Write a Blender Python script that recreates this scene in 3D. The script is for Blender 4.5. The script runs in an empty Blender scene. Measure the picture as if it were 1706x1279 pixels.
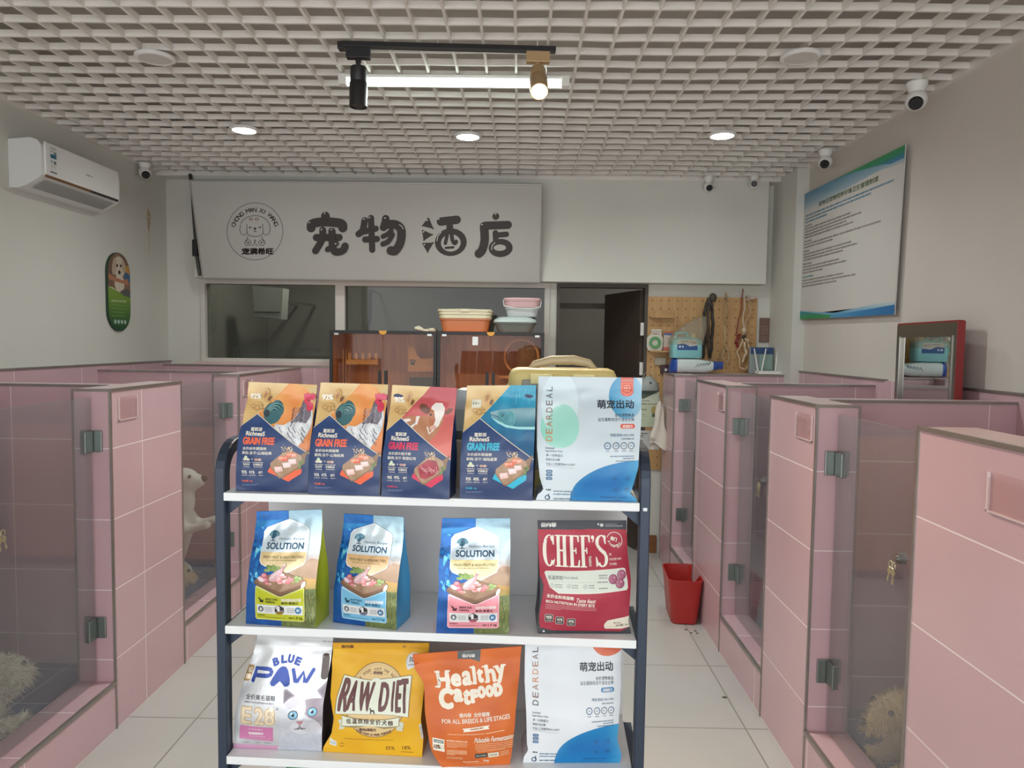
import bpy, bmesh, math, random
import numpy as np
from mathutils import Vector, Matrix, noise
R = math.radians
S = bpy.context.scene
COL = S.collection
# ------------------------------------------------------------------ camera
cd = bpy.data.cameras.new('camera'); cam = bpy.data.objects.new('camera', cd); COL.objects.link(cam)
cd.sensor_width = 36.0; cd.lens = 36.0 * 1180.0 / 1706.0; cd.clip_start = .05; cd.clip_end = 200
cam.matrix_world = (Matrix.Translation((0, 0, 1.665)) @ Matrix.Rotation(R(0.683), 4, 'Z')
                    @ Matrix.Rotation(R(90 - 3.380), 4, 'X') @ Matrix.Rotation(R(0.75), 4, 'Z'))
S.camera = cam
# ------------------------------------------------------------------ daylight, exposure
wd = bpy.data.worlds.new('sky'); S.world = wd; wd.use_nodes = True
bg = wd.node_tree.nodes['Background']
bg.inputs[0].default_value = (0.97, 0.98, 1.0, 1); bg.inputs[1].default_value = 2.2
S.view_settings.view_transform = 'Standard'; S.view_settings.look = 'None'
S.view_settings.gamma = 1; S.view_settings.use_curve_mapping = False
S.view_settings.exposure = 0.45
S.cycles.use_denoising = True
S.cycles.max_bounces = 8; S.cycles.diffuse_bounces = 5; S.cycles.glossy_bounces = 4
S.cycles.transparent_max_bounces = 16; S.cycles.sample_clamp_indirect = 6
pl = bpy.data.lights.new('shopfront_portal', 'AREA'); pl.shape = 'RECTANGLE'; pl.size = 4.6; pl.size_y = 2.75
pl.cycles.is_portal = True
po = bpy.data.objects.new('shopfront_portal', pl); COL.objects.link(po)
po.location = (-.38, -1.15, 1.4); po.rotation_euler = (R(90), 0, 0)

# ------------------------------------------------------------------ materials
def lin(c):
    if isinstance(c, str):
        c = c.lstrip('#'); c = tuple(int(c[i:i+2], 16) / 255 for i in (0, 2, 4))
    elif max(c) > 1.0: c = tuple(v / 255 for v in c)
    return tuple((v / 12.92 if v <= .04045 else ((v + .055) / 1.055) ** 2.4) for v in c[:3])
MATS = {}
def mat(name, c, rough=.5, metal=0., spec=.5, var=0., vscale=8., bump=0., bscale=60., emit=None, coat=0., trans=0.):
    if name in MATS: return MATS[name]
    m = bpy.data.materials.new(name); m.use_nodes = True; nt = m.node_tree; b = nt.nodes['Principled BSDF']
    L = lin(c)
    b.inputs['Base Color'].default_value = (*L, 1); b.inputs['Roughness'].default_value = rough
    b.inputs['Metallic'].default_value = metal; b.inputs['Specular IOR Level'].default_value = spec
    b.inputs['Coat Weight'].default_value = coat; b.inputs['Transmission Weight'].default_value = trans
    if var or bump:
        tc = nt.nodes.new('ShaderNodeTexCoord')
    if var:
        n = nt.nodes.new('ShaderNodeTexNoise'); n.inputs['Scale'].default_value = vscale; n.inputs['Detail'].default_value = 4
        nt.links.new(tc.outputs['Object'], n.inputs['Vector'])
        r = nt.nodes.new('ShaderNodeValToRGB')
        r.color_ramp.elements[0].position = .3; r.color_ramp.elements[1].position = .7
        r.color_ramp.elements[0].color = (*[max(0, v * (1 - var)) for v in L], 1)
        r.color_ramp.elements[1].color = (*[min(1, v * (1 + var)) for v in L], 1)
        nt.links.new(n.outputs['Fac'], r.inputs['Fac']); nt.links.new(r.outputs['Color'], b.inputs['Base Color'])
    if bump:
        n2 = nt.nodes.new('ShaderNodeTexNoise'); n2.inputs['Scale'].default_value = bscale; n2.inputs['Detail'].default_value = 3
        nt.links.new(tc.outputs['Object'], n2.inputs['Vector'])
        bu = nt.nodes.new('ShaderNodeBump'); bu.inputs['Strength'].default_value = bump; bu.inputs['Distance'].default_value = .01
        nt.links.new(n2.outputs['Fac'], bu.inputs['Height']); nt.links.new(bu.outputs['Normal'], b.inputs['Normal'])
    if emit:
        b.inputs['Emission Color'].default_value = (*lin(emit[0]), 1); b.inputs['Emission Strength'].default_value = emit[1]
    MATS[name] = m; return m
def glass_mat(name, tint, ior=1.5, rough=0.02, haze=0.0, hazecol='9a9a9a'):
    if name in MATS: return MATS[name]
    m = bpy.data.materials.new(name); m.use_nodes = True; nt = m.node_tree
    nt.nodes.remove(nt.nodes['Principled BSDF']); out = nt.nodes['Material Output']
    tr = nt.nodes.new('ShaderNodeBsdfTransparent'); tr.inputs[0].default_value = (*lin(tint), 1)
    gl = nt.nodes.new('ShaderNodeBsdfGlossy'); gl.inputs['Roughness'].default_value = rough
    fr = nt.nodes.new('ShaderNodeFresnel'); ge = nt.nodes.new('ShaderNodeNewGeometry')
    mi = nt.nodes.new('ShaderNodeMapRange'); mi.inputs['To Min'].default_value = ior; mi.inputs['To Max'].default_value = 1 / ior
    nt.links.new(ge.outputs['Backfacing'], mi.inputs['Value']); nt.links.new(mi.outputs[0], fr.inputs[0])
    mx = nt.nodes.new('ShaderNodeMixShader')
    nt.links.new(fr.outputs[0], mx.inputs[0]); nt.links.new(tr.outputs[0], mx.inputs[1]); nt.links.new(gl.outputs[0], mx.inputs[2])
    last = mx
    if haze:
        df = nt.nodes.new('ShaderNodeBsdfDiffuse'); df.inputs[0].default_value = (*lin(hazecol), 1)
        m2 = nt.nodes.new('ShaderNodeMixShader'); m2.inputs[0].default_value = haze
        nt.links.new(mx.outputs[0], m2.inputs[1]); nt.links.new(df.outputs[0], m2.inputs[2]); last = m2
    nt.links.new(last.outputs[0], out.inputs[0]); MATS[name] = m; return m
def tile_mat(name, c1, c2, mortar, bw, rh, ms, rough=.22, offset=0., bumpy=.0):
    if name in MATS: return MATS[name]
    m = bpy.data.materials.new(name); m.use_nodes = True; nt = m.node_tree; b = nt.nodes['Principled BSDF']
    uv = nt.nodes.new('ShaderNodeUVMap'); uv.uv_map = 'UVMap'
    br = nt.nodes.new('ShaderNodeTexBrick'); br.offset = offset; br.squash = 1
    br.inputs['Color1'].default_value = (*lin(c1), 1); br.inputs['Color2'].default_value = (*lin(c2), 1)
    br.inputs['Mortar'].default_value = (*lin(mortar), 1); br.inputs['Scale'].default_value = 1
    br.inputs['Mortar Size'].default_value = ms; br.inputs['Mortar Smooth'].default_value = .1
    br.inputs['Brick Width'].default_value = bw; br.inputs['Row Height'].default_value = rh; br.inputs['Bias'].default_value = 0
    nt.links.new(uv.outputs[0], br.inputs['Vector'])
    n = nt.nodes.new('ShaderNodeTexNoise'); n.inputs['Scale'].default_value = 2.5; n.inputs['Detail'].default_value = 5
    nt.links.new(uv.outputs[0], n.inputs['Vector'])
    mr = nt.nodes.new('ShaderNodeMapRange'); mr.inputs['To Min'].default_value = .9; mr.inputs['To Max'].default_value = 1.08
    nt.links.new(n.outputs['Fac'], mr.inputs['Value'])
    mx = nt.nodes.new('ShaderNodeMix'); mx.data_type = 'RGBA'; mx.blend_type = 'MULTIPLY'; mx.inputs['Factor'].default_value = 1
    nt.links.new(br.outputs['Color'], mx.inputs['A']); nt.links.new(mr.outputs[0], mx.inputs['B'])
    nt.links.new(mx.outputs['Result'], b.inputs['Base Color'])
    rr = nt.nodes.new('ShaderNodeMapRange'); rr.inputs['To Min'].default_value = rough; rr.inputs['To Max'].default_value = .8
    nt.links.new(br.outputs['Fac'], rr.inputs['Value']); nt.links.new(rr.outputs[0], b.inputs['Roughness'])
    MATS[name] = m; return m
def print_mat(name, rough=.35, metal=0., bump=0., coat=0., spec=.5):
    if name in MATS: return MATS[name]
    m = mat(name, 'ffffff', rough, metal, spec, bump=bump, bscale=35., coat=coat); nt = m.node_tree
    a = nt.nodes.new('ShaderNodeVertexColor'); a.layer_name = 'print'
    nt.links.new(a.outputs[0], nt.nodes['Principled BSDF'].inputs['Base Color']); return m
def wood_mat(name, c1, c2, rough=.4, axis=2, scale=5.):
    if name in MATS: return MATS[name]
    m = mat(name, c1, rough); nt = m.node_tree; b = nt.nodes['Principled BSDF']
    tc = nt.nodes.new('ShaderNodeTexCoord'); mp = nt.nodes.new('ShaderNodeMapping')
    sc = [8., 8., 8.]; sc[axis] = .7; mp.inputs['Scale'].default_value = sc
    n = nt.nodes.new('ShaderNodeTexNoise'); n.inputs['Scale'].default_value = scale; n.inputs['Detail'].default_value = 5; n.inputs['Distortion'].default_value = .6
    r = nt.nodes.new('ShaderNodeValToRGB'); r.color_ramp.elements[0].position = .35; r.color_ramp.elements[1].position = .68
    r.color_ramp.elements[0].color = (*lin(c1), 1); r.color_ramp.elements[1].color = (*lin(c2), 1)
    nt.links.new(tc.outputs['Object'], mp.inputs[0]); nt.links.new(mp.outputs[0], n.inputs['Vector'])
    nt.links.new(n.outputs['Fac'], r.inputs[0]); nt.links.new(r.outputs[0], b.inputs['Base Color']); return m

# ------------------------------------------------------------------ scene helpers
def thing(name, label, cat, loc=(0, 0, 0), rz=0., group=None):
    o = bpy.data.objects.new(name, None); COL.objects.link(o); o.location = loc; o.rotation_euler = (0, 0, rz)
    o.empty_display_size = .05; o['label'] = label; o['category'] = cat
    if group: o['group'] = group
    return o
def tag(o, label, cat, group=None, kind=None):
    o['label'] = label; o['category'] = cat
    if group: o['group'] = group
    if kind: o['kind'] = kind
    return o
def obj(name, bm, m, parent=None, smooth=False, label=None, loc=None, rot=None):
    me = bpy.data.meshes.new(name); bmesh.ops.recalc_face_normals(bm, faces=bm.faces); bm.to_mesh(me); bm.free()
    for mm in (m if isinstance(m, (list, tuple)) else [m]): me.materials.append(mm)
    if smooth:
        for p in me.polygons: p.use_smooth = True
        if smooth != 'all':
            try: me.set_sharp_from_angle(angle=R(40))
            except Exception: pass
    o = bpy.data.objects.new(name, me); COL.objects.link(o)
    if parent: o.parent = parent
    if loc: o.location = loc
    if rot: o.rotation_euler = rot
    if label: o['label'] = label
    return o
def struct(o): o['kind'] = 'structure'; return o
def B(): return bmesh.new()
def uvl(bm): return bm.loops.layers.uv.get('UVMap') or bm.loops.layers.uv.new('UVMap')
def box(bm, x0, y0, z0, x1, y1, z1, mi=0, ph=(0, 0, 0), bev=0.):
    """axis aligned box with UVs in metres"""
    uv = uvl(bm); vs = [bm.verts.new((x, y, z)) for z in (z0, z1) for y in (y0, y1) for x in (x0, x1)]
    F = [(0, 2, 3, 1), (4, 5, 7, 6), (0, 1, 5, 4), (2, 6, 7, 3), (0, 4, 6, 2), (1, 3, 7, 5)]
    fs = []
    for k, f in enumerate(F):
        fc = bm.faces.new([vs[i] for i in f]); fc.material_index = mi; fs.append(fc)
        for l in fc.loops:
            x, y, z = l.vert.co; x -= ph[0]; y -= ph[1]; z -= ph[2]
            l[uv].uv = (x, y) if k < 2 else ((x, z) if k < 4 else (y, z))
    if bev:
        es = list({e for f in fs for e in f.edges})
        bmesh.ops.bevel(bm, geom=es, offset=bev, segments=2, affect='EDGES', profile=.5)
    return vs
def xbox(bm, mtx, x0, y0, z0, x1, y1, z1, mi=0, bev=0.):
    n0 = len(bm.verts); box(bm, x0, y0, z0, x1, y1, z1, mi, bev=bev); bm.verts.ensure_lookup_table()
    for v in bm.verts[n0:]: v.co = mtx @ v.co
def ring(c, a, b, r, n, ph=0.):
    return [c + (a * math.cos(2 * math.pi * i / n + ph) + b * math.sin(2 * math.pi * i / n + ph)) * r for i in range(n)]
def frame_of(d):
    d = Vector(d).normalized(); a = d.orthogonal().normalized(); return a, d.cross(a)
def tube(bm, pts, r, n=10, mi=0, cap=True, closed=False):
    pts = [Vector(p) for p in pts]; N = len(pts); rs = r if isinstance(r, (list, tuple)) else [r] * N
    rings = []; a = None
    for i in range(N):
        p0, p1 = pts[max(0, i - 1)], pts[min(N - 1, i + 1)]
        if closed: p0, p1 = pts[(i - 1) % N], pts[(i + 1) % N]
        d = (p1 - p0)
        d = d.normalized() if d.length > 1e-9 else Vector((0, 0, 1))
        if a is None: a, _ = frame_of(d)
        a = (a - d * a.dot(d)).normalized(); b = d.cross(a)
        rings.append([bm.verts.new(v) for v in ring(pts[i], a, b, rs[i], n)])
    M = N if closed else N - 1
    for i in range(M):
        q, w = rings[i], rings[(i + 1) % N]
        for j in range(n):
            f = bm.faces.new((q[j], q[(j + 1) % n], w[(j + 1) % n], w[j])); f.material_index = mi
    if cap and not closed:
        for q in (rings[0], rings[-1]):
            f = bm.faces.new(q); f.material_index = mi
def lathe(bm, prof, n=32, c=(0, 0, 0), mi=0, mtx=None, capb=True, capt=True):
    rings = []; c = Vector(c)
    for r, z in prof:
        rr = []
        for i in range(n):
            v = Vector((r * math.cos(2 * math.pi * i / n), r * math.sin(2 * math.pi * i / n), z))
            rr.append(bm.verts.new((mtx @ v if mtx else v) + c))
        rings.append(rr)
    for q, w in zip(rings, rings[1:]):
        for j in range(n):
            f = bm.faces.new((q[j], q[(j + 1) % n], w[(j + 1) % n], w[j])); f.material_index = mi
    if capb: bm.faces.new(rings[0]).material_index = mi
    if capt: bm.faces.new(rings[-1]).material_index = mi
def loft(bm, loops, mi=0, cap0=True, cap1=True):
    rs = [[bm.verts.new(p) for p in l] for l in loops]; n = len(rs[0])
    for q, w in zip(rs, rs[1:]):
        for j in range(n):
            f = bm.faces.new((q[j], q[(j + 1) % n], w[(j + 1) % n], w[j])); f.material_index = mi
    if cap0: bm.faces.new(rs[0]).material_index = mi
    if cap1: bm.faces.new(rs[-1]).material_index = mi
def rrect(w, d, r, n=5, z=0., cx=0., cy=0.):
    out = []
    for (sx, sy, a0) in ((1, 1, 0), (-1, 1, 90), (-1, -1, 180), (1, -1, 270)):
        for k in range(n + 1):
            a = R(a0 + 90 * k / n)
            out.append((cx + sx * (w / 2 - r) + r * math.cos(a), cy + sy * (d / 2 - r) + r * math.sin(a), z))
    return out
def uvsphere(bm, c, r, mi=0, seg=20, rings=12, mtx=None):
    m = Matrix.Translation(c) @ (mtx or Matrix.Identity(4))
    rr = r if isinstance(r, (tuple, list)) else (r, r, r)
    m = m @ Matrix.Diagonal((*rr, 1))
    n0 = len(bm.faces)
    bmesh.ops.create_uvsphere(bm, u_segments=seg, v_segments=rings, radius=1, matrix=m)
    bm.faces.ensure_lookup_table()
    for f in bm.faces[n0:]: f.material_index = mi
def arc_pts(c, r, a0, a1, n, ax='xz'):
    o = []
    for i in range(n + 1):
        a = R(a0 + (a1 - a0) * i / n); u, v = r * math.cos(a), r * math.sin(a)
        o.append((c[0] + u, c[1], c[2] + v) if ax == 'xz' else ((c[0], c[1] + u, c[2] + v) if ax == 'yz' else (c[0] + u, c[1] + v, c[2])))
    return o
def smoothstep(a, b, x):
    t = min(1, max(0, (x - a) / (b - a))); return t * t * (3 - 2 * t)
def interp(tab, x):
    if x <= tab[0][0]: return tab[0][1]
    for (x0, y0), (x1, y1) in zip(tab, tab[1:]):
        if x <= x1: return y0 + (y1 - y0) * (x - x0) / (x1 - x0)
    return tab[-1][1]

# ------------------------------------------------------------------ flat artwork turned into mesh faces with a colour per face
TCACHE = {}
def text_mesh(s):
    """flat outline of a string: verts (x,y), faces, with its bounding box normalised to 0..1 and aspect"""
    if s in TCACHE: return TCACHE[s]
    c = bpy.data.curves.new('t', 'FONT'); c.body = s; c.resolution_u = 3
    o = bpy.data.objects.new('t', c); COL.objects.link(o)
    dg = bpy.context.evaluated_depsgraph_get(); me = bpy.data.meshes.new_from_object(o.evaluated_get(dg), depsgraph=dg)
    V = [(v.co.x, v.co.y) for v in me.vertices]; F = [tuple(p.vertices) for p in me.polygons]
    bpy.data.objects.remove(o); bpy.data.curves.remove(c); bpy.data.meshes.remove(me)
    if not V: V = [(0, 0), (1, 0), (1, 1)]; F = []
    x0 = min(v[0] for v in V); x1 = max(v[0] for v in V); y0 = min(v[1] for v in V); y1 = max(v[1] for v in V)
    w, h = max(1e-6, x1 - x0), max(1e-6, y1 - y0)
    TCACHE[s] = ([((x - x0) / w, (y1 - y) / h) for x, y in V], F, w / h); return TCACHE[s]
class Art:
    def __init__(s): s.it = []; s.rnd = random.Random(5)
    def mesh(s, V, F, col): s.it.append((V, F, col))
    def poly(s, pts, col): s.mesh(list(pts), [tuple(range(len(pts)))], col)
    def rect(s, x0, y0, x1, y1, col): s.poly([(x0, y0), (x1, y0), (x1, y1), (x0, y1)], col)
    def rr(s, x0, y0, x1, y1, r, col):
        s.poly([(p[0], p[1]) for p in rrect(x1 - x0, y1 - y0, r, 4, 0, (x0 + x1) / 2, (y0 + y1) / 2)], col)
    def ell(s, cx, cy, rx, ry, col, n=28, rot=0.):
        c, q = math.cos(R(rot)), math.sin(R(rot)); P = []
        for i in range(n):
            a = 2 * math.pi * i / n; x, y = rx * math.cos(a), ry * math.sin(a); P.append((cx + x * c - y * q, cy + x * q + y * c))
        s.poly(P, col)
    def ringe(s, cx, cy, rx, ry, w, col, a0=0, a1=360, n=40):
        s.line([(cx + rx * math.cos(R(a0 + (a1 - a0) * i / n)), cy + ry * math.sin(R(a0 + (a1 - a0) * i / n))) for i in range(n + 1)], w, col)
    def line(s, pts, w, col):
        V, F = [], []; N = len(pts)
        for i in range(N):
            p0, p1 = pts[max(0, i - 1)], pts[min(N - 1, i + 1)]
            dx, dy = p1[0] - p0[0], p1[1] - p0[1]; l = math.hypot(dx, dy) or 1
            ww = w[i] if isinstance(w, (list, tuple)) else w
            V += [(pts[i][0] - dy / l * ww / 2, pts[i][1] + dx / l * ww / 2), (pts[i][0] + dy / l * ww / 2, pts[i][1] - dx / l * ww / 2)]
        for i in range(N - 1): F.append((2 * i, 2 * i + 1, 2 * i + 3, 2 * i + 2))
        s.mesh(V, F, col)
    def text(s, t, x0, y0, x1, y1, col, bold=0., rot=0., slant=0., nb=8, tl=None):
        """text stretched to the box; bold = stroke growth in art units; tl = (y0l,y1l,y0r,y1r) trapezoid"""
        V, F, _ = text_mesh(t); W, H = x1 - x0, y1 - y0; cx, cy = (x0 + x1) / 2, (y0 + y1) / 2
        c, q = math.cos(R(rot)), math.sin(R(rot)); out = []
        for (a, b) in V:
            x, y = (a - .5) * W, (b - .5) * H; x += -slant * y
            if tl:
                ya = tl[0] + (tl[2] - tl[0]) * a; yb = tl[1] + (tl[3] - tl[1]) * a; y = ya + (yb - ya) * b - cy
            out.append((cx + x * c - y * q, cy + x * q + y * c))
        bold = bold * (.55 if bold <= 2.2 else (.75 if bold <= 3.5 else 1.))
        offs = [(0, 0)] if not bold else [(0, 0)] + [(bold * math.cos(2 * math.pi * k / nb), bold * math.sin(2 * math.pi * k / nb)) for k in range(nb)]
        for (dx, dy) in offs: s.mesh([(x + dx, y + dy) for x, y in out], F, col); s.it[-1] = (*s.it[-1], dx == 0 and dy == 0)
    def arc_text(s, t, cx, cy, r, a0, a1, h, col, bold=0., wf=.8):
        ch = list(t); n = len(ch)
        for i, k in enumerate(ch):
            if k == ' ': continue
            a = a0 + (a1 - a0) * i / max(1, n - 1); x, y = cx + r * math.cos(R(a)), cy + r * math.sin(R(a))
            asp = min(1.4, text_mesh(k)[2]); w = h * asp
            s.text(k, x - w / 2, y - h / 2, x + w / 2, y + h / 2, col, bold, rot=(a + 90 if a1 > a0 else a - 90), nb=4)
    def dash(s, x0, y0, x1, y1, h, col, cell=1.0, gap=.25):
        """a row of print too small to read: a broken strip from (x0,y0) to (x1,y1)"""
        L = math.hypot(x1 - x0, y1 - y0); ux, uy = (x1 - x0) / L, (y1 - y0) / L; t = 0.
        V, F = [], []
        while t < L:
            w = min(L - t, cell * h * s.rnd.uniform(.6, 1.5)); hh = h * s.rnd.uniform(.7, 1.)
            k = len(V)
            for (a, b) in ((t, -hh / 2), (t + w, -hh / 2), (t + w, hh / 2), (t, hh / 2)): V.append((x0 + ux * a - uy * b, y0 + uy * a + ux * b))
            F.append((k, k + 1, k + 2, k + 3)); t += w + gap * h * s.rnd.uniform(.6, 1.6)
        s.mesh(V, F, col)
    def build(s, P, to_uv, nu, nv, lift=1.5e-4, base=True):
        """bmesh of every shape cut on the panel's own grid and laid on P(u,v) (returns point, normal)"""
        bm = bmesh.new(); il = bm.faces.layers.int.new('c'); fl = bm.verts.layers.float.new('l'); cols = []; lay = 0; done = []
        for it in s.it:
            V, F, col = it[:3]
            if len(it) == 3 or it[3]:                # a shape lies one film above whatever it overlaps
                xs, ys = [p[0] for p in V], [p[1] for p in V]; g = .01 * max(1e-6, max(xs) - min(xs)); q = (min(xs) - g, min(ys) - g, max(xs) + g, max(ys) + g)
                lay = 1 + max([d[4] for d in done if d[0] < q[2] and d[2] > q[0] and d[1] < q[3] and d[3] > q[1]], default=0); done.append((*q, lay))
            ci = len(cols); cols.append(col)
            vs = [bm.verts.new((*to_uv(x, y), 0)) for x, y in V]
            for v in vs: v[fl] = lay * lift + lift
            for f in F:
                if len(set(f)) < 3: continue
                try: fc = bm.faces.new([vs[i] for i in f]); fc[il] = ci
                except ValueError: pass
        bmesh.ops.triangulate(bm, faces=[f for f in bm.faces if len(f.verts) > 4])
        g = lambda: bm.verts[:] + bm.edges[:] + bm.faces[:]
        bmesh.ops.bisect_plane(bm, geom=g(), plane_co=(1, 0, 0), plane_no=(1, 0, 0), clear_outer=True)
        bmesh.ops.bisect_plane(bm, geom=g(), plane_co=(0, 0, 0), plane_no=(-1, 0, 0), clear_outer=True)
        bmesh.ops.bisect_plane(bm, geom=g(), plane_co=(0, 1, 0), plane_no=(0, 1, 0), clear_outer=True)
        bmesh.ops.bisect_plane(bm, geom=g(), plane_co=(0, 0, 0), plane_no=(0, -1, 0), clear_outer=True)
        if nu > 1 or nv > 1:
            for i in range(1, nu):
                bmesh.ops.bisect_plane(bm, geom=g(), plane_co=(i / nu, 0, 0), plane_no=(1, 0, 0))
            for i in range(1, nv):
                bmesh.ops.bisect_plane(bm, geom=g(), plane_co=(0, i / nv, 0), plane_no=(0, 1, 0))
        cl = bm.loops.layers.float_color.new('print')
        for f in bm.faces:
            c = cols[f[il]]
            if callable(c):
                for l in f.loops: l[cl] = (*lin(c(l.vert.co.x, l.vert.co.y)), 1)
            else:
                L = (*lin(c), 1)
                for l in f.loops: l[cl] = L
        for v in bm.verts:
            p, n = P(v.co.x, v.co.y); v.co = p + n * v[fl]
        return bm
def homography(q):
    """maps crop corners TL,TR,BR,BL to the unit square"""
    src = [(0, 0), (1, 0), (1, 1), (0, 1)]; A = []; b = []
    for (x, y), (u, v) in zip(q, src):
        A += [[x, y, 1, 0, 0, 0, -u * x, -u * y], [0, 0, 0, x, y, 1, -v * x, -v * y]]; b += [u, v]
    h = np.linalg.solve(np.array(A, float), np.array(b, float))
    def f(x, y):
        w = h[6] * x + h[7] * y + 1; return ((h[0] * x + h[1] * y + h[2]) / w, (h[3] * x + h[4] * y + h[5]) / w)
    return f
def mix(a, b, t):
    a = tuple(int(a[i:i+2], 16) for i in (0, 2, 4)) if isinstance(a, str) else a
    b = tuple(int(b[i:i+2], 16) for i in (0, 2, 4)) if isinstance(b, str) else b
    t = min(1, max(0, t)); return tuple(max(1.01, x + (y - x) * t) for x, y in zip(a, b))
# ================================================================== the room
XL, XR, YB, YF, ZC, ZT = -2.80, 2.03, 5.60, -1.20, 2.95, 3.28
M_wall = mat('wall_paint', 'd3d3cb', .75, var=.04, vscale=1.2, bump=.05, bscale=40)
M_wallr = mat('wall_paint_warm', 'd0cac2', .75, var=.04, vscale=1.2, bump=.05, bscale=40)
M_ceil = mat('slab_paint', 'b9b4ac', .85, var=.1, vscale=2)
M_fin = mat('grille_paint', 'e4e0d9', .6, var=.05, vscale=6)
M_floor = tile_mat('floor_tile', 'c4c2bd', 'c0beb8', '8f8a82', .6, .6, .0035, .22)
M_tile = tile_mat('pink_tile', 'cfaeb3', 'cba9af', 'eadcdc', .6, .3, .0022, .25)
M_tiled = tile_mat('pink_tile_inner', 'bd8f94', 'b88a90', 'dcc6c7', .6, .3, .0022, .25)
M_blue = tile_mat('blue_tile', '345880', '2e5076', '9fb0bd', .3, .3, .003, .3)
M_cap = mat('cap_tile', 'd8bfc0', .3, var=.05, vscale=4)
M_trim = mat('edge_trim_metal', '9a938d', .35, .6, var=.1)
M_chrome = mat('brushed_steel', 'a9aba8', .28, .9)
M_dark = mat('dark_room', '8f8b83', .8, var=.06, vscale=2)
M_white = mat('white_plastic', 'e6e6e2', .4, var=.02)
M_black = mat('black_plastic', '1d1d1f', .45)
M_glass = glass_mat('clear_glass', 'dfe6e2', 1.5, .01)
M_smoke = glass_mat('pen_glass', 'f8faf9', 1.42, .015, haze=.13, hazecol='a6a4ac')
M_winglass = glass_mat('window_glass', 'bcc0bb', 1.45, .0, haze=.09, hazecol='6c6c66')

bm = B(); box(bm, XL - .1, -3.5, -.1, XR + .1, YB + 2.6, 0, ph=(1.0 - .6 * 8, 3.0 - .6 * 12, 0)); struct(obj('floor', bm, M_floor))
bm = B(); box(bm, XL - .1, YF, 0, XL, YB + .1, ZT); struct(obj('wall_left', bm, M_wall))
oy0, oy1, oz0, oz1 = 3.30, 3.90, 1.34, 1.775
bm = B(); box(bm, XR, YF, 0, XR + .1, YB + .1, ZT); struct(obj('wall_right', bm, M_wallr))
bm = B()
box(bm, XL - .1, YB, 2.13, XR + .1, YB + .1, ZT); box(bm, XL - .1, YB, 0, -2.53, YB + .1, 2.13)
box(bm, -2.53, YB, 0, -1.42, YB + .1, 1.47); box(bm, .985, YB, 0, XR + .1, YB + .1, 2.13)
box(bm, .22, YB, 0, .276, YB + .1, 2.13)
struct(obj('wall_back', bm, M_wall))
bm = B(); box(bm, -2.52, 5.455, 2.13, 1.86, YB, 2.915, bev=.004); struct(obj('trim_beam', bm, M_wall))
bm = B(); box(bm, 1.945, 5.13, 0, XR, YB, ZC - .01); struct(obj('wall_right_column', bm, M_wall))
bm = B(); box(bm, XL - .1, YF - .15, 2.75, XR + .1, YF, ZT); box(bm, XL - .1, YF - .15, 0, XL + .08, YF, 2.75); box(bm, XR - .08, YF - .15, 0, XR + .1, YF, 2.75)
struct(obj('wall_front', bm, M_wall))
bm = B(); box(bm, XL - .1, YF - .15, ZT, XR + .1, YB + .1, ZT + .1); ceil = struct(obj('ceiling', bm, M_ceil))
# open-cell grille: long and cross fins that sag a little
bm = B(); uvl(bm); pit = .137; fh = .028
def sag(x, y): return .012 * noise.noise(Vector((x * .9, y * .9, 3.1))) + .003 * noise.noise(Vector((x * 7, y * 7, 1.)))
def fin(pts, hw):
    ls = []
    for i, (x, y) in enumerate(pts):
        q, w = pts[max(0, i - 1)], pts[min(len(pts) - 1, i + 1)]
        d = Vector((w[0] - q[0], w[1] - q[1], 0)).normalized(); n = Vector((-d.y, d.x, 0)) * hw
        z = ZC - fh + sag(x, y); j = n * (.5 * noise.noise(Vector((x * 5, y * 5, 9.))))
        c = Vector((x, y, 0)) + j
        ls.append([(c + n + Vector((0, 0, z))), (c - n + Vector((0, 0, z))), (c - n + Vector((0, 0, z + fh))), (c + n + Vector((0, 0, z + fh)))])
    loft(bm, ls)
nx, ny = int((XR - XL) / pit), int((YB + .8) / pit)
for i in range(nx + 1):
    x = XL + .02 + i * pit; fin([(x, -.8 + j * pit) for j in range(ny + 1)], .0055)
for j in range(ny + 1):
    y = -.8 + j * pit; fin([(XL + .02 + i * pit, y) for i in range(nx + 1)], .0055)
obj('grille', bm, M_fin, ceil)
bm = B(); box(bm, XL, YB - .15, ZC - .05, XR, YB, ZC + .0)
for x in (XL, XR - .02): box(bm, x, YF, ZC - .03, x + .02, YB, ZC)
obj('edge_angle', bm, M_fin, ceil)
# rear room seen through the glass
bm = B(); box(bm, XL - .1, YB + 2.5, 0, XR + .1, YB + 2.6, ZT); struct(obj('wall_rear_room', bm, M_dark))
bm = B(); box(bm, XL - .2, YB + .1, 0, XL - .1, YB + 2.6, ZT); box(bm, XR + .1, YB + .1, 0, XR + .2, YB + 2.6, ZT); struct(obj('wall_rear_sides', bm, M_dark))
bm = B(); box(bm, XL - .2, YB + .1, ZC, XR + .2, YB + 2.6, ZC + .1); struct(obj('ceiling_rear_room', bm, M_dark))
bm = B(); box(bm, .225, YB + .1, 0, .26, YB + 2.5, ZC); struct(obj('rear_light_divider', bm, mat('light_divider_dark', '5a544d', .8)))  # added wall that keeps the rear room light out of the doorway
rl = bpy.data.lights.new('rear_room_fill', 'AREA'); rl.shape = 'DISK'; rl.size = .3; rl.energy = 26; rl.color = (1, .97, .92)
ro = bpy.data.objects.new('rear_room_fill', rl); COL.objects.link(ro); ro.location = (-1.9, 6.8, ZC - .02)  # added light without a fixture, brightens the room behind the left window
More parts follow.
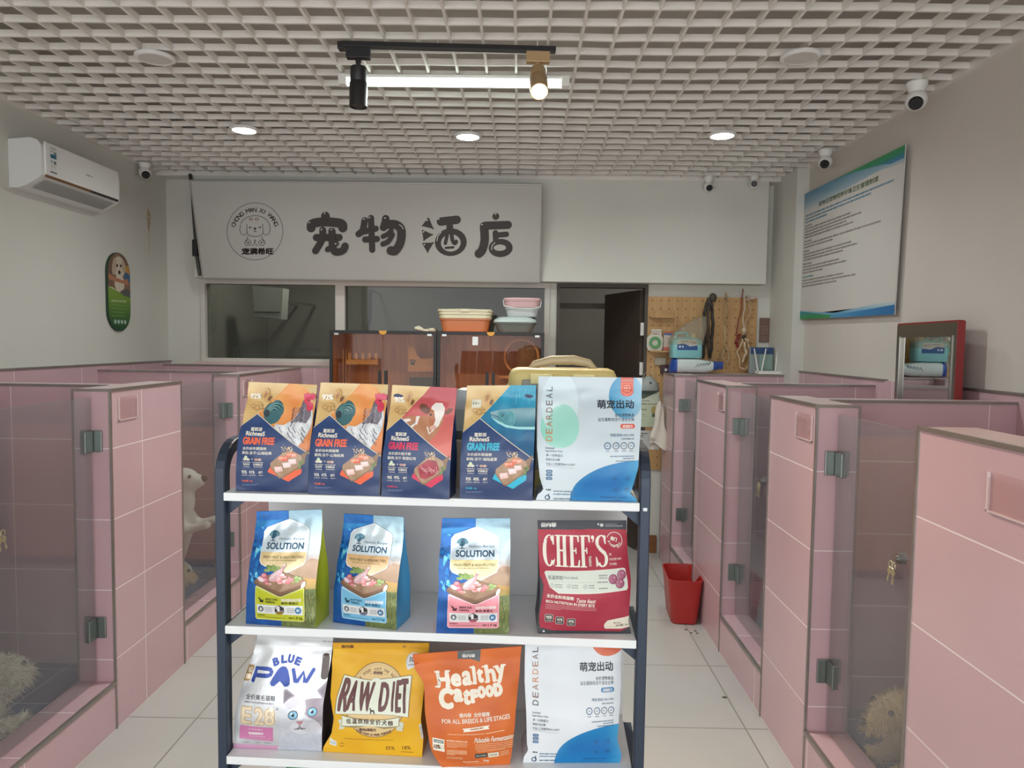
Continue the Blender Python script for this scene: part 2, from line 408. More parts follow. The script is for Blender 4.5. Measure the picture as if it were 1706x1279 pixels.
rl2 = rl.copy(); rl2.energy = 7; ro2 = bpy.data.objects.new('rear_passage_fill', rl2); COL.objects.link(ro2); ro2.location = (1.2, 7.0, ZC - .02)  # added fill to lift the dark doorway, no lamp stands there
# ---------------- windows between shop and rear room
M_frame = mat('window_frame_white', 'cfcbc3', .45)
def window(name, x0, x1, z0, z1, fr=.035, lab=None):
    bm = B(); y0, y1 = YB - .02, YB + .08
    box(bm, x0, y0, z1 - fr, x1, y1, z1); box(bm, x0, y0, z0, x1, y1, z0 + fr)
    box(bm, x0, y0, z0 + fr, x0 + fr, y1, z1 - fr); box(bm, x1 - fr, y0, z0 + fr, x1, y1, z1 - fr)
    w = struct(obj(name, bm, M_frame))
    bm = B(); box(bm, x0 + fr, YB + .02, z0 + fr, x1 - fr, YB + .028, z1 - fr); obj('pane', bm, M_winglass, w)
    return w
window('window_1', -2.53, -1.43, 1.475, 2.13); window('window_2', -1.43, .22, .1, 2.13, .04)
bm = B(); box(bm, -2.55, 5.50, 1.462, -1.40, 5.62, 1.482); struct(obj('trim_window_sill', bm, M_cap))
# ---------------- doorway on the right with its dark leaf folded back
M_door = mat('dark_door', '4f443d', .45, var=.1, vscale=3)
bm = B(); box(bm, .276, YB - .015, 0, .30, YB + .09, 2.13); box(bm, .965, YB - .015, 0, .99, YB + .09, 2.13); box(bm, .30, YB - .015, 2.10, .965, YB + .09, 2.13)
dr = struct(obj('door_1', bm, mat('door_frame', '4a423c', .5)))
bm = B(); mt = Matrix.Translation((.955, YB + .05, 0)) @ Matrix.Rotation(R(108), 4, 'Z')
xbox(bm, mt, 0, -.02, .02, .66, .02, 2.09); obj('leaf', bm, M_door, dr)
for z in (1.47, 1.78):
    bm = B(); box(bm, .935, YB - .02, z - .05, .962, YB - .014, z + .05); tube(bm, [(.948, YB - .03, z - .05), (.948, YB - .03, z + .05)], .007); obj('hinge', bm, M_white, dr)
bm = B(); box(bm, .32, YB + 1.3, 2.0, .96, YB + 1.36, 2.05); obj('rail', bm, mat('rail_grey', '6e685f', .5), dr)

# ---------------- tiled pens
PH = (1.35, 1.35, 0)
def trimv(bm, x, y, z0, z1): box(bm, x - .0045, y - .0045, z0, x + .0045, y + .0045, z1)
HP = 1.447
def pen_wall(side, y0, y1, d0, d1, label, corners=(True, True), ledge=None):
    """front wall of a pen along the aisle (y0..y1) with the divider (d0..d1) running back to the room wall"""
    xo = -1.70 if side < 0 else 1.10; t = .156; xi = xo + side * t; xw = XL if side < 0 else XR
    a, b = min(xo, xi), max(xo, xi); c, d = (xw + .02, a) if side < 0 else (b, xw - .02)
    root = thing('pen_wall', label, 'pen wall', (xo, (y0 + y1) / 2, 0))
    def put(n, bm, m, p=root):
        bmesh.ops.translate(bm, verts=bm.verts, vec=(-xo, -(y0 + y1) / 2, 0)); return obj(n, bm, m, p)
    bm = B(); box(bm, a, y0, 0, b, y1, HP - .012, ph=PH); put('front_panel', bm, M_tile)
    bm = B(); box(bm, c, d0, 0, d, d1, HP - .012, ph=(0.1, 0, 0)); put('divider', bm, M_tile)
    bm = B(); box(bm, a, y0, HP - .012, b, y1, HP); put('cap', bm, M_cap)
    bm = B(); box(bm, c, d0, HP - .012, d, d1, HP); put('divider_cap', bm, M_cap)
    if corners[0]:
        bm = B(); trimv(bm, xo, y0, 0, HP); trimv(bm, xi, y0, .2, HP); put('corner_trim', bm, M_trim)
    if corners[1]:
        bm = B(); trimv(bm, xo, y1, 0, HP); trimv(bm, xi, y1, .2, HP); put('corner_trim', bm, M_trim)
    bm = B(); box(bm, xo - .006, y0, HP - .009, xo + .006, y1, HP + .003); box(bm, a, y0 - .006, HP - .009, b, y0 + .006, HP + .003)
    box(bm, c, d0 - .006, HP - .009, d, d0 + .006, HP + .003); put('top_trim', bm, M_trim)
    return root
LW = [(1.50, 2.18, 1.86, 1.98, 'pink tiled pen wall at the near left edge of the shop, mostly outside the photo'),
      (2.905, 3.515, 3.16, 3.28, 'pink tiled pen wall at left with an empty card pocket, between the two left glass doors'),
      (4.245, 5.44, 4.62, 4.74, 'pink tiled pen wall at far left behind the shelf rack, running to the rear window')]
RW = [(1.30, 1.955, 1.55, 1.67, 'nearest pink tiled pen wall at the right edge of the photo'),
      (2.625, 3.11, 2.88, 3.00, 'second pink tiled pen wall from the front on the right'),
      (3.775, 4.40, 4.03, 4.15, 'third pink tiled pen wall from the front on the right, beside the red bin')]
for q in LW: pen_wall(-1, *q, corners=(True, q[1] < 5))
for q in RW: pen_wall(1, *q)
pen_wall(1, 5.065, 5.44, 5.25, 5.565, 'farthest right pink tiled pen wall, with jug and wipes on top')
# raised pen floors with a sill under each glass door
def pen_floor(name, side, y0, y1, s0, s1):
    xo = -1.70 if side < 0 else 1.10; xi = xo + side * .156; xw = XL + .02 if side < 0 else XR - .02
    bm = B(); box(bm, min(xi, xw), y0, 0, max(xi, xw), y1, .16, ph=(0.05, .1, 0)); o = struct(obj(name, bm, M_blue))
    bm = B(); box(bm, min(xo, xi), s0, 0, max(xo, xi), s1, .205, ph=(xo, 2.75 + .2 if side < 0 else 2.6, .0)); obj('sill', bm, M_tile, o)
    bm = B(); box(bm, xo - .007, s0, .195, xo + .007, s1, .209); obj('sill_trim', bm, M_trim, o)
pen_floor('floor_left_pen_1', -1, 1.98, 3.16, 2.18, 2.905); pen_floor('floor_left_pen_2', -1, 3.28, 4.62, 3.515, 4.245)
pen_floor('floor_right_pen_1', 1, 1.67, 2.88, 1.955, 2.625); pen_floor('floor_right_pen_2', 1, 3.00, 4.03, 3.11, 3.775); pen_floor('floor_right_pen_3', 1, 4.15, 5.25, 4.40, 5.065)
# tiled dado behind the pens
bm = B(); box(bm, XL, 1.3, 0, XL + .02, YB, 1.48, ph=(0, .25, .0)); w = struct(obj('baseboard_left', bm, M_tile))
bm = B(); box(bm, XL, 1.3, 1.475, XL + .026, YB, 1.487); obj('cap_strip', bm, M_trim, w)
bm = B(); box(bm, XR - .02, 1.3, 0, XR, YB, 1.48, ph=(0, .25, 0)); w = struct(obj('baseboard_right', bm, M_tile))
bm = B(); box(bm, XR - .026, 1.3, 1.475, XR, oy0 - .03, 1.487); box(bm, XR - .026, oy1 + .03, 1.475, XR, YB, 1.487); obj('cap_strip', bm, M_trim, w)
bm = B(); box(bm, XL + .02, 5.48, 0, -1.40, YB, 1.455, ph=(.2, 0, 0)); w = struct(obj('baseboard_back', bm, M_tile))
bm = B(); box(bm, XL + .02, 5.474, 1.45, -1.394, 5.50, 1.462); box(bm, -1.406, 5.474, 0, -1.394, 5.486, 1.462); obj('cap_strip', bm, M_trim, w)
M_brown = wood_mat('skirting_wood', '8f5f38', '7d5030', .45, 0)
bm = B(); box(bm, .99, YB - .02, 0, 1.10, YB, .14); struct(obj('baseboard_door', bm, M_brown))

# ---------------- frameless glass pen doors
def pen_door(side, y0, y1, label, keys=0):
    xo = -1.70 if side < 0 else 1.10; x = xo + side * .078
    r = thing('glass_pen_door', label, 'glass door', (x, (y0 + y1) / 2, .207)); yc = (y0 + y1) / 2
    bm = B(); box(bm, -.005, y0 + .012 - yc, .008, .005, y1 - .012 - yc, 1.208, bev=.0015); obj('pane', bm, M_smoke, r)
    for z in (.235, 1.025):
        bm = B(); ys = y1 - yc
        box(bm, -.012, ys - .065, z - .045, .012, ys - .012, z + .045, bev=.003)          # clamp on the glass
        h = obj('hinge', bm, mat('hinge_steel', '7d8682', .3, .8), r)
        bm = B(); box(bm, -.045 if side > 0 else -.045, ys - .010, z - .045, .045, ys - .002, z + .045, bev=.002)
        tube(bm, [(0, ys - .016, z - .045), (0, ys - .016, z + .045)], .008); obj('wall_plate', bm, mat('hinge_plate', '8f9692', .3, .8), h)
    if keys:
        zz, yy = .81, y0 + keys - yc; s = -side
        bm = B(); tube(bm, [(-.012, yy, zz), (.012, yy, zz)], .017, 16); tube(bm, [(s * .012, yy, zz), (s * .02, yy, zz)], .009, 12); lk = obj('lock', bm, M_chrome, r)
        for k, (dy, tl) in enumerate(((.0, 0), (.012, 14))):
            bm = B(); m4 = Matrix.Translation((s * .022, yy + dy, zz - .012)) @ Matrix.Rotation(R(tl), 4, 'X')
            n0 = len(bm.verts); tube(bm, arc_pts((0, 0, -.012), .011, 0, 360, 14, 'yz')[:-1], .0018, 6, closed=True)
            bm.verts.ensure_lookup_table()
            lathe(bm, [(.011, -.0012), (.011, .0012)], 14, c=(0, 0, -.034), mtx=Matrix.Rotation(R(90), 4, 'Y'))
            box(bm, -.0012, -.003, -.072, .0012, .003, -.044); box(bm, -.0012, .003, -.070, .0012, .006, -.058)
            for v in bm.verts: v.co = m4 @ v.co
            obj('key', bm, mat('key_brass', 'c9c2a2', .3, .7), lk)
pen_door(-1, 2.18, 2.905, 'frameless glass pen door at lower left with a shaggy dog behind it', .16)
pen_door(-1, 3.515, 4.245, 'glass pen door at left with a white dog standing behind it')
pen_door(1, 1.955, 2.625, 'nearest glass pen door on the right, keys hanging in its lock', .205)
pen_door(1, 3.11, 3.775, 'glass pen door on the right between the second and third pink walls', .28)
pen_door(1, 4.40, 5.065, 'farthest glass pen door on the right, behind the red bin')
M_acryl = glass_mat('acrylic', 'fffdfd', 1.25, .05, haze=.05, hazecol='e0c8c8')
for (side, y0, y1, z0, z1, lab) in ((-1, 2.96, 3.105, 1.31, 1.41, 'empty clear card pocket on the left pink wall beside the near glass door'),
        (-1, 4.31, 4.45, 1.31, 1.41, 'empty clear card pocket on the far left pink wall, behind the first bag'),
        (1, 1.50, 1.653, 1.285, 1.378, 'empty clear card pocket on the nearest right pink wall'),
        (1, 2.655, 2.81, 1.305, 1.405, 'clear card pocket on the second pink wall from the front on the right'),
        (1, 3.81, 3.93, 1.305, 1.405, 'small clear card pocket on the third pink wall from the front on the right')):
    xo = -1.70 if side < 0 else 1.10; yc = (y0 + y1) / 2; h = z1 - z0; w = (y1 - y0) / 2; s = -side
    r = thing('card_holder', lab, 'card holder', (xo + s * .0005, yc, z0))
    bm = B(); box(bm, min(0, s * .002), -w, 0, max(0, s * .002), w, h); obj('back_sheet', bm, M_acryl, r)
    bm = B(); box(bm, min(s * .005, s * .007), -w, 0, max(s * .005, s * .007), w, h - .012); obj('front_sheet', bm, M_acryl, r)
    bm = B()
    for q in ((-w, 0, -w + .004, h), (w - .004, 0, w, h), (-w, 0, w, .004)): box(bm, min(0, s * .007), q[0], q[1], max(0, s * .007), q[2], q[3])
    obj('edge_strip', bm, mat('acrylic_edge', 'e2cfcf', .3), r)
# ================================================================== ceiling fixtures
M_led = mat('led_panel', 'ffffff', .5, emit=('f4fbf6', 9.0))
M_lamp = mat('warm_lamp', 'ffffff', .5, emit=('ffcf8a', 30.0))
def area(name, loc, sx, sy, power, col, parent, spread=160):
    l = bpy.data.lights.new(name, 'AREA'); l.shape = 'RECTANGLE' if sx != sy else 'DISK'; l.size = sx; l.size_y = sy
    l.energy = power; l.color = col; l.spread = R(spread)
    o = bpy.data.objects.new(name, l); COL.objects.link(o); o.location = loc; o.parent = parent; return o
zf = ZC - .030
for x, y, on, lab in ((-1.67, 4.29, 1, 'lit round ceiling downlight, leftmost of the three lit in a row'), (-.34, 4.38, 1, 'lit round ceiling downlight in the middle of the row, above the sign lettering'),
                      (1.18, 4.31, 1, 'lit round ceiling downlight, rightmost of the three lit in a row'),
                      (-1.65, 3.22, 0, 'unlit round ceiling downlight near the left side of the ceiling grille'), (1.19, 3.15, 0, 'unlit round ceiling downlight near the right side of the ceiling grille')):
    r = thing('ceiling_downlight', lab, 'ceiling light', (x, y, zf - .016))
    bm = B(); lathe(bm, [(.083, .012), (.085, .004), (.08, 0), (.068, -.002), (.068, .012)], 40); obj('rim', bm, M_white, r, True)
    bm = B(); lathe(bm, [(.0675, .0), (.0675, .006)], 40); obj('diffuser', bm, M_led if on else mat('diffuser_off', 'cfcbc4', .5), r)
    if on: area('light', (0, 0, -.006), .13, .13, 4.0, (.95, 1, .97), r)
r = thing('tube_light', 'long lit white tube light on the ceiling grille behind the spotlight track', 'ceiling light', (-.333, 3.42, zf - .045))
bm = B(); box(bm, -.53, -.022, .02, .53, .022, .04, bev=.004); obj('housing', bm, M_white, r)
bm = B(); loft(bm, [[(x, .024 * math.cos(R(a)), .02 + .03 * math.sin(R(a))) for a in range(180, 361, 20)] for x in (-.505, .505)]); obj('diffuser', bm, mat('tube_glow', 'ffffff', .5, emit=('eafff4', 5.0)), r)
for s in (-1, 1):
    bm = B(); box(bm, s * .505 if s > 0 else -.545, -.026, -.008, .545 if s > 0 else -.505, .026, .042, bev=.005); obj('end_cap', bm, M_white, r)
area('light', (0, 0, -.02), 1.0, .05, 22, (.93, 1, .97), r)
# track with two spotlights
tz = zf - .03
r = thing('light_track', 'black lighting track under the ceiling grille', 'light track', (-.318, 3.06, tz))
bm = B(); box(bm, -.448, -.017, 0, .448, .017, .022, bev=.002); obj('rail', bm, M_black, r, rot=(0, 0, R(2.4)))
bm = B(); box(bm, -.47, -.022, -.004, -.44, .02, .026, bev=.003); obj('end_cap', bm, M_black, r)
for x in (-.05, .37):
    bm = B(); tube(bm, [(x, 0, .02), (x, .0, .06)], .002, 6); obj('hanger', bm, mat('wire_white', 'd8d4cc', .5), r)
def spot(label, x, y, mat_b, lit, tiltx, rz):
    r = thing('track_spotlight', label, 'spotlight', (x, y, tz), rz)
    bm = B(); box(bm, -.05, -.018, -.045, .05, .018, 0, bev=.003); obj('adapter', bm, mat_b, r)
    bm = B(); tube(bm, [(0, 0, -.045), (0, 0, -.062)], .012, 14); box(bm, -.008, -.012, -.085, .008, .012, -.06, bev=.002); obj('joint', bm, mat_b, r)
    m4 = Matrix.Translation((0, 0, -.078)) @ Matrix.Rotation(R(tiltx), 4, 'X')
    bm = B(); lathe(bm, [(.03, .0), (.034, -.004), (.034, -.06), (.033, -.062), (.036, -.066), (.0375, -.07), (.0375, -.165), (.034, -.167), (.031, -.15), (.028, -.135)], 36, capb=True, capt=True)
    bmesh.ops.transform(bm, matrix=m4, verts=bm.verts); obj('housing', bm, mat_b, r, True)
    bm = B(); lathe(bm, [(.0305, -.152), (.029, -.162)], 30); bmesh.ops.transform(bm, matrix=m4, verts=bm.verts)
    ln = obj('lens', bm, M_lamp if lit else mat('lens_off', '3a3a3c', .2), r)
    if lit:
        l = bpy.data.lights.new('beam', 'SPOT'); l.energy = 58; l.color = (1, .74, .5); l.spot_size = R(104); l.spot_blend = .6; l.shadow_soft_size = .028
        lo = bpy.data.objects.new('beam', l); COL.objects.link(lo); lo.parent = r
        lo.matrix_local = m4 @ Matrix.Translation((0, 0, -.172))
spot('black unlit track spotlight at the left end of the track', -.70, 3.045, M_black, False, 0, R(2))
spot('lit warm track spotlight near the right end of the track', .055, 3.075, mat('spot_flare_beige', 'b79a72', .4, .3), True, -42, R(3))  # housing beige stands in for the lamp's flare washing over it
# ================================================================== display rack
RK = (-.221, 1.722); RA = R(-2.5)
def rk(x, y): return (RK[0] + x * math.cos(RA) - y * math.sin(RA), RK[1] + x * math.sin(RA) + y * math.cos(RA))
M_navy = mat('navy_steel', '343f4e', .42, .35, bump=.03, bscale=300)
M_shelf = mat('white_shelf', 'e6eaea', .3, var=.02)
M_panelb = mat('grey_back_panel', 'e0e2e2', .35, var=.03)
rack = thing('display_rack', 'four-tier display rack with dark navy arched side frames and white shelves', 'display rack', (RK[0], RK[1], 0), RA)
SZ = (1.283, .945, .606, .27)
for z in SZ:
    bm = B(); box(bm, -.513, -.014, z - .021, .513, .272, z, bev=.002); obj('shelf', bm, M_shelf, rack)
for s in (-1, 1):
    x = s * .527; bm = B(); rr = .07; top = 1.392; yb = .30; yf = .012
    path = [(0, yf, 0), (0, yf, top - rr)] + [(0, yf + rr - rr * math.cos(R(a)), top - rr + rr * math.sin(R(a))) for a in range(12, 91, 13)] + \
           [(0, yb - rr + rr * math.sin(R(a)), top - rr + rr * math.cos(R(a))) for a in range(0, 91, 13)] + [(0, yb, 1.262)]
    ls = []
    for i, p in enumerate(path):
        q, w = path[max(0, i - 1)], path[min(len(path) - 1, i + 1)]
        d = Vector((0, w[1] - q[1], w[2] - q[2])).normalized(); n = Vector((0, d.z, -d.y)); c = Vector(p) + Vector((x, 0, 0))
        ls.append([c + n * a * .0165 + Vector((b * .0125, 0, 0)) for a, b in ((1, .8), (.85, 1), (-.85, 1), (-1, .8), (-1, -.8), (-.85, -1), (.85, -1), (1, -.8))])
    loft(bm, ls); f = obj('side_frame', bm, M_navy, rack)
    for z in SZ:
        bm = B(); box(bm, x - .012, yf, z - .045, x + .012, yb - .03, z - .021); obj('cross_bar', bm, M_navy, f)
        bm = B(); xi = x - s * .013                                     # corner gusset under the shelf
        if 1:
            y = yf + .004
            a = [bm.verts.new(p) for p in ((xi, y, z - .022), (xi - s * .05, y, z - .022), (xi, y, z - .062))]
            b = [bm.verts.new(v.co + Vector((0, .003, 0))) for v in a]
            bm.faces.new(a); bm.faces.new(b[::-1])
            for i in range(3): bm.faces.new((a[i], b[i], b[(i + 1) % 3], a[(i + 1) % 3]))
        obj('bracket', bm, M_navy, f)
    bm = B(); box(bm, s * .50 - .012, .281, 0, s * .50 + .012, .306, 1.28); obj('rear_post', bm, M_navy, f)
    if s > 0:
        bm = B(); box(bm, x - .005, yf - .0185, 1.262, x + .005, yf - .0165, 1.270); obj('maker_badge', bm, mat('badge_silver', 'b5b8bb', .3, .6), f)
for z1, z0 in zip(SZ, SZ[1:]):
    bm = B(); box(bm, -.515, .272, z0 - .02, .515, .28, z1); obj('back_panel', bm, M_panelb, rack)

# ------------------------------------------------------------------ pet food bags
def bag(name, label, Lp, Rp, W, HL, HR, T, pos, ang, art, base, back='26385e', gus='26385e', group=None, foil='bag_print', seal=.09, bulge=.012, wr=.0022, glab=None, nu=26, nv=44, seed=1):
    """stand-up pouch: front panel laid out from its outline in the photo, back panel, two folded side gussets and a base"""
    def prof(P, v):
        y0, y1 = P[0][1], P[-1][1]; return interp([((y - y0) / (y1 - y0), x) for x, y in P], v)
    XLm, XRm = Lp[-1][0], Rp[-1][0]; cx = (XLm + XRm) / 2; s = W / (XRm - XLm)
    def to_uv(x, y):
        yt = Lp[0][1] + (Rp[0][1] - Lp[0][1]) * (x - Lp[0][0]) / (Rp[0][0] - Lp[0][0])
        yb = Lp[-1][1] + (Rp[-1][1] - Lp[-1][1]) * (x - Lp[-1][0]) / (Rp[-1][0] - Lp[-1][0])
        v = (y - yt) / (yb - yt); a, b = prof(Lp, v), prof(Rp, v); return ((x - a) / (b - a), v)
    def raw(u, v, side):
        a, b = prof(Lp, v), prof(Rp, v); x = (a + (b - a) * u - cx) * s
        z = (1 - v) * (HL * (1 - u) + HR * u)
        g = smoothstep(seal * .8, .72, v); vv = max(0, (v - seal) / (1 - seal))
        e = math.sin(math.pi * min(1, max(0, u))) ** .8
        y = T / 2 * g + bulge * e * math.sin(math.pi * min(1, vv * 1.02)) ** .9
        n = noise.noise(Vector((u * 3 + seed * 7.3, v * 7, side * 5.))) + .4 * noise.noise(Vector((u * 6 + seed, v * 9 + u * 4, 2. + side)))
        k = wr * (1.7 * math.exp(-((v - seal - .07) / .09) ** 2) + .9 + .8 * (1 - e)) * smoothstep(seal * .5, seal * 1.3, v) * (1 - smoothstep(.93, 1, v))
        y += n * k + .0012
        return Vector((x, -y if side == 0 else y, z))
    def P(u, v, side=0):
        p = raw(u, v, side); du = raw(u + .01, v, side) - raw(u - .01, v, side); dv = raw(u, v - .01, side) - raw(u, v + .01, side)
        n = du.cross(dv).normalized(); n = n if (n.y < 0) == (side == 0) else -n; return p, n
    n_ = Vector((-math.sin(ang), math.cos(ang), 0)); c = Vector((pos[0], pos[1], pos[2])) + n_ * (T / 2)
    root = thing(name, label, 'pet food bag', (c.x, c.y, pos[2] + .0006), ang, group)
    a = Art(); a.it = list(art.it)
    full = (lambda x, y: (x, y))
    def uvmap(x, y): return to_uv(x, y)
    bm = a.build(lambda u, v: P(u, v), uvmap, nu, nv)
    # the sheet under the print
    cl = bm.loops.layers.float_color['print']; G = [[bm.verts.new(P(i / nu, j / nv)[0]) for i in range(nu + 1)] for j in range(nv + 1)]
    for j in range(nv):
        for i in range(nu):
            f = bm.faces.new((G[j][i], G[j][i + 1], G[j + 1][i + 1], G[j + 1][i]))
            for l, (q, w) in zip(f.loops, ((i, j), (i + 1, j), (i + 1, j + 1), (i, j + 1))):
                cc = base(q / nu, w / nv) if callable(base) else base; l[cl] = (*lin(cc), 1)
    me = bpy.data.meshes.new('front_panel'); bm.to_mesh(me); bm.free(); me.materials.append(MATS[foil])
    for p in me.polygons: p.use_smooth = True
    fo = bpy.data.objects.new('front_panel', me); COL.objects.link(fo); fo.parent = root
    mb = mat('bag_' + back, back, .38, 0, bump=.06, bscale=30); mg = mat('bag_' + gus, gus, .36, 0, bump=.06, bscale=30)
    bm = B(); NU, NV = 10, 20
    G = [[bm.verts.new(raw(i / NU, j / NV, 1)) for i in range(NU + 1)] for j in range(NV + 1)]
    for j in range(NV):
        for i in range(NU): bm.faces.new((G[j][i], G[j][i + 1], G[j + 1][i + 1], G[j + 1][i]))
    obj('back_panel', bm, mb, root, 'all')
    for u in (0, 1):
        bm = B(); rows = []
        for j in range(nv + 1):
            v = j / nv; f, b = raw(u, v, 0), raw(u, v, 1); ins = (.30 * T * (1 - smoothstep(.55, 1, v)) * smoothstep(seal * .5, .5, v)) * (1 if u == 0 else -1)
            m = (f + b) / 2 + Vector((ins + .004 * noise.noise(Vector((v * 9, u, seed))) * (1 - v), 0, 0))
            rows.append([bm.verts.new(q) for q in (f, f.lerp(m, .55) - Vector((ins * .25, 0, 0)), m, b.lerp(m, .55) - Vector((ins * .25, 0, 0)), b)])
        for q, w in zip(rows, rows[1:]):
            for i in range(4): bm.faces.new((q[i], q[i + 1], w[i + 1], w[i]))
        obj('side_gusset', bm, mg, root, 'all', label=glab)
    bm = B(); v1 = [bm.verts.new(raw(i / 8, 1, 0)) for i in range(9)] + [bm.verts.new(raw(1 - i / 8, 1, 1)) for i in range(9)]
    bm.faces.new(v1); obj('base', bm, mb, root)
    return root
print_mat('bag_print', .34, 0., .05, .15); print_mat('foil_print', .25, .35, .10, .2); print_mat('matte_print', .5, 0., .03); print_mat('sign_print', .55); print_mat('flat_print', .6)

# -------- artwork: blue and gold grain-free bags (four)
def mottle(c1, c2, sc=6., seed=0):
    return lambda u, v: mix(c1, c2, .5 + .9 * noise.noise(Vector((u * sc, v * sc * 1.4, seed))))
def board(A, ox, oy, k, cloth, steak):
    def t(P): return [(ox + x * k, oy + y * k) for x, y in P]
    A.poly(t([(100, 85), (205, 60), (345, 235), (225, 345), (0, 235), (30, 180)]), cloth)
    A.poly(t([(0, 240), (350, 205), (345, 260), (210, 350)]), cloth)
    A.poly(t([(35, 145), (170, 35), (250, 12), (330, 60), (385, 20), (405, 0), (412, 18), (385, 80), (380, 150), (150, 315), (115, 312), (30, 185)]), '8f6f55')
    A.poly(t([(38, 135), (170, 28), (250, 5), (330, 52), (378, 138), (150, 298), (118, 295), (32, 172)]), mottle('b89a7c', 'a5866a', 8))
    rn = random.Random(3)
    for i in range(34): A.ell(ox + (rn.uniform(150, 255)) * k, oy + (rn.uniform(-35, 40)) * k, 8 * k, 6.5 * k, rn.choice(['d9c2a0', 'c9ab84', 'e6d8bd', 'b8946c']), 8)
    for i in range(8): A.ell(ox + rn.uniform(125, 190) * k, oy + rn.uniform(-55, 20) * k, 4 * k, 4 * k, 'd8cfbb', 6)
    if steak:
        A.poly(t([(75, 120), (190, 45), (275, 60), (305, 150), (240, 215), (150, 255), (95, 240)]), mottle('b8434f', '9a2f3e', 9))
        for i in range(9):
            x0 = 90 + 20 * i; A.line(t([(x0, 130 + (i % 3) * 18), (x0 + 25, 110 + (i % 4) * 22), (x0 + 40, 150 + (i % 3) * 22)]), 6 * k, 'e8b3b5')
    else:
        for (x, y, c, r) in ((235, 55, 'e2734e', 38), (185, 90, 'dd6040', 40), (150, 88, 'e58a62', 28), (275, 60, 'e99a80', 30), (262, 125, 'efd0cb', 42), (205, 160, 'efd8d6', 44), (120, 205, 'ecc4bd', 48)):
            A.poly(t([(x - r, y - r * .6), (x + r * .8, y - r * .75), (x + r, y + r * .45), (x - r * .7, y + r * .75)]), c)
            A.poly(t([(x - r * .8, y - r * .45), (x + r * .6, y - r * .55), (x + r * .5, y + r * .1), (x - r * .75, y + r * .2)]), mix(c, 'ffffff', .35))
    for i in range(14): A.line(t([(295 + i * 4, 225 - i * 3), (340 - i, 150 - i * 5 + 30), (352 + (i % 3) * 8, 105 + i * 4)]), 5 * k, '6f8a55' if i % 2 else '8aa36a')
def richness(kind):
    A = Art(); navy = '2a4472'; cream = 'e9e4d6'
    ac = {'sea': '35b8d6', 'hen': 'ee6a45', 'cow': 'd8385a'}[kind]
    # crop units of the sea bag: TL(88,68) TR(800,75) BL(50,1220) BR(790,1250)
    A.poly([(540, 60), (830, 60), (830, 860), (230, 410)], {'sea': lambda u, v: mix('2f9fc0', '1f5f8a', (v - .05) * 2.2 + .3 * noise.noise(Vector((u * 12, v * 3, 1)))),
        'hen': lambda u, v: mix('e58a4a', mix('e8b268', 'dd6a48', max(0, v * 2 - .6)), .5 + .8 * noise.noise(Vector((u * 5, v * 5, 3)))),
        'cow': lambda u, v: mix('b84a52', 'dd7a6c', (v - .05) * 2)}[kind])
    if kind == 'hen': A.poly([(620, 60), (830, 60), (830, 330), (790, 200), (700, 110)], mottle('c9c08a', 'd8a860', 4))
    if kind == 'sea':
        rn = random.Random(2)
        for i in range(16):
            x = rn.uniform(560, 790); y = rn.uniform(80, 180); A.line([(x, y), (x + rn.uniform(-12, 4), y + rn.uniform(40, 110))], rn.uniform(2, 6), '4fb4cf')
        A.poly([(340, 345), (420, 325), (560, 310), (700, 302), (830, 308), (830, 525), (700, 518), (560, 500), (470, 470), (400, 430), (350, 400), (385, 395), (420, 420), (400, 385), (345, 372)], lambda u, v: mix('8fb3bd', '3f7f94', abs(v - .24) * 9))
        A.poly([(350, 398), (400, 420), (500, 470), (620, 495), (830, 500), (830, 528), (640, 520), (510, 500), (420, 455)], 'a6e0e2')
        A.poly([(420, 335), (560, 330), (600, 410), (560, 480), (470, 455), (420, 400)], mottle('4d8c9b', '6fb0b6', 16))
        A.ringe(540, 410, 55, 78, 6, '7cc0c6', -80, 90); A.ell(462, 378, 15, 15, '23495a'); A.ell(460, 376, 6, 6, '9fd0d2')
        for i in range(10): A.line([(600 + i * 22, 340 + (i % 3) * 8), (612 + i * 22, 430)], 5, '6ba0ab')
        A.line([(345, 372), (420, 392), (480, 440)], 5, '1e4c60')
    if kind == 'hen':
        for (x, y, a, b, r) in ((390, 395, 95, 115, 0), (350, 380, 60, 70, 20), (440, 340, 60, 90, -20)): A.ell(x, y, a, b, '3c6a70', rot=r)
        for i in range(6): A.ringe(395 + i * 6, 400, 30 + i * 13, 45 + i * 13, 8, '6fa6a4' if i % 2 else '2b4a52', 170, 320)
        A.ell(330, 400, 30, 40, '2c3640')
        A.poly([(420, 560), (440, 510), (520, 520), (600, 470), (690, 330), (720, 250), (775, 250), (785, 330), (800, 420), (790, 540), (750, 640), (690, 740), (620, 720), (520, 620)], mottle('c9cdd0', 'eceef0', 14))
        A.poly([(690, 250), (775, 260), (780, 420), (740, 500), (660, 480), (590, 500), (660, 390)], mottle('5e5a66', '8a828a', 18))
        for i in range(26):
            x = 610 + (i % 6) * 28; y = 330 + (i // 6) * 40; A.line([(x, y), (x - 20, y + 45)], 7, ('4a4754', '9c97a0', '746e7a')[i % 3])
        for i in range(18):
            x = 480 + (i % 6) * 45; y = 540 + (i // 6) * 55; A.line([(x, y), (x + 16, y + 38), (x + 40, y + 60)], 9, ('8f949a', 'f6f7f8', '6f747c')[i % 3])
        A.ell(745, 255, 48, 42, 'd6405a'); A.ell(760, 320, 34, 50, 'd23a58')
        for i in range(5): A.ell(708 + i * 24, 208 - (i % 2) * 12, 15, 34, 'd84a6a', rot=-14 + i * 7)
        A.ell(745, 250, 9, 9, '30222a'); A.poly([(772, 238), (812, 262), (772, 275)], 'd9b26a')
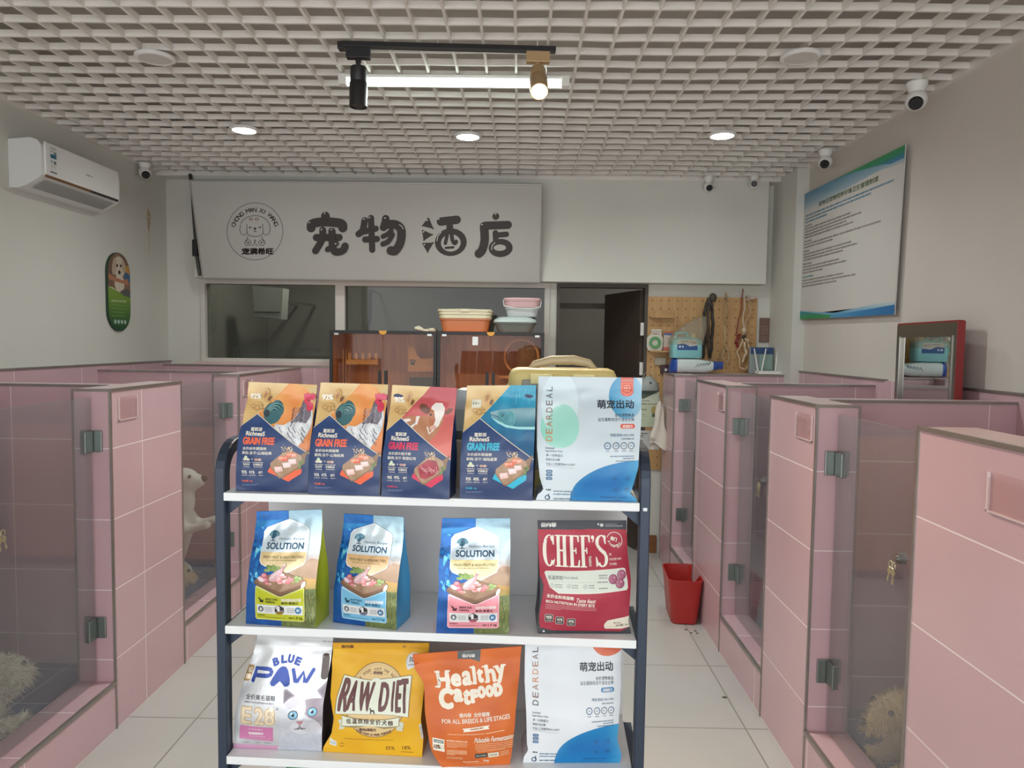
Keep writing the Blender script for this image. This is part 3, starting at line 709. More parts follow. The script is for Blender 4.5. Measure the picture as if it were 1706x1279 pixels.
    if kind == 'cow':
        A.poly([(240, 420), (300, 385), (420, 380), (520, 370), (560, 300), (680, 300), (700, 420), (640, 560), (560, 650), (510, 700)], mottle('b07858', 'c08a6a', 8))
        A.poly([(560, 280), (600, 240), (670, 240), (705, 290), (700, 350), (650, 480), (600, 520), (575, 500), (610, 430), (590, 340)], 'eae4de')
        A.poly([(545, 300), (592, 320), (612, 420), (590, 490), (555, 470), (535, 380)], 'b3704e'); A.ell(560, 365, 13, 11, '34201a')
        A.ell(490, 305, 66, 40, '6e4434', rot=35); A.ell(745, 325, 50, 24, '7a4a38', rot=-35); A.ell(592, 498, 34, 26, 'd9b0a4', rot=-25)
        for P in ([(250, 420), (330, 410), (350, 430), (290, 450)], [(330, 500), (420, 450), (440, 390), (410, 460), (350, 520)], [(400, 385), (440, 380), (420, 470), (395, 470)]): A.poly(P, 'ece4dc')
        A.line([(530, 490), (560, 560), (600, 520)], 16, 'e8e0d6')
    A.poly([(-20, 610), (235, 408), (830, 850), (830, 1290), (-20, 1290)], lambda u, v: mix('2c4a7c', '253a66', v))
    A.line([(235, 408), (830, 850)], 7, 'e3dcc9'); A.line([(540, 62), (235, 408), (-20, 620)], 5, 'f0dcae')
    # faint animal and white box on the gold corner
    for (x, y, a, b, r) in ((300, 190, 34, 62, 12), (210, 330, 70, 50, 0), (330, 250, 40, 40, 0)): A.ell(x, y, a, b, 'cfa86c', rot=r)
    for (x, y, r) in ((185, 330, 28), (225, 345, 34), (270, 340, 26)): A.ringe(x, y, r, r * .7, 6, '9a7a4c', 20, 300)
    A.ell(300, 200, 18, 44, 'b4855c', rot=14); A.ell(345, 245, 18, 30, '7d5a40', rot=20)
    if kind == 'sea': A.rect(145, 215, 240, 300, 'd8d6c4'); A.dash(155, 255, 230, 255, 26, '9aa08c', .5)
    else: A.text('92%' if kind == 'hen' else '90%', 140, 195, 250, 250, 'f4efdf', 4)
    A.text('富毅湖', 190, 552, 310, 590, cream, 2.2, nb=5); A.text('RichnesS', 145, 594, 345, 636, cream, 3, nb=6)
    A.text('GRAIN FREE', 122, 655, 450, 725, ac, 4, nb=8)
    l1, l2 = {'sea': ('全价成年期猫粮', '鲜肉·冻干·海陆盛宴'), 'hen': ('全价幼年期猫粮', '鲜肉·冻干·山海经典'), 'cow': ('全价成年期犬粮', '鲜肉·冻干·草原红肉')}[kind]
    A.text(l1, 122, 752, 378, 783, cream, 1.2, nb=4); A.text(l2, 118, 797, 432, 830, cream, 1.2, nb=4)
    for (x, c) in ((165, 'd7d2b8'), (290, 'b99484')):
        A.ell(x - 18, 882, 20, 14, c, 12); A.ell(x + 18, 882, 20, 14, mix(c, 'ffffff', .2), 12)
    A.ell(162, 860, 18, 18, 'cfe0c0', 10); A.text('+', 222, 870, 238, 886, cream, 1.5, nb=4)
    for (x0, x1, t) in ((130, 200, 'RAW'), (242, 335, 'KIBBLE')):
        A.dash(x0 - 12, 912, x1 + 10, 912, 8, cream, .5); A.text(t, x0, 924, x1, 946, cream, 1.8, nb=4); A.dash(x0, 962, x1, 962, 8, cream, .5)
    A.line([(110, 985), (345, 985)], 2, '8a93a8')
    n = {'sea': ('92%', '40%'), 'hen': ('92%', '41%'), 'cow': ('90%', '9%')}[kind]
    for (x0, x1, t) in ((112, 165, n[0]), (190, 248, n[1]), (290, 328, '#1')): A.text(t, x0, 1004, x1, 1036, cream, 1.8, nb=4); A.dash(x0, 1054, x1 + 8, 1054, 9, 'c9c4c0', .5)
    A.text('净含量' + ('1.1kg' if kind == 'sea' else '1.2kg'), 112, 1104, 222, 1128, ac, 1, nb=4); A.dash(112, 1152, 290, 1152, 6, '7f8fb0', 1); A.dash(112, 1164, 260, 1164, 4, '7f8fb0', 1)
    board(A, 385, 780, .98, ac, kind == 'cow'); return A
gold = lambda u, v: mix(mix('e2c48a', 'cda86a', .5 + .8 * noise.noise(Vector((u * 5, v * 8, 2)))), 'f0dcae', max(0, .12 - v) * 4)
RL, RRt = [(88, 68), (70, 400), (52, 800), (50, 1225)], [(800, 72), (800, 400), (797, 800), (790, 1250)]
def yb(z): return z
hen, cow, sea = richness('hen'), richness('cow'), richness('sea')
hL, hR = [(110, 68), (78, 420), (55, 800), (40, 1225)], [(830, 72), (806, 420), (800, 800), (790, 1250)]
bag('pet_food_bag', 'leftmost navy and gold bag on the top shelf, with a rooster', hL, hR, .185, .272, .267, .08, (-.619, 1.752, 1.283), R(-2.4), hen, gold, group='navy and gold grain-free bags', seed=1)
bag('pet_food_bag', 'second navy and gold rooster bag on the top shelf, beside the cow bag', hL, hR, .181, .274, .272, .08, (-.432, 1.727, 1.283), R(-4.6), hen, gold, group='navy and gold grain-free bags', seed=2)
bag('pet_food_bag', 'navy and gold bag on the top shelf with a brown and white cow on red', hL, hR, .170, .272, .268, .072, (-.2525, 1.703, 1.283), R(-6.9), cow, gold, group='navy and gold grain-free bags', seed=3)
bag('pet_food_bag', 'navy and gold bag on the top shelf with a fish on blue water', RL, RRt, .177, .273, .277, .08, (-.0555, 1.700, 1.283), R(-4.4), sea, gold, group='navy and gold grain-free bags', seed=4)

# -------- artwork: pale blue bags with a blue disc (two)
def deal(kind):
    A = Art(); top = kind == 'top'
    # crop units of the top-shelf bag (x 705..1552, y 80..1065)
    ink = '3f4a58'
    if top:
        A.ell(890, 480, 155, 165, lambda u, v: mix('93d6c4', 'd2e4e8', (u * 1.1 - .10) * 2.2 - (.5 - v) * .8))
        A.ell(890, 300, 150, 260, lambda u, v: mix('d0e2e8', 'aedad0', (v - .25) * 2.5))
        A.ell(915, 470, 125, 165, lambda u, v: mix('a9dccf', '8fd3c2', v))
        A.ell(1425, 245, 140, 175, lambda u, v: mix('3f93bf', '9cc6dc', (u - .68) * 3.2)); c2 = 'd9604e'
        A.poly([(1380, 80), (1482, 80), (1482, 215), (1462, 238), (1430, 245), (1398, 238), (1380, 215)], c2)
        A.text('MONSTERS', 1388, 108, 1474, 124, 'f4e6dc', .8, nb=4); A.line([(1390, 140), (1390, 208), (1430, 234), (1472, 208), (1472, 140), (1390, 140)], 3, 'f0b89a'); A.dash(1405, 178, 1460, 178, 14, 'f0c8b0', .6); A.dash(1405, 158, 1455, 158, 10, 'f0b89a', .6); A.dash(1410, 200, 1452, 200, 9, 'f0b89a', .6)
    else:
        A.ell(1440, 90, 150, 140, lambda u, v: mix('cf5a34', 'e0c4b4', max(0, (v - .1) * 5))); A.ell(1436, 70, 30, 26, '3a5a96'); c2 = '3f84b4'
    A.poly([(970 + 0, 1075)] + [(980 + 560 * (1 - math.cos(R(a))) * 1.0, 1040 - 305 * math.sin(R(a))) for a in range(4, 91, 6)] + [(1560, 735), (1570, 1075)],
           lambda u, v: mix(mix('0f6cb0', '1a86c0', abs(v - .86) * 5), '5fb2d4', max(0, (u - .86) * 4, (.36 - u + (1 - v) * .9) * 2.5)))
    # vertical wordmark
    lx0, lx1 = 778, 832
    for i, ch in enumerate('DEARDEAL'):
        yc = 572 - i * 55.5; c = mix('d89a6a', '6d747e', min(1, i / 6)) if top else mix('5a5560', 'e09a6a', 1 - abs(i - 3.5) / 3.5)
        A.text(ch, 805 - 19, yc - 25, 805 + 19, yc + 25, c, 1.6, rot=-90, nb=5)
    A.text('萌宠出动', 1192, 272, 1484, 338, '333a46', 3, nb=6)
    A.text('全价宠物食品', 1328, 376, 1484, 402, ink, .8, nb=4); A.text('益生菌鲜肉冻干混合主粮', 1192, 408, 1484, 436, '66707c', .6, nb=4)
    A.rr(1370, 456, 1488, 492, 17, c2); A.text('成猫配方', 1388, 464, 1470, 486, 'f4ece6', 1, nb=4)
    A.text('特粒添加15%+10%', 1288, 530, 1478, 552, '56708c', .8, nb=4); A.dash(1375, 570, 1478, 570, 13, '7a848e', .7)
    for i, x in enumerate((1264, 1331, 1394, 1454)):
        A.ringe(x, 622, 24, 24, 7, '3a628e' if i == 0 else '75787e'); A.ringe(x, 622, 24, 24, 7, '3a628e', -90, (-60, 40, -40, 10)[i]); A.dash(x - 9, 622, x + 9, 622, 9, '6a7a90', .6); A.dash(x - 16, 662, x + 16, 662, 8, '66707c', .6)
    for (x0, y) in ((1284, 702), (1385, 720), (1330, 740)): A.dash(x0, y, 1476, y, 9, '4a6a88', .7)
    A.text('Limited', 778, 636, 846, 652, ink, .6, nb=4); A.text('Ingredient Diet', 778, 660, 912, 678, ink, .6, nb=4)
    A.text('单一动物蛋白', 782, 690, 912, 712, '66707c', .5, nb=4); A.text('高蛋白低谷糖', 782, 724, 890, 744, '66707c', .5, nb=4); A.text('不含人工防腐剂BHA & BHT', 782, 758, 1010, 780, '66707c', .5, nb=4); A.line([(784, 784), (1005, 800)], 2, '9aa4ac')
    for y in (828, 856, 886): A.rr(784, y - 12, 834, y + 12, 9, '38668e'); A.dash(794, y, 826, y, 10, 'b9cede', .5)
    A.dash(786, 980, 826, 980, 14, '33404e', .6); A.dash(846, 990, 1010, 990, 13, '5a7a92', .6); A.dash(846, 1014, 1010, 1014, 13, '5a7a92', .6); A.dash(846, 1052, 1000, 1052, 14, '3a5a72', .6)
    A.ringe(798, 1042, 18, 16, 8, '2a4668'); A.line([(812, 1010), (814, 1060)], 8, '2a4668')
    for (x, y) in ((1330, 880), (1430, 878), (1335, 970), (1430, 965)):
        A.ringe(x, y, 22, 18, 3, '2a5a8a', 30, 330); A.dash(x - 14, y, x + 14, y, 14, '245080', .6)
    A.text('Airdried Dry Food', 1215, 1026, 1420, 1042, '1f4a76', .8, nb=4); A.text('With Freeze-dried', 1200, 1048, 1380, 1062, '1f4a76', .6, nb=4); return A
pale = lambda u, v: mix('c4d3da', 'd3e0e6', v + .3 * noise.noise(Vector((u * 3, v * 5, 4))))
dT, dB = deal('top'), deal('low')
bag('pet_food_bag', 'large pale blue bag with a teal patch at the right end of the top shelf', [(716, 80), (708, 400), (710, 650), (735, 880), (768, 985), (722, 1020), (706, 1065)], [(1552, 95), (1545, 400), (1520, 640), (1510, 790), (1468, 960), (1452, 1000), (1500, 1040), (1508, 1065)],
    .245, .298, .298, .10, (.1635, 1.700, 1.283), R(-.6), dT, pale, back='c3d2d9', gus='c9d6dc', group='pale blue bags with a blue disc', bulge=.016, seed=5)
for it in range(len(dB.it)):                       # same drawing on the lower bag, a little higher on the sheet
    V = dB.it[it][0]; dB.it[it] = ([(x, y - 8) for x, y in V], *dB.it[it][1:])
bag('pet_food_bag', 'white and blue bag with an orange corner patch, right end of the lower shelf', [(716, 60), (712, 420), (726, 640), (735, 900), (748, 960), (712, 1010), (702, 1065)], [(1566, 72), (1552, 420), (1528, 640), (1512, 860), (1552, 1000), (1540, 1066)],
    .246, .306, .300, .10, (.142, 1.733, .606), R(1.9), dB, lambda u, v: mix('d3dade', 'e0e6ea', v + .4 * noise.noise(Vector((u * 3, v * 5, 8)))), back='d5dcdf', gus='cfcfd6', group='pale blue bags with a blue disc', bulge=.016, seed=6)
# -------- artwork: blue bags with a white hexagon (three)
def solution(pc, pd, who, zh, hexlow):
    A = Art()                                       # crop units: TL(140,55) TR(635,55) BL(113,872) BR(635,872)
    A.rect(385, 40, 660, 330, lambda u, v: mix('8fb3c4', 'c6dae2', v * 4)); A.rect(385, 325, 660, 420, lambda u, v: mix('c6dae2', 'd9c2b4', (v - .33) * 9))
    A.poly([(385, 470), (520, 420), (590, 385), (660, 405), (660, 560), (385, 560)], lambda u, v: mix('c0a48c', 'a08468', (v - .42) * 5 + .4 * noise.noise(Vector((u * 9, v * 9, 1)))))
    A.poly([(385, 545), (560, 515), (660, 530), (660, 620), (385, 640)], lambda u, v: mix('c9a060', '9a8c4c', (v - .56) * 8 + .3 * noise.noise(Vector((u * 12, v * 9, 7)))))
    A.rect(385, 590, 660, 900, lambda u, v: mix('7f8a50', '52613a', .4 + .9 * noise.noise(Vector((u * 22, v * 12, 5)))))
    rn = random.Random(8)
    for i in range(70):
        x = rn.uniform(560, 634); y = rn.uniform(630, 850); A.line([(x, y), (x + rn.uniform(-8, 8), y - rn.uniform(15, 40))], 3, rn.choice(['9aa468', '4d5a35', '7c8a4e', 'b0a86c']))
    # metallic blue left half
    A.poly([(100, 40), (385, 40), (385, 125), (225, 180), (215, 430), (385, 480), (385, 900), (100, 900)], lambda u, v: mix('1f70be', '164f98', v + .5 * noise.noise(Vector((u * 6, v * 6, 2)))))
    for i in range(30):
        x = 128 + rn.uniform(0, 75); y = rn.uniform(140, 520)
        A.poly([(x, y), (x + rn.uniform(10, 34), y + rn.uniform(-16, 16)), (x + rn.uniform(5, 28), y + rn.uniform(16, 50)), (x - rn.uniform(0, 10), y + rn.uniform(10, 40))], rn.choice(['2f98de', '1c7ac4', '52b4ea', '14589c', '7ad4f0', '0f4a8a']))
    A.poly([(140, 130), (360, 118), (240, 165), (150, 175)], '2a84c4'); A.dash(160, 80, 230, 80, 14, '3f6ea6', .6); A.dash(160, 100, 215, 100, 10, '3f6ea6', .6)
    # hexagon
    H = [(390, 122), (405, 122), (530, 178), (550, 200), (550, 400), (536, 425), (420, 480), (380, 480), (228, 425), (212, 400), (214, 205), (236, 176)]
    A.poly([((x - 382) * 1.03 + 382, (y - 300) * 1.03 + 300) for x, y in H], 'f2f6f6'); A.poly(H, 'd3e2ea')
    A.poly([(213, 345), (550, 345), (550, 400), (536, 425), (420, 480), (380, 480), (228, 425), (212, 400)], lambda u, v: mix(hexlow, mix(hexlow, 'ffffff', .5), (v - .35) * 4))
    for i in range(9):
        a = R(-160 + i * 17.5); x, y = 291 + 34 * math.cos(a), 240 + 34 * math.sin(a); A.line([(291, 256), (x, y)], 4, '3f6d84'); A.ell(x, y, 10, 9, '5b8ba0', 10)
    for i in range(12): A.ell(291 + rn.uniform(-32, 32), 226 + rn.uniform(-20, 22), 8, 7, rn.choice(['4d7f96', '6fa0b2', '3a6880']), 8)
    A.line([(291, 200), (291, 272)], 7, '2f5870'); A.line([(272, 271), (312, 271)], 4, '2f5870')
    A.text('Holistic Recipe', 338, 246, 522, 268, '5f7f92', .6, slant=.2, nb=4); A.text('SOLUTION', 248, 282, 522, 324, '355a74', 3, nb=6)
    A.text('FRESH MEAT & HIGH-PROTEIN', 236, 369, 530, 387, '8a7a50', 1, nb=4); A.dash(262, 399, 488, 399, 8, 'a8975f', .6)
    # board with meat
    A.poly([(188, 545), (215, 520), (400, 470), (560, 530), (570, 545), (568, 565), (400, 638), (370, 636), (190, 562)], '7a5c46'); A.poly([(190, 545), (215, 520), (400, 470), (560, 530), (568, 545), (395, 612)], mottle('9c7c62', '85664e', 9))
    for i in range(18): A.ell(300 + rn.uniform(-40, 80), 452 + rn.uniform(-14, 18), 15, 11, rn.choice(['88a45c', '6d8a48', 'a2b878']), 9)
    for i in range(10): A.ell(490 + rn.uniform(-30, 40), 525 + rn.uniform(-16, 16), 15, 10, rn.choice(['88a45c', '7d9a58', 'a2b878']), 9)
    for (x, y) in ((240, 525), (262, 505), (275, 535)): A.ell(x, y, 24, 20, 'c56a78'); A.ell(x - 4, y - 4, 14, 10, 'dca0aa')
    for i in range(34):
        t = rn.random(); x = 285 + 190 * t; y = 520 - 34 * math.sin(math.pi * t) + rn.uniform(0, 62 - 20 * abs(t - .5)); r_ = rn.uniform(13, 22)
        c = rn.choice(['dca6a4', 'cf8484', 'e6bab4', 'c66e70', 'e9c9c4', 'd99a98']); A.poly([(x + r_ * rn.uniform(.7, 1.1) * math.cos(k), y + r_ * .62 * rn.uniform(.7, 1.1) * math.sin(k)) for k in np.linspace(0, 5.5, 7)], c)
        A.line([(x - r_ * .5, y - r_ * .2), (x + r_ * .4, y - r_ * .32)], 3, mix(c, 'ffffff', .5))
    A.poly([(300, 525), (318, 492), (352, 468), (384, 452), (400, 428), (410, 424), (416, 434), (404, 458), (396, 486), (372, 516), (338, 538), (312, 540)], 'd3a9ae'); A.poly([(306, 518), (326, 488), (360, 468), (392, 448), (384, 474), (350, 506), (322, 528)], 'e2c4c8'); A.line([(318, 520), (345, 494), (380, 470)], 4, 'efdcde'); A.ell(408, 429, 10, 8, 'efe4de')
    A.ell(240, 528, 26, 14, 'e9d4dc', rot=25); A.ell(553, 560, 12, 26, 'f2ece8', rot=25)
    # lower coloured panel
    A.poly([(200, 580), (212, 574), (380, 640), (402, 640), (552, 576), (562, 585), (562, 815), (552, 826), (205, 826), (194, 815)], mix(pc, 'ffffff', .45))
    A.poly([(204, 586), (380, 647), (402, 647), (556, 584), (556, 820), (200, 820)], pc)
    dk = pd
    if who[0] == 'KITTEN FORMULA': A.ell(250, 684, 18, 12, dk); A.ell(236, 668, 9, 9, dk); A.line([(266, 684), (272, 664)], 5, dk); A.poly([(229, 664), (232, 653), (238, 661)], dk); A.poly([(237, 661), (243, 655), (244, 665)], dk)
    else:
        A.poly([(222, 656), (236, 662), (246, 674), (264, 674), (262, 694), (256, 694), (254, 684), (242, 684), (240, 694), (234, 694), (232, 674), (224, 668)], dk); A.line([(262, 676), (270, 672)], 4, dk)
    a, b = who[0].split(' FORMULA')[0], 'FORMULA'
    A.text(a, 280, 658, 370, 674, dk, 1.6, nb=4); A.text(b, 280, 680, 350, 695, dk, 1.6, nb=4)
    A.text(zh[0], 396, 656, 540, 678, 'f6f0ec', 1.6, nb=4); A.text(zh[1], 396, 682, 515, 702, dk, 1.2, nb=4)
    A.rect(210, 710, 550, 778, 'e4e8e8'); A.ell(240, 743, 21, 22, '6f7478'); A.ell(240, 745, 8, 12, 'e4e8e8', 12); A.ell(516, 744, 21, 22, '4a86b4'); A.ringe(516, 744, 21, 22, 4, '2f5f8a'); A.dash(506, 744, 528, 744, 16, 'd6e6f0', .6)
    for k, y in enumerate((732, 745, 758)): A.dash(270, y, 325, y, 7, '8a8e90', .5); A.dash(434, y, 490, y, 7, '8a8e90', .5)
    A.poly([(345, 727), (378, 708), (413, 727), (413, 760), (345, 760)], '3c3a40'); A.poly([(345, 760), (413, 760), (400, 776), (378, 782), (356, 776)], mix(pc, '803040', .35)); A.dash(358, 768, 402, 768, 8, '7a3a48', .6)
    A.text('#', 352, 722, 364, 738, 'f2f2f2', 1.4, nb=4); A.text('1', 366, 718, 380, 754, 'f2f2f2', 2.5, nb=4); A.line([(384, 752), (408, 752)], 4, 'c9c9c9')
    A.dash(212, 792, 268, 792, 9, dk, .6); A.dash(212, 806, 420, 806, 4, dk, .8); A.dash(446, 802, 478, 802, 13, dk, .5); A.text('1.5 kg', 486, 792, 545, 812, dk, 1.6, nb=4)
    return A
sL, sR = [(140, 55), (128, 300), (124, 420), (130, 520), (120, 700), (113, 872)], [(635, 55), (640, 250), (637, 500), (636, 872)]
sbase = lambda u, v: ('164f98' if u < .5 else '66744a')
dogs = dict(back='15437e', group='blue bags with a white hexagon', wr=.0018)
def sol_bag(lab, W, HL, HR, pos, ang, A, gus, glab, seed):
    bag('pet_food_bag', lab, sL, sR, W, HL, HR, .085, pos, ang, A, sbase, gus=gus, glab=glab, seed=seed, foil='foil_print', **dogs)
sol_bag('blue bag with a lime green panel and lime side, left end of the middle shelf', .185, .277, .290, (-.595, 1.737, .945), R(-6.9), solution('c3ca2e', '3a3c22', ('ADULT DOG FORMULA',), ('全价鹿肉成犬粮', '鲜肉·高蛋白'), 'e3c890'), 'a9b52e', 'lime green side', 7)
sol_bag('blue bag with a light blue panel and side, second on the middle shelf', .175, .271, .275, (-.385, 1.745, .945), R(-13.8), solution('7cc2e6', '2c4c66', ('KITTEN FORMULA',), ('全价幼猫鸡肉粮', '鲜肉·高蛋白'), 'ddb27c'), '3f93c4', 'light blue side', 8)
sol_bag('blue bag with a pink panel, third on the middle shelf', .180, .276, .278, (-.110, 1.712, .945), R(1.4), solution('ee9aa6', '5a3038', ('SENIOR DOG FORMULA',), ('全价老年犬鸡肉粮', '鲜肉·高蛋白'), 'f0e0a4'), 'e08e9c', 'pink side', 9)

# -------- artwork: red bag
def chefs():
    A = Art(); cr = 'ece7da'; dk = '33363b'                # crop units TL(90,45) TR(1030,45) BL(100,1220) BR(1068,1220)
    A.rect(60, 20, 1100, 142, '3a3e45'); A.text('倍内菲', 126, 68, 286, 114, 'eeeeea', 3.5, nb=6); A.dash(725, 85, 745, 85, 24, 'd9d9d6', .5); A.ell(768, 95, 20, 18, 'c9c9c6'); A.dash(808, 84, 930, 84, 6, 'a9abad', .8); A.dash(808, 104, 990, 104, 9, 'b9bbbd', .8)
    def slab(t, x0, y0, x1, y1, bold): A.text(t, x0, y0, x1, y1, cr, bold, nb=8)
    # condensed serif capitals drawn from strokes
    def I(x, w, y0=200, y1=510, sf=16): A.rect(x - w / 2, y0, x + w / 2, y1, cr); A.rect(x - w / 2 - sf, y0, x + w / 2 + sf, y0 + 12, cr); A.rect(x - w / 2 - sf, y1 - 12, x + w / 2 + sf, y1, cr)
    def thick(cx, cy, rx, ry, a0, a1, wmax, wmin=9):
        P, W = [], []
        for i in range(29):
            a = R(a0 + (a1 - a0) * i / 28); P.append((cx + rx * math.cos(a), cy + ry * math.sin(a))); W.append(wmin + (wmax - wmin) * abs(math.cos(a)) ** 1.3)
        A.line(P, W, cr)
    thick(212, 355, 48, 150, -40, -320, 38, 12); A.poly([(246, 205), (262, 205), (264, 300), (252, 300), (240, 255)], cr); A.poly([(246, 470), (268, 430), (270, 450), (255, 505)], cr)
    I(308, 34); I(372, 34); A.rect(308, 345, 372, 362, cr)
    I(448, 34); A.rect(448, 200, 512, 214, cr); A.rect(448, 496, 515, 510, cr); A.rect(448, 345, 492, 360, cr); A.poly([(500, 200), (522, 200), (524, 270), (512, 270)], cr); A.poly([(502, 510), (524, 510), (528, 440), (516, 440)], cr); A.poly([(484, 325), (496, 325), (496, 382), (484, 382)], cr)
    I(565, 34); A.rect(565, 200, 628, 214, cr); A.rect(565, 345, 608, 360, cr); A.poly([(616, 200), (638, 200), (640, 275), (628, 275)], cr); A.poly([(598, 325), (610, 325), (610, 382), (598, 382)], cr)
    A.text('MEAT', 622, 405, 648, 500, cr, .8, rot=0, nb=4)
    A.ell(668, 222, 17, 20, cr); A.poly([(655, 230), (685, 222), (684, 250), (668, 278), (664, 272), (672, 248)], cr)
    thick(762, 275, 46, 70, -35, -230, 34, 12); A.line([(722, 305), (745, 340), (790, 378), (806, 410)], [26, 36, 36, 26], cr); thick(762, 432, 44, 70, -30, 150, 34, 12)
    A.poly([(792, 205), (806, 205), (808, 292), (796, 292), (786, 250)], cr); A.poly([(696, 500), (710, 505), (722, 470), (704, 410), (694, 412)], cr)
    A.ringe(900, 252, 80, 80, 6, cr, -160, 70); A.text('热门', 862, 222, 925, 258, cr, 3, rot=18, nb=6); A.arc_text('steamed', 900, 252, 58, 165, 35, 22, cr, 1.2)
    for (t, y, x1) in (('THE', 390, 860), ('TRUSTED WAY', 437, 968), ('TO FEED', 483, 915)): A.text(t, 834, y - 11, x1, y + 11, 'e6c9c4', 1.4, nb=4)
    A.poly([(160, 572), (175, 555), (980, 527), (1002, 535), (1025, 725), (1012, 745), (700, 765), (300, 772), (215, 715), (195, 660)], cr); A.poly([(166, 575), (178, 562), (978, 534), (996, 542), (1018, 722), (1008, 738), (700, 758), (304, 764), (222, 712), (200, 655)], 'd6ded2')
    A.text('低温烘焙', 195, 595, 345, 635, '7d807c', 1.4, nb=4); A.text('(Oven baked)', 350, 598, 500, 628, '8f928e', .8, nb=4); A.line([(200, 652), (680, 655)], 2, 'a9aca6')
    for (x, y) in ((235, 695), (408, 695), (575, 697)): A.ringe(x, y, 20, 20, 4, '969a94'); A.line([(x - 8, y + 8), (x + 8, y - 10)], 5, '7f837d')
    for (x0, x1) in ((265, 340), (440, 505), (610, 670)): A.dash(x0, 685, x1, 685, 14, '8f938d', .6); A.dash(x0, 708, x1, 708, 12, '8f938d', .6)
    for y, x0 in ((590, 720), (615, 720), (655, 700), (715, 718)): A.dash(x0, y, 810, y, 15, '8a8e88', .6)
    for (x, y) in ((868, 630), (960, 592), (938, 675)):
        A.ell(x, y, 48, 48, '8a4258'); A.ell(x - 5, y - 4, 40, 40, 'a8607a')
        for i in range(5): A.line([(x - 4 - i * 9, y - 40 + i * 4), (x - 16 - i * 9, y), (x - 6 - i * 6, y + 40 - i * 4)], 3, 'c490a4')
        A.ell(x + 12, y - 16, 9, 7, 'd9b0bf')
    A.text('全价全阶段猫粮', 182, 790, 458, 828, cr, 2.2, rot=4, nb=6); A.text('Taste feast', 482, 818, 682, 862, cr, 1.6, slant=.25, rot=3, nb=4)
    A.text('RICH NUTRITION IN EVERY BITE', 175, 862, 672, 892, cr, 2, rot=4, nb=5)
    for i in range(4): A.dash(172, 893 + i * 15, (690, 690, 690, 330)[i], 918 + i * 16 - (18 if i == 3 else 0), 7, 'dba2a4', .7)
    for (x, y, t) in ((208, 1045, '95%'), (318, 1068, '41%'), (437, 1085, '0%')):
        A.rr(x - 42, y - 42, x + 46, y + 46, 16, 'cfc0ba'); A.rr(x - 38, y - 38, x + 42, y + 42, 13, '43403f'); A.text(t, x - 26, y - 24, x + 30, y + 6, cr, 2, nb=5); A.dash(x - 22, y + 24, x + 26, y + 24, 10, 'cfc8c0', .6)
    A.poly([(782, 1110), (815, 1068), (1000, 1035), (1090, 1005), (1090, 1140), (960, 1165), (800, 1165), (782, 1150)], 'ddd6c4'); A.dash(880, 1100, 955, 1100, 18, '8a7a6a', .6); A.text('净含量1.5kg', 900, 1112, 1035, 1140, '7a6a5c', 1.2, rot=-6, nb=4); A.line([(800, 1142), (930, 1140)], 3, 'b8a898')
    A.poly([(60, 1160), (140, 1160), (250, 1185), (960, 1195), (1040, 1150), (1100, 1150), (1100, 1240), (60, 1240)], '35393e'); A.poly([(60, 620), (125, 620), (150, 700), (110, 1000), (125, 1180), (60, 1180)], '3a3d42'); A.ell(158, 1195, 11, 11, 'c9cdd0'); return A
bag('pet_food_bag', 'red bag with cream capitals and a black top band, right end of the middle shelf', [(90, 45), (105, 400), (112, 620), (118, 760), (105, 1000), (92, 1110), (100, 1220)], [(1030, 45), (1040, 400), (1062, 650), (1045, 900), (1035, 1080), (1068, 1220)],
    .232, .272, .273, .09, (.168, 1.723, .945), R(2.5), chefs(), lambda u, v: mix('b23346', 'a02a3e', v + .5 * noise.noise(Vector((u * 4, v * 4, 1)))), back='33363b', gus='33363b', foil='matte_print', glab='dark side', seed=10, bulge=.018, seal=.08)

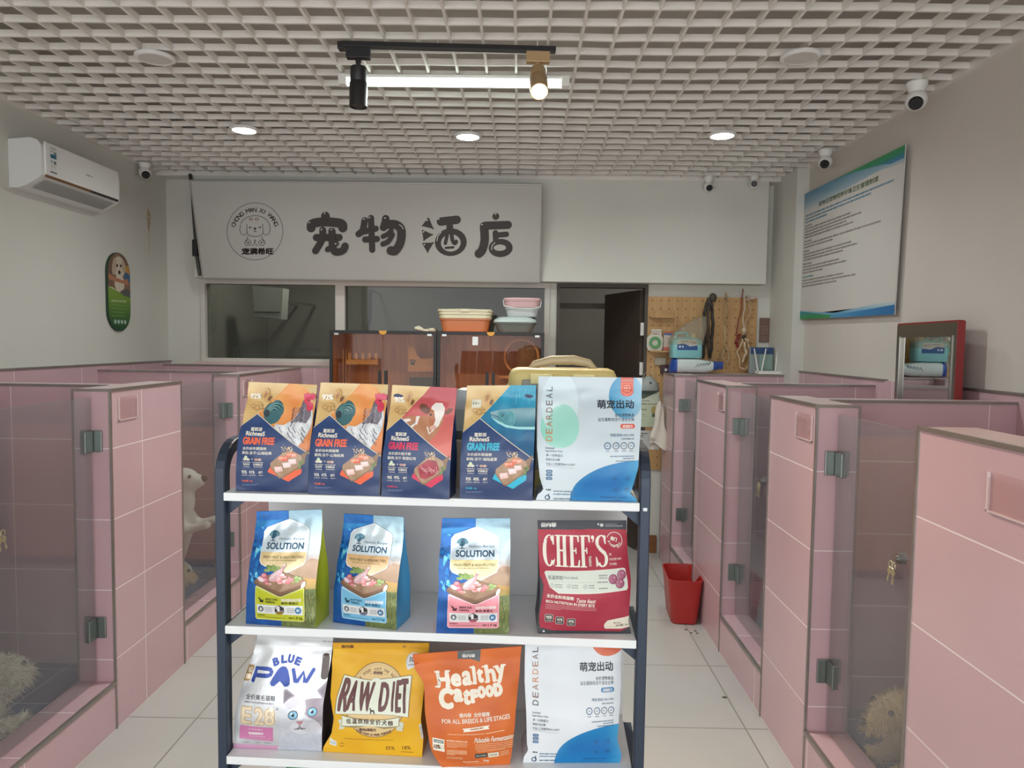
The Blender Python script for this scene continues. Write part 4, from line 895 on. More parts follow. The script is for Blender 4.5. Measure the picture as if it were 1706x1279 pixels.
# -------- artwork: silver cat food bag
def paw():
    A = Art(); bl = '2f4a98'                                # crop units TL(195,20) TR(1050,45) BL(10,1205) BR(950,1205)
    A.rect(100, 0, 1100, 150, lambda u, v: mix('b9bcbd', 'cfd2d3', .5 + noise.noise(Vector((u * 2, v * 40, 3))))); A.dash(890, 85, 1020, 90, 18, '8f9294', .6)
    for (c, x, y, r) in (('B', 413, 300, -22), ('L', 496, 274, -8), ('U', 568, 270, 8), ('E', 645, 292, 20)): A.text(c, x - 26, y - 34, x + 26, y + 34, bl, 7, rot=r)
    A.line([(190, 490), (215, 375), (330, 372), (365, 378), (380, 400), (372, 425), (340, 438), (205, 440)], 40, bl); A.ell(190, 488, 20, 20, bl); A.ell(215, 376, 20, 20, bl)
    A.poly([(378, 500), (395, 460), (440, 380), (470, 350), (500, 342), (530, 350), (552, 380), (578, 460), (585, 505), (570, 525), (535, 530), (510, 505), (480, 480), (450, 505), (425, 528), (395, 525)], bl)
    A.line([(605, 375), (640, 485), (655, 485), (715, 395), (735, 485), (752, 485), (815, 372)], 36, bl); A.ell(605, 375, 18, 18, bl); A.ell(815, 372, 18, 18, bl)
    A.poly([(105, 355), (120, 345), (180, 348), (185, 362), (155, 490), (135, 500), (70, 500)], 'a08458'); A.text('烘', 125, 372, 172, 418, 'efe2c8', 2.5, nb=5); A.text('焙', 105, 430, 160, 478, 'efe2c8', 2.5, nb=5)
    A.text('全价美毛猫粮', 138, 612, 455, 665, '4a4c50', 1.6, nb=4); A.dash(128, 690, 440, 690, 20, '8a8c90', .6)
    for (c, x0, x1) in (('E', 100, 215), ('2', 240, 345), ('8', 350, 462)):
        A.text(c, x0 + 8, 745, x1 - 8, 915, 'c9a468', 12, nb=10); A.text(c, x0 + 8, 745, x1 - 8, 915, 'ecdcc0', 5, nb=8)
    A.line([(470, 742), (496, 742)], 6, '7a7c80'); A.line([(483, 728), (483, 756)], 6, '7a7c80'); A.ell(425, 745, 26, 22, 'ece6dc')
    A.poly([(90, 940), (440, 945), (435, 1108), (75, 1090)], mottle('dd8cba', 'd07eb0', 5)); A.dash(180, 975, 330, 975, 22, 'e8b4d0', .6); A.text('鸡肉燕麦配方', 178, 1008, 335, 1036, 'f8eef4', 2.5, nb=5); A.dash(185, 1056, 355, 1060, 12, 'ecc4da', .6)
    for i in range(3): A.dash(120, 1076 + i * 12, 410, 1082 + i * 12, 5, 'e8b8d4', .8)
    for (x0, x1) in ((118, 188), (246, 290), (342, 410)): A.dash(x0, 1133, x1, 1135, 12, '96989c', .6)
    A.poly([(-10, 1150), (480, 1160), (470, 1230), (-10, 1230)], lambda u, v: mix('dcc0d0', 'd79ac0', (v - .94) * 18)); A.dash(785, 1163, 880, 1163, 12, '5a5c60', .6)
    # handle slot: the dark inside its hole is painted as a flat patch
    A.poly([(905, 215), (930, 190), (985, 195), (1000, 240), (985, 440), (950, 480), (850, 520), (830, 500), (880, 450)], 'e2e4e5')
    A.rr(893, 212, 968, 468, 34, '4e4540')
    # cat portrait
    fur, dk = 'd3d6dd', '8f8690'
    A.poly([(540, 640), (700, 560), (860, 560), (1000, 470), (1000, 1215), (500, 1215), (480, 1000), (520, 860)], lambda u, v: mix('d8dbe1', 'c3c9d6', (v - .45) * 1.4))
    A.poly([(535, 560), (555, 548), (660, 610), (600, 640), (545, 690)], dk); A.poly([(548, 575), (562, 566), (630, 605), (580, 640), (552, 665)], '6f6770')
    A.poly([(870, 570), (965, 480), (1000, 470), (1000, 690), (930, 640)], dk); A.poly([(900, 575), (970, 500), (985, 640), (950, 630)], '7b717a')
    A.poly([(760, 650), (830, 640), (960, 640), (1000, 680), (1000, 930), (930, 940), (880, 860), (800, 820), (760, 790), (775, 720)], lambda u, v: mix('8d8189', 'b7b3bd', abs(u - .9) * 5 + (v - .6) * 1.5))
    A.poly([(560, 690), (640, 640), (700, 650), (680, 720), (600, 740)], 'c4c3cb'); A.poly([(700, 600), (760, 600), (770, 760), (740, 850), (700, 850), (690, 740)], 'e6e8ec')
    for (x, y, rx, ry) in ((648, 800, 44, 40), (840, 770, 44, 40)):
        A.ell(x, y, rx + 8, ry + 7, '5a545c', rot=-12); A.ell(x, y, rx, ry, '6fa3bd', rot=-12); A.ell(x, y, rx * .75, ry * .75, '86bccf'); A.ell(x, y, 16, 18, '1f2c3a'); A.ell(x - 14, y - 14, 9, 8, 'eef6f8')
    A.ell(725, 935, 110, 75, 'dfe2e8'); A.ell(830, 930, 90, 70, 'd2d2da')
    A.poly([(680, 865), (755, 858), (740, 890), (720, 900), (700, 892)], 'c9909c'); A.line([(718, 898), (716, 925), (690, 950), (660, 955)], 8, '6a5a66'); A.line([(716, 925), (745, 948), (775, 945)], 8, '6a5a66'); A.line([(690, 955), (716, 945), (745, 955)], 6, '4a3e48')
    rn = random.Random(4)
    for i in range(60):
        x = rn.uniform(530, 930); y = rn.uniform(990, 1190); A.line([(x, y), (x + rn.uniform(-14, 14), y + rn.uniform(18, 44))], 4, rn.choice(['cdd2dc', 'e0e4ea', 'b9bfcc']))
    for i in range(5): A.line([(800 + i * 8, 900 + i * 12), (900, 880 + i * 22), (960, 870 + i * 30)], 3, 'eef0f3'); A.line([(640 - i * 6, 930 + i * 8), (560, 930 + i * 18), (520, 950 + i * 22)], 3, 'eef0f3')
    return A
bag('pet_food_bag', 'silver cat food bag with a white cat face, left end of the lower shelf', [(195, 20), (160, 200), (90, 480), (40, 760), (15, 1000), (10, 1205)], [(1000, 45), (968, 400), (945, 700), (938, 1000), (935, 1205)],
    .232, .284, .279, .095, (-.615, 1.766, .606), R(-1.5), paw(), lambda u, v: mix('c6c9cb', 'd9dcde', .5 + .9 * noise.noise(Vector((u * 2.5, v * 7, 6)))), back='b9bcbe', gus='3a3740', foil='foil_print', glab='dark side', seed=11, wr=.0022)

# -------- artwork: yellow dog food bag
def raw():
    A = Art(); br = '6b4544'; cr = 'e3dcc0'                  # crop units TL(62,85) TR(1022,85) BL(25,1165) BR(995,1195)
    A.rect(20, 70, 1080, 150, lambda u, v: mix('d29a14', 'dca61c', v * 9)); A.text('倍内菲', 148, 108, 270, 144, '7a4a28', 2.5, nb=5); A.ell(775, 122, 20, 14, 'a87a2a'); A.dash(830, 128, 950, 136, 8, 'b98a28', .8)
    A.ell(536, 622, 292, 352, '9a7a48', 44); A.ell(536, 622, 282, 342, 'dfc48e', 44); A.ringe(536, 622, 268, 326, 4, 'b89a62')
    A.arc_text('PURE FOOD JUST THE BETTER', 536, 560, 225, 205, 335, 24, '8a6a48', 1.2); A.text('鲜肉烘焙', 492, 355, 582, 384, br, 1.8, nb=4); A.line([(450, 378), (480, 375)], 3, '9a7a48'); A.line([(596, 378), (626, 382)], 3, '9a7a48')
    A.arc_text('DUCK MEAT & PEAR FORMULA', 536, 640, 300, 122, 58, 24, br, 1.6); A.text('鸭肉&梨配方', 396, 868, 562, 900, br, 1.6, nb=4)
    o = [(203, 398), (330, 420), (440, 432), (520, 436), (560, 425), (700, 412), (864, 396), (860, 760), (740, 736), (540, 722), (330, 732), (150, 750)]
    A.poly([((x - 530) * 1.02 + 530, (y - 580) * 1.025 + 580) for x, y in o], '8a6a48'); A.poly(o, 'dfe6d4'); A.ell(530, 520, 80, 110, 'dfe6d4')
    for (c, x0, x1, y0, y1, sl) in (('R', 190, 285, 420, 722, .16), ('A', 270, 365, 440, 705, .13), ('W', 372, 520, 446, 700, .06), ('D', 578, 668, 446, 700, 0.02), ('I', 694, 716, 440, 706, -.02), ('E', 730, 785, 432, 716, -.04), ('T', 778, 848, 422, 726, -.07)):
        A.text(c, x0 + 8, y0 + 8, x1 - 8, y1 - 8, br, 8.5, slant=sl, nb=8)
    A.poly([(492, 662), (504, 668), (510, 684), (536, 684), (546, 720), (536, 720), (528, 700), (512, 700), (508, 722), (500, 722), (500, 690), (494, 676)], '4a3836')
    for s in (-1, 1): A.poly([(500 + s * 290, 800), (500 + s * 325, 812), (500 + s * 300, 860), (500 + s * 312, 905), (500 + s * 255, 890), (500 + s * 250, 820)], 'cfd4be')
    A.poly([(210, 752), (370, 775), (500, 780), (640, 775), (785, 752), (780, 845), (640, 868), (500, 832), (360, 868), (215, 870)], '9a8a62'); A.poly([(216, 758), (370, 781), (500, 786), (640, 781), (779, 758), (774, 840), (640, 845), (500, 838), (360, 845), (221, 862)], 'dfe3cf')
    for i, c in enumerate('低温烘焙全价犬粮'): x = 290 + i * 58.5; y = 806 - 10 * math.sin(math.pi * i / 7) + (0 if i < 5 else 4); A.text(c, x - 24, y - 24, x + 24, y + 24, '5c4a3c', 2.4, nb=5)
    A.dash(245, 998, 720, 1004, 9, 'a87c20', .8)
    for (t, x0, x1, y) in (('35%', 642, 730, 1098), ('18%', 805, 885, 1090)): A.text(t, x0, y - 20, x1, y + 20, '8a5a28', 2, nb=4)
    A.dash(790, 1140, 910, 1142, 14, '9a6a28', .6); A.ringe(215, 1076, 20, 20, 6, '8a5f1c', 20, 160); A.ringe(215, 1076, 20, 20, 6, '8a5f1c', 200, 340)
    A.poly([(92, 1010), (120, 1030), (160, 1045), (160, 1098), (92, 1080)], 'd9dcd8'); A.dash(100, 1056, 150, 1068, 26, '9ab0a8', .4)
    A.poly([(800, 270), (815, 215), (860, 186), (910, 192), (935, 235), (930, 290), (880, 322), (822, 345), (808, 310)], 'd6dade'); A.ringe(868, 255, 62, 62, 6, 'aeb4ba', 150, 360); A.text('10', 838, 228, 880, 270, '50555a', 2.5, nb=5); A.dash(820, 300, 920, 290, 14, '8a9096', .6)
    A.poly([(962, 850), (990, 840), (1010, 990), (985, 1000)], 'cfd2cc'); A.dash(978, 860, 995, 985, 12, '9aa0a0', .5); return A
bag('pet_food_bag', 'yellow bag with large brown letters on a white banner, second on the lower shelf', [(62, 85), (68, 400), (80, 600), (130, 800), (110, 960), (30, 1110), (25, 1165)], [(1022, 85), (995, 450), (980, 800), (1005, 1000), (995, 1195)],
    .258, .266, .276, .10, (-.366, 1.752, .606), R(-3.3), raw(), lambda u, v: mix('e6b41e', 'dca41c', .5 + .8 * noise.noise(Vector((u * 4, v * 5, 2)))), back='c98f14', gus='b9820f', foil='matte_print', seed=12, wr=.0026, bulge=.018)

# -------- artwork: orange cat food bag
def healthy():
    A = Art(); cr = 'efe9d8'                                 # crop units
    A.poly([(440, 90), (660, 80), (650, 232), (560, 208), (440, 210)], '5c6266'); A.text('倍内菲', 482, 154, 602, 192, 'e8e8e4', 2.5, nb=5); A.dash(505, 130, 570, 128, 8, '8fa08a', .8)
    def slab(t, x0, y0, x1, y1, r, b=9, srf=True):
        A.text(t, x0, y0, x1, y1, cr, b, rot=r, nb=8)
        if srf:
            cx, cy = (x0 + x1) / 2, (y0 + y1) / 2; c, q = math.cos(R(r)), math.sin(R(r))
            for (fx, fy) in srf if isinstance(srf, list) else []:
                X, Y = (fx - .5) * (x1 - x0), (fy - .5) * (y1 - y0); px, py = cx + X * c - Y * q, cy + X * q + Y * c
                A.poly([(px - 22 * c + 7 * q, py - 22 * q - 7 * c), (px + 22 * c + 7 * q, py + 22 * q - 7 * c), (px + 22 * c - 7 * q, py + 22 * q + 7 * c), (px - 22 * c - 7 * q, py - 22 * q + 7 * c)], cr)
    slab('H', 250, 322, 350, 462, -4, 10, [(0, 0), (1, 0), (0, 1), (1, 1)]); slab('e', 385, 345, 465, 442, -4, 10); slab('a', 490, 322, 562, 430, -5, 10); slab('l', 586, 280, 599, 420, -5, 10, [(-.5, .02), (.5, 1)])
    slab('t', 630, 300, 672, 405, -6, 11); slab('h', 705, 262, 785, 400, -8, 10, [(-.1, .02), (0, 1), (1, 1)]); slab('y', 805, 272, 885, 402, -10, 10, [(0, 0), (1, 0)])
    slab('C', 280, 480, 390, 630, 0, 15); slab('a', 412, 478, 480, 568, -5, 12); slab('t', 500, 480, 550, 585, 3, 12); slab('F', 570, 478, 618, 570, -6, 12, [(.1, 1)]); slab('O', 632, 448, 690, 528, -6, 12); slab('O', 708, 440, 765, 518, -6, 12); slab('D', 785, 422, 848, 512, -8, 13)
    A.text('倍内菲  全价猫粮', 455, 662, 735, 698, cr, 2, rot=-4, nb=5); A.text('FOR ALL BREEDS & LIFE STAGES', 298, 708, 925, 746, cr, 1.6, rot=-5.5, nb=5)
    A.poly([(484, 806), (735, 768), (720, 788), (735, 802), (492, 840), (500, 822)], cr); A.dash(555, 812, 680, 792, 16, 'a86a3a', .7)
    A.dash(350, 876, 690, 850, 8, 'f0c8a0', .8); A.dash(702, 848, 872, 818, 10, 'f0c8a0', .8)
    A.poly([(212, 932), (322, 940), (325, 1075), (222, 1060)], cr); A.poly([(222, 945), (314, 952), (315, 985), (225, 978)], '7d8a86'); A.dash(240, 964, 300, 968, 10, 'd9dcd4', .6); A.text('10%', 228, 1000, 284, 1042, '6b4a28', 3, nb=5); A.ringe(300, 1025, 12, 22, 4, '9aa08a')
    A.dash(342, 942, 535, 940, 13, 'f4d9b8', .8)
    for i in range(5): A.dash(345, 962 + i * 13, 530 - (90 if i == 4 else 0), 960 + i * 13, 6, 'efc49a', .8)
    for i in range(4): A.dash(345, 1050 + i * 16, 530 - (110 if i == 3 else 0), 1050 + i * 16, 11, 'efc49a', .8)
    for i in range(2): A.dash(345, 1132 + i * 14, 490, 1130 + i * 14, 7, 'efc49a', .8)
    A.text('Palatable Fermentation', 598, 880, 965, 935, cr, 1.8, rot=-5, slant=.25, nb=5)
    for i in range(5): A.dash(605 + (20 if i == 4 else 0), 972 + i * 19, 960 - (80 if i == 4 else 0), 938 + i * 19, 8, 'efc49a', .8)
    A.poly([(602, 1080), (718, 1062), (722, 1110), (606, 1130)], '4a4c48'); A.dash(618, 1104, 705, 1090, 16, 'a9ab9c', .5); A.poly([(724, 1062), (822, 1048), (826, 1098), (728, 1114)], 'dcd6c0'); A.dash(740, 1086, 810, 1076, 18, '9a9484', .5)
    for i in range(3): A.dash(835, 1050 + i * 18, 920, 1034 + i * 18, 9, 'efc49a', .8)
    A.dash(495, 1180, 640, 1165, 12, 'f0d0ac', .7); A.text('2kg', 680, 1142, 732, 1166, cr, 2, rot=-4, nb=4); A.dash(520, 1196, 735, 1176, 6, 'efc49a', .7); return A
bag('pet_food_bag', 'orange bag with cream slab lettering, pinched at the waist, third on the lower shelf', [(18, 160), (40, 310), (128, 440), (140, 700), (190, 1020), (225, 1130), (300, 1255)], [(1045, 75), (1020, 380), (985, 640), (960, 900), (945, 1080), (930, 1190)],
    .170, .268, .281, .10, (-.098, 1.712, .606), R(6), healthy(), lambda u, v: mix('d8702a', 'c8622a', .5 + .8 * noise.noise(Vector((u * 4, v * 5, 9)))), back='c05c20', gus='b05218', foil='matte_print', seed=13, wr=.0028, bulge=.02)
# bottom shelf: only the tops of two bags reach into the picture
def plain(c):
    A = Art(); A.rect(0, 0, 100, 16, mix(c, 'ffffff', .15)); return A
bag('pet_food_bag', 'green bag on the bottom shelf, only its top edge in view', [(0, 0), (-6, 150)], [(100, 0), (104, 150)], .24, .308, .308, .09, (-.50, 1.765, .27), R(-2), plain('1f6a3c'), '1f6a3c', back='1b5c34', gus='1b5c34', seed=14, nu=10, nv=16)
bag('pet_food_bag', 'tan bag on the bottom shelf, only its top edge in view', [(0, 0), (-6, 150)], [(100, 0), (104, 150)], .24, .305, .305, .09, (-.24, 1.755, .27), R(-2), plain('c9ac72'), 'c9ac72', back='b89a62', gus='b89a62', seed=15, nu=10, nv=16)
# ================================================================== printed boards on the walls
def flat_print(name, A, q, c00, c10, c01, m, parent, base, nu=6, nv=6, nrm=None):
    """print laid on a plane: q = corners TL,TR,BR,BL in art units, c00/c10/c01 = local TL, TR, BL points"""
    c00, c10, c01 = Vector(c00), Vector(c10), Vector(c01); ex, ey = c10 - c00, c01 - c00; n = ex.cross(ey).normalized() * -1
    if nrm is not None and n.dot(Vector(nrm)) < 0: n = -n
    H = homography(q); B0 = Art(); B0.it = [([q[0], q[1], q[2], q[3]], [(0, 1, 2, 3)], base)] + A.it
    bm = B0.build(lambda u, v: (c00 + ex * u + ey * v, n), H, nu, nv, lift=1.5e-4)
    me = bpy.data.meshes.new(name); bm.to_mesh(me); bm.free(); me.materials.append(MATS[m])
    o = bpy.data.objects.new(name, me); COL.objects.link(o); o.parent = parent; return o
# shop sign, leaning forward from the beam
A = Art(); ink = '37312f'
A.ringe(341, 256, 126, 128, 3, '6a6864', n=60)
A.arc_text('CHONG MAN XI WANG', 341, 262, 103, 200, 338, 19, ink, 1.0)
ln = lambda P, w=2.6, c='4a4542': A.line(P, w, c)
ln([(341 + 66 * math.cos(R(a)), 235 - 50 * math.sin(R(a))) for a in range(12, 170, 8)])                      # head
ln([(276, 226), (272, 250), (280, 268), (296, 272), (305, 262), (304, 222)]); ln([(406, 222), (410, 248), (404, 266), (390, 274), (378, 264), (376, 222)])
ln([(304, 252), (308, 268), (325, 277), (345, 279), (365, 275), (377, 264)])
for s in (-1, 1):
    A.poly([(341 + s * 12, 238), (341 + s * 28, 233), (341 + s * 26, 241)], ink); A.ell(336 + s * 13, 201, 9, 6, '8a6a5e'); A.ell(336 + s * 13, 201, 4, 3, 'b3b1ab')
    ln([(341 + s * 30, 277), (341 + s * 36, 290), (341 + s * 40, 308)]); A.ringe(341 + s * 32, 306, 14, 13, 2.6, '4a4542', 0, 360, 20); A.ell(341 + s * 30, 306, 4, 4, ink, 10)
    ln([(341 + s * 2, 292), (341 + s * 3, 306), (341 + s * 6, 318), (341 + s * 16, 318)])
A.ell(341, 243, 6, 5, ink, 12); ln([(341, 248), (341, 254), (334, 258)]); ln([(341, 254), (348, 258)])
A.text('宠满希旺', 282, 331, 424, 359, ink, 2.6, nb=6)
# big rounded characters, drawn stroke by stroke
OX, OY, KX = 550.3, 137.6, 2.7516 * 370 / 1706        # letters were measured in a closer view of the sign
def tr(x, y): return (OX + x * KX, OY + y * KX)
def blob(P, w):
    P = [tr(*p) for p in P]; w = w * KX * 1.16
    D = []
    for a, b in zip(P, P[1:]):
        n = max(2, int(math.hypot(b[0] - a[0], b[1] - a[1]) / 3)); D += [(a[0] + (b[0] - a[0]) * i / n, a[1] + (b[1] - a[1]) * i / n) for i in range(n)]
    D.append(P[-1]); A.line(P, w, ink)
    for p in P: A.ell(p[0], p[1], w / 2, w / 2, ink, 18)
def curve(P, w, n=8):
    Q = []
    P2 = [P[0]] + P + [P[-1]]
    for i in range(1, len(P2) - 2):
        p0, p1, p2, p3 = P2[i - 1:i + 3]
        for k in range(n):
            t = k / n; Q.append(tuple(.5 * (2 * p1[j] + (p2[j] - p0[j]) * t + (2 * p0[j] - 5 * p1[j] + 4 * p2[j] - p3[j]) * t * t + (3 * p1[j] - p0[j] - 3 * p2[j] + p3[j]) * t ** 3) for j in (0, 1)))
    Q.append(P[-1]); blob(Q, w)
def dot(x, y, rx, ry=None): A.ell(*tr(x, y), rx * KX, (ry or rx) * KX, ink, 22)
# 宠
dot(184, 88, 34, 38); curve([(76, 172), (88, 140), (184, 128), (300, 140), (318, 172)], 60); blob([(116, 246), (290, 246)], 48)
curve([(165, 190), (160, 260), (112, 345)], 46); curve([(236, 200), (240, 300), (262, 352), (318, 345), (338, 310)], 48); blob([(270, 290), (205, 335)], 36); dot(232, 195, 24, 24)
# 物
curve([(484, 118), (470, 190), (440, 220)], 44); blob([(532, 100), (545, 340)], 42); blob([(450, 210), (570, 180)], 40); blob([(490, 262), (580, 258)], 42)
curve([(645, 105), (640, 145), (630, 170)], 50); curve([(640, 150), (720, 150), (765, 190), (762, 280), (725, 345), (690, 345)], 58); curve([(690, 195), (660, 222), (628, 238)], 32); curve([(700, 225), (670, 275), (628, 295)], 34)
# 酒
for P in ([(972, 105), (1010, 180), (930, 158)], [(932, 198), (1004, 228), (942, 268)], [(936, 296), (1012, 290), (972, 358)]):
    Q = [tr(*p) for p in P]; A.poly(Q, ink); A.line(Q + Q[:1], 14 * KX, ink)
    for p in Q: A.ell(p[0], p[1], 7 * KX, 7 * KX, ink, 12)
blob([(1070, 128), (1192, 115)], 56); dot(1150, 285, 124, 106); A.ell(*tr(1150, 290), 76 * KX, 66 * KX, 'b9b8b2', 30); A.ell(*tr(1150, 290), 74 * KX, 64 * KX, lambda u, v: 'b4b3ae', 30)
curve([(1128, 160), (1120, 230), (1108, 292)], 24); curve([(1150, 160), (1160, 260), (1180, 292), (1192, 280)], 26); blob([(1112, 328), (1170, 324)], 16)
# 店
dot(1494, 90, 27, 27); blob([(1415, 160), (1590, 155)], 54); curve([(1405, 165), (1412, 270), (1395, 345), (1370, 372)], 58)
blob([(1494, 215), (1500, 290)], 38); blob([(1510, 232), (1580, 226)], 36); dot(1538, 330, 94, 70); A.ell(*tr(1532, 328), 48 * KX, 24 * KX, 'b9b8b2', 24); A.ell(*tr(1532, 328), 46 * KX, 23 * KX, lambda u, v: 'b4b3ae', 24)
for (x, y, r) in ((178, 62, -30), (62, 132, 20), (156, 185, 0), (232, 185, 0), (265, 292, 30), (478, 108, 20), (520, 95, 10), (640, 100, 20), (962, 118, 30), (938, 205, 0), (945, 303, 0), (1052, 108, 40), (1388, 152, 30), (1492, 72, 0)): A.ell(*tr(x, y), 8 * KX, 4 * KX, 'd9d8d4', 10, rot=r - 45)
ln([tr(1042 + 0, 275), tr(1048, 240), tr(1075, 205)], 3, 'd9d8d4'); ln([tr(750, 148), tr(772, 165), tr(782, 185)], 3, 'd9d8d4'); ln([tr(1468, 345), tr(1470, 310), tr(1495, 288)], 3, 'd9d8d4')
sg = thing('shop_sign', 'long grey-white sign board with a round puppy emblem and four big dark characters', 'sign', (-1.151, 5.43, 2.123))
c00, c10, c01, c11 = Vector((-1.285, -.20, .692)), Vector((1.285, -.20, .688)), Vector((-1.291, 0, 0)), Vector((1.291, 0, 0))
bm = B(); bk = Vector((0, .022, .006)); vs = [bm.verts.new(p + d) for d in (Vector((0, 0, 0)), bk) for p in (c00, c10, c11, c01)]
for f in ((0, 1, 2, 3), (4, 5, 6, 7), (0, 1, 5, 4), (1, 2, 6, 5), (2, 3, 7, 6), (3, 0, 4, 7)): bm.faces.new([vs[i] for i in f])
obj('board', bm, mat('sign_board', 'b9b8b2', .5), sg)
fl = Vector((0, -.0008, -.0003))
flat_print('lettering', A, [(50, 28), (1650, 48), (1650, 495), (105, 465)], c00 + fl, c10 + fl, c01 + fl, 'sign_print', sg, 'b4b3ae', 1, 1, nrm=(0, -1, 0))
bm = B(); tube(bm, [c00 + Vector((0, .0, 0)), c10], .007, 6); tube(bm, [c01, c11], .007, 6); tube(bm, [c00, c01], .007, 6); tube(bm, [c10, c11], .007, 6)
obj('edge_frame', bm, mat('sign_edge', 'a6a49e', .4, .3), sg)
for x in (-1.1, 1.1):
    bm = B(); tube(bm, [(x, -.17, .66), (x, .022, .70)], .006, 8); obj('stay', bm, M_trim, sg)

# rules poster on the right wall
A2 = Art(); g1, g2, t1 = '3a8a4c', '5a9a3c', '4a86a0'
A2.poly([(0, 0), (1, 0), (1, .10), (.8, .085), (.55, .10), (.3, .13), (0, .15)], lambda u, v: mix('5f93b0', 'c9cdca', v * 8.5 - .25 + .15 * u))
A2.poly([(.35, 0), (1, 0), (1, .055), (.8, .05), (.55, .012)], lambda u, v: mix('3f9a58', '2a7f86', v * 14)); A2.poly([(.8, .05), (1, .05), (1, .075), (.9, .075)], '3b7fa0')
A2.poly([(0, .93), (.12, .935), (.3, .955), (.45, .965), (.65, .945), (.85, .925), (1, .92), (1, 1), (0, 1)], lambda u, v: mix('cfd2cc', '4a8fb8', (v - .91) * 14))
A2.poly([(0, .93), (.15, .95), (.35, .975), (.6, .99), (.6, 1), (0, 1)], lambda u, v: mix('2f86a0', '3f9048', (v - .93) * 16)); A2.poly([(.4, .985), (.75, .96), (1, .94), (1, 1), (.4, 1)], lambda u, v: mix('4f9cc4', '2a6aa0', (u - .4) * 2))
A2.text('宠物店宠物饲养环境卫生管理制度', .19, .112, .80, .148, '5f9448', .0012, nb=4)
def rows(y, x1, c, x0=.03, h=.0145):
    A2.dash(x0, y, x1, y, h, c, .8, .22)
for y, x1 in ((.182, .93), (.207, .74), (.232, .30)): rows(y, x1, '4f7f98')
k = '7d7770'
for y, x1 in ((.262, .12), (.285, .56), (.308, .66), (.331, .52), (.354, .59), (.384, .12), (.407, .84), (.430, .38), (.462, .10), (.485, .58), (.508, .64), (.531, .50), (.562, .14), (.585, .46), (.608, .54), (.631, .28), (.692, .52), (.715, .64), (.738, .45)): rows(y, x1, k)
rows(.665, .17, '3a8088')
pr = thing('rules_poster', 'large white rules poster with blue and green waves on the right wall', 'poster', (2.0, 4.47, 1.835))
y0, y1 = .655, -.665                                       # far edge is the left edge of the print
P00, P10, P01 = Vector((0, y0, .905)), Vector((0, y1, .890)), Vector((0, y0 + .035, .02))
bm = B(); nr = Vector((.006, 0, 0)); vs = [bm.verts.new(p + d) for d in (Vector((.0008, 0, 0)), nr) for p in (P00, P10, P01 + P10 - P00, P01)]
for f in ((0, 1, 2, 3), (4, 5, 6, 7), (0, 1, 5, 4), (1, 2, 6, 5), (2, 3, 7, 6), (3, 0, 4, 7)): bm.faces.new([vs[i] for i in f])
obj('panel', bm, mat('poster_panel', 'cfccc6', .5), pr)
flat_print('print', A2, [(0, 0), (1, 0), (1, 1), (0, 1)], P00, P10, P01, 'flat_print', pr, 'cbc8c2', 4, 12, nrm=(-1, 0, 0))
for (yy, zz) in ((.6, .84), (-.61, .84), (.62, .06), (-.60, .06)):
    bm = B(); tube(bm, [(.006, yy, zz), (.0285, yy, zz)], .006, 10); obj('standoff', bm, M_chrome, pr)

# green pill-shaped plaque on the left wall
pw = .138; ph = .27
def pill(n=14, k=1.): return [(pw * k * math.cos(R(a)), (ph - pw) + pw * k * math.sin(R(a))) for a in np.linspace(0, 180, n)] + [(pw * k * math.cos(R(a)), -(ph - pw) + pw * k * math.sin(R(a))) for a in np.linspace(180, 360, n)]
pg = thing('wall_plaque', 'pill-shaped green plaque with a puppy photo on the left wall', 'plaque', (XL, 4.895, 1.975))
bm = B(); loft(bm, [[(x, a, b) for a, b in pill()] for x in (.0005, .016)]); obj('panel', bm, mat('plaque_edge', '24402f', .4), pg)
A = Art(); u_, v_ = lambda x: x, lambda y: y               # art units = centimetres from the plaque's top left (27.6 x 54)
inside = [((a / pw * .97 + 1) * 13.8, (1 - b / ph * .985) * 27) for a, b in pill()]
A.poly(inside, lambda u, v: mix('7a9a3c', '1f4a34', max(0, (v - .55) * 2.2)))
top = [(x, y) for x, y in inside if y < 24] ; top = sorted([p for p in top if p[0] <= 13.8], key=lambda p: -p[1]) + sorted([p for p in top if p[0] > 13.8], key=lambda p: p[1])
A.poly([(.4, 24)] + top + [(27.2, 27)] + [(27.2, 30), (20, 28.5), (13, 27), (6, 24.5)], mottle('8a6a54', '6f5648', 3)); A.poly([(.5, 24), (6, 24.2), (13, 27), (6, 25.4)], 'b9c49a')
A.poly([(20, 8), (26, 8), (27, 14), (20, 12)], 'b98a3c'); A.poly([(20, 12), (27.2, 14), (27.2, 20), (20, 18)], '3f5f86')
A.ell(14, 10, 7, 7.5, 'c9bca8'); A.ell(8, 10, 2.6, 6, 'b3a08a', rot=12); A.ell(19.5, 9, 2.2, 5, 'b3a08a', rot=-12); A.ell(11.5, 9, 1.1, 1.1, '2a2220', 10); A.ell(16, 8.8, 1.1, 1.1, '2a2220', 10); A.ell(14.2, 13.4, 1.6, 1.4, '2a2220', 10)
A.ell(14, 21, 6, 6, 'cfc4b2'); A.poly([(1, 15), (8, 17), (18, 18.5), (24, 17), (26, 21), (20, 21), (8, 20), (1, 19)], 'b07a5a'); A.poly([(15, 26), (24, 24), (27, 26), (27, 30), (18, 29)], '5a5a58')
A.dash(4, 33.5, 22, 33, 1.6, 'a9c08a', .7)
for y in (36, 38.5, 41, 43.5): A.dash(4, y, 23 - (y - 36) * .4, y, .8, '6f9a4a', .8)
for x in (8, 12, 16, 20): A.ell(x + .2, 47.5, 1.5, 1.5, 'a9c4b4', 14)
flat_print('print', A, [(0, 0), (27.6, 0), (27.6, 54), (0, 54)], (.0165, -pw, ph), (.0165, pw, ph), (.0165, -pw, -ph), 'flat_print', pg, lambda u, v: '24402f', 6, 12, nrm=(1, 0, 0))
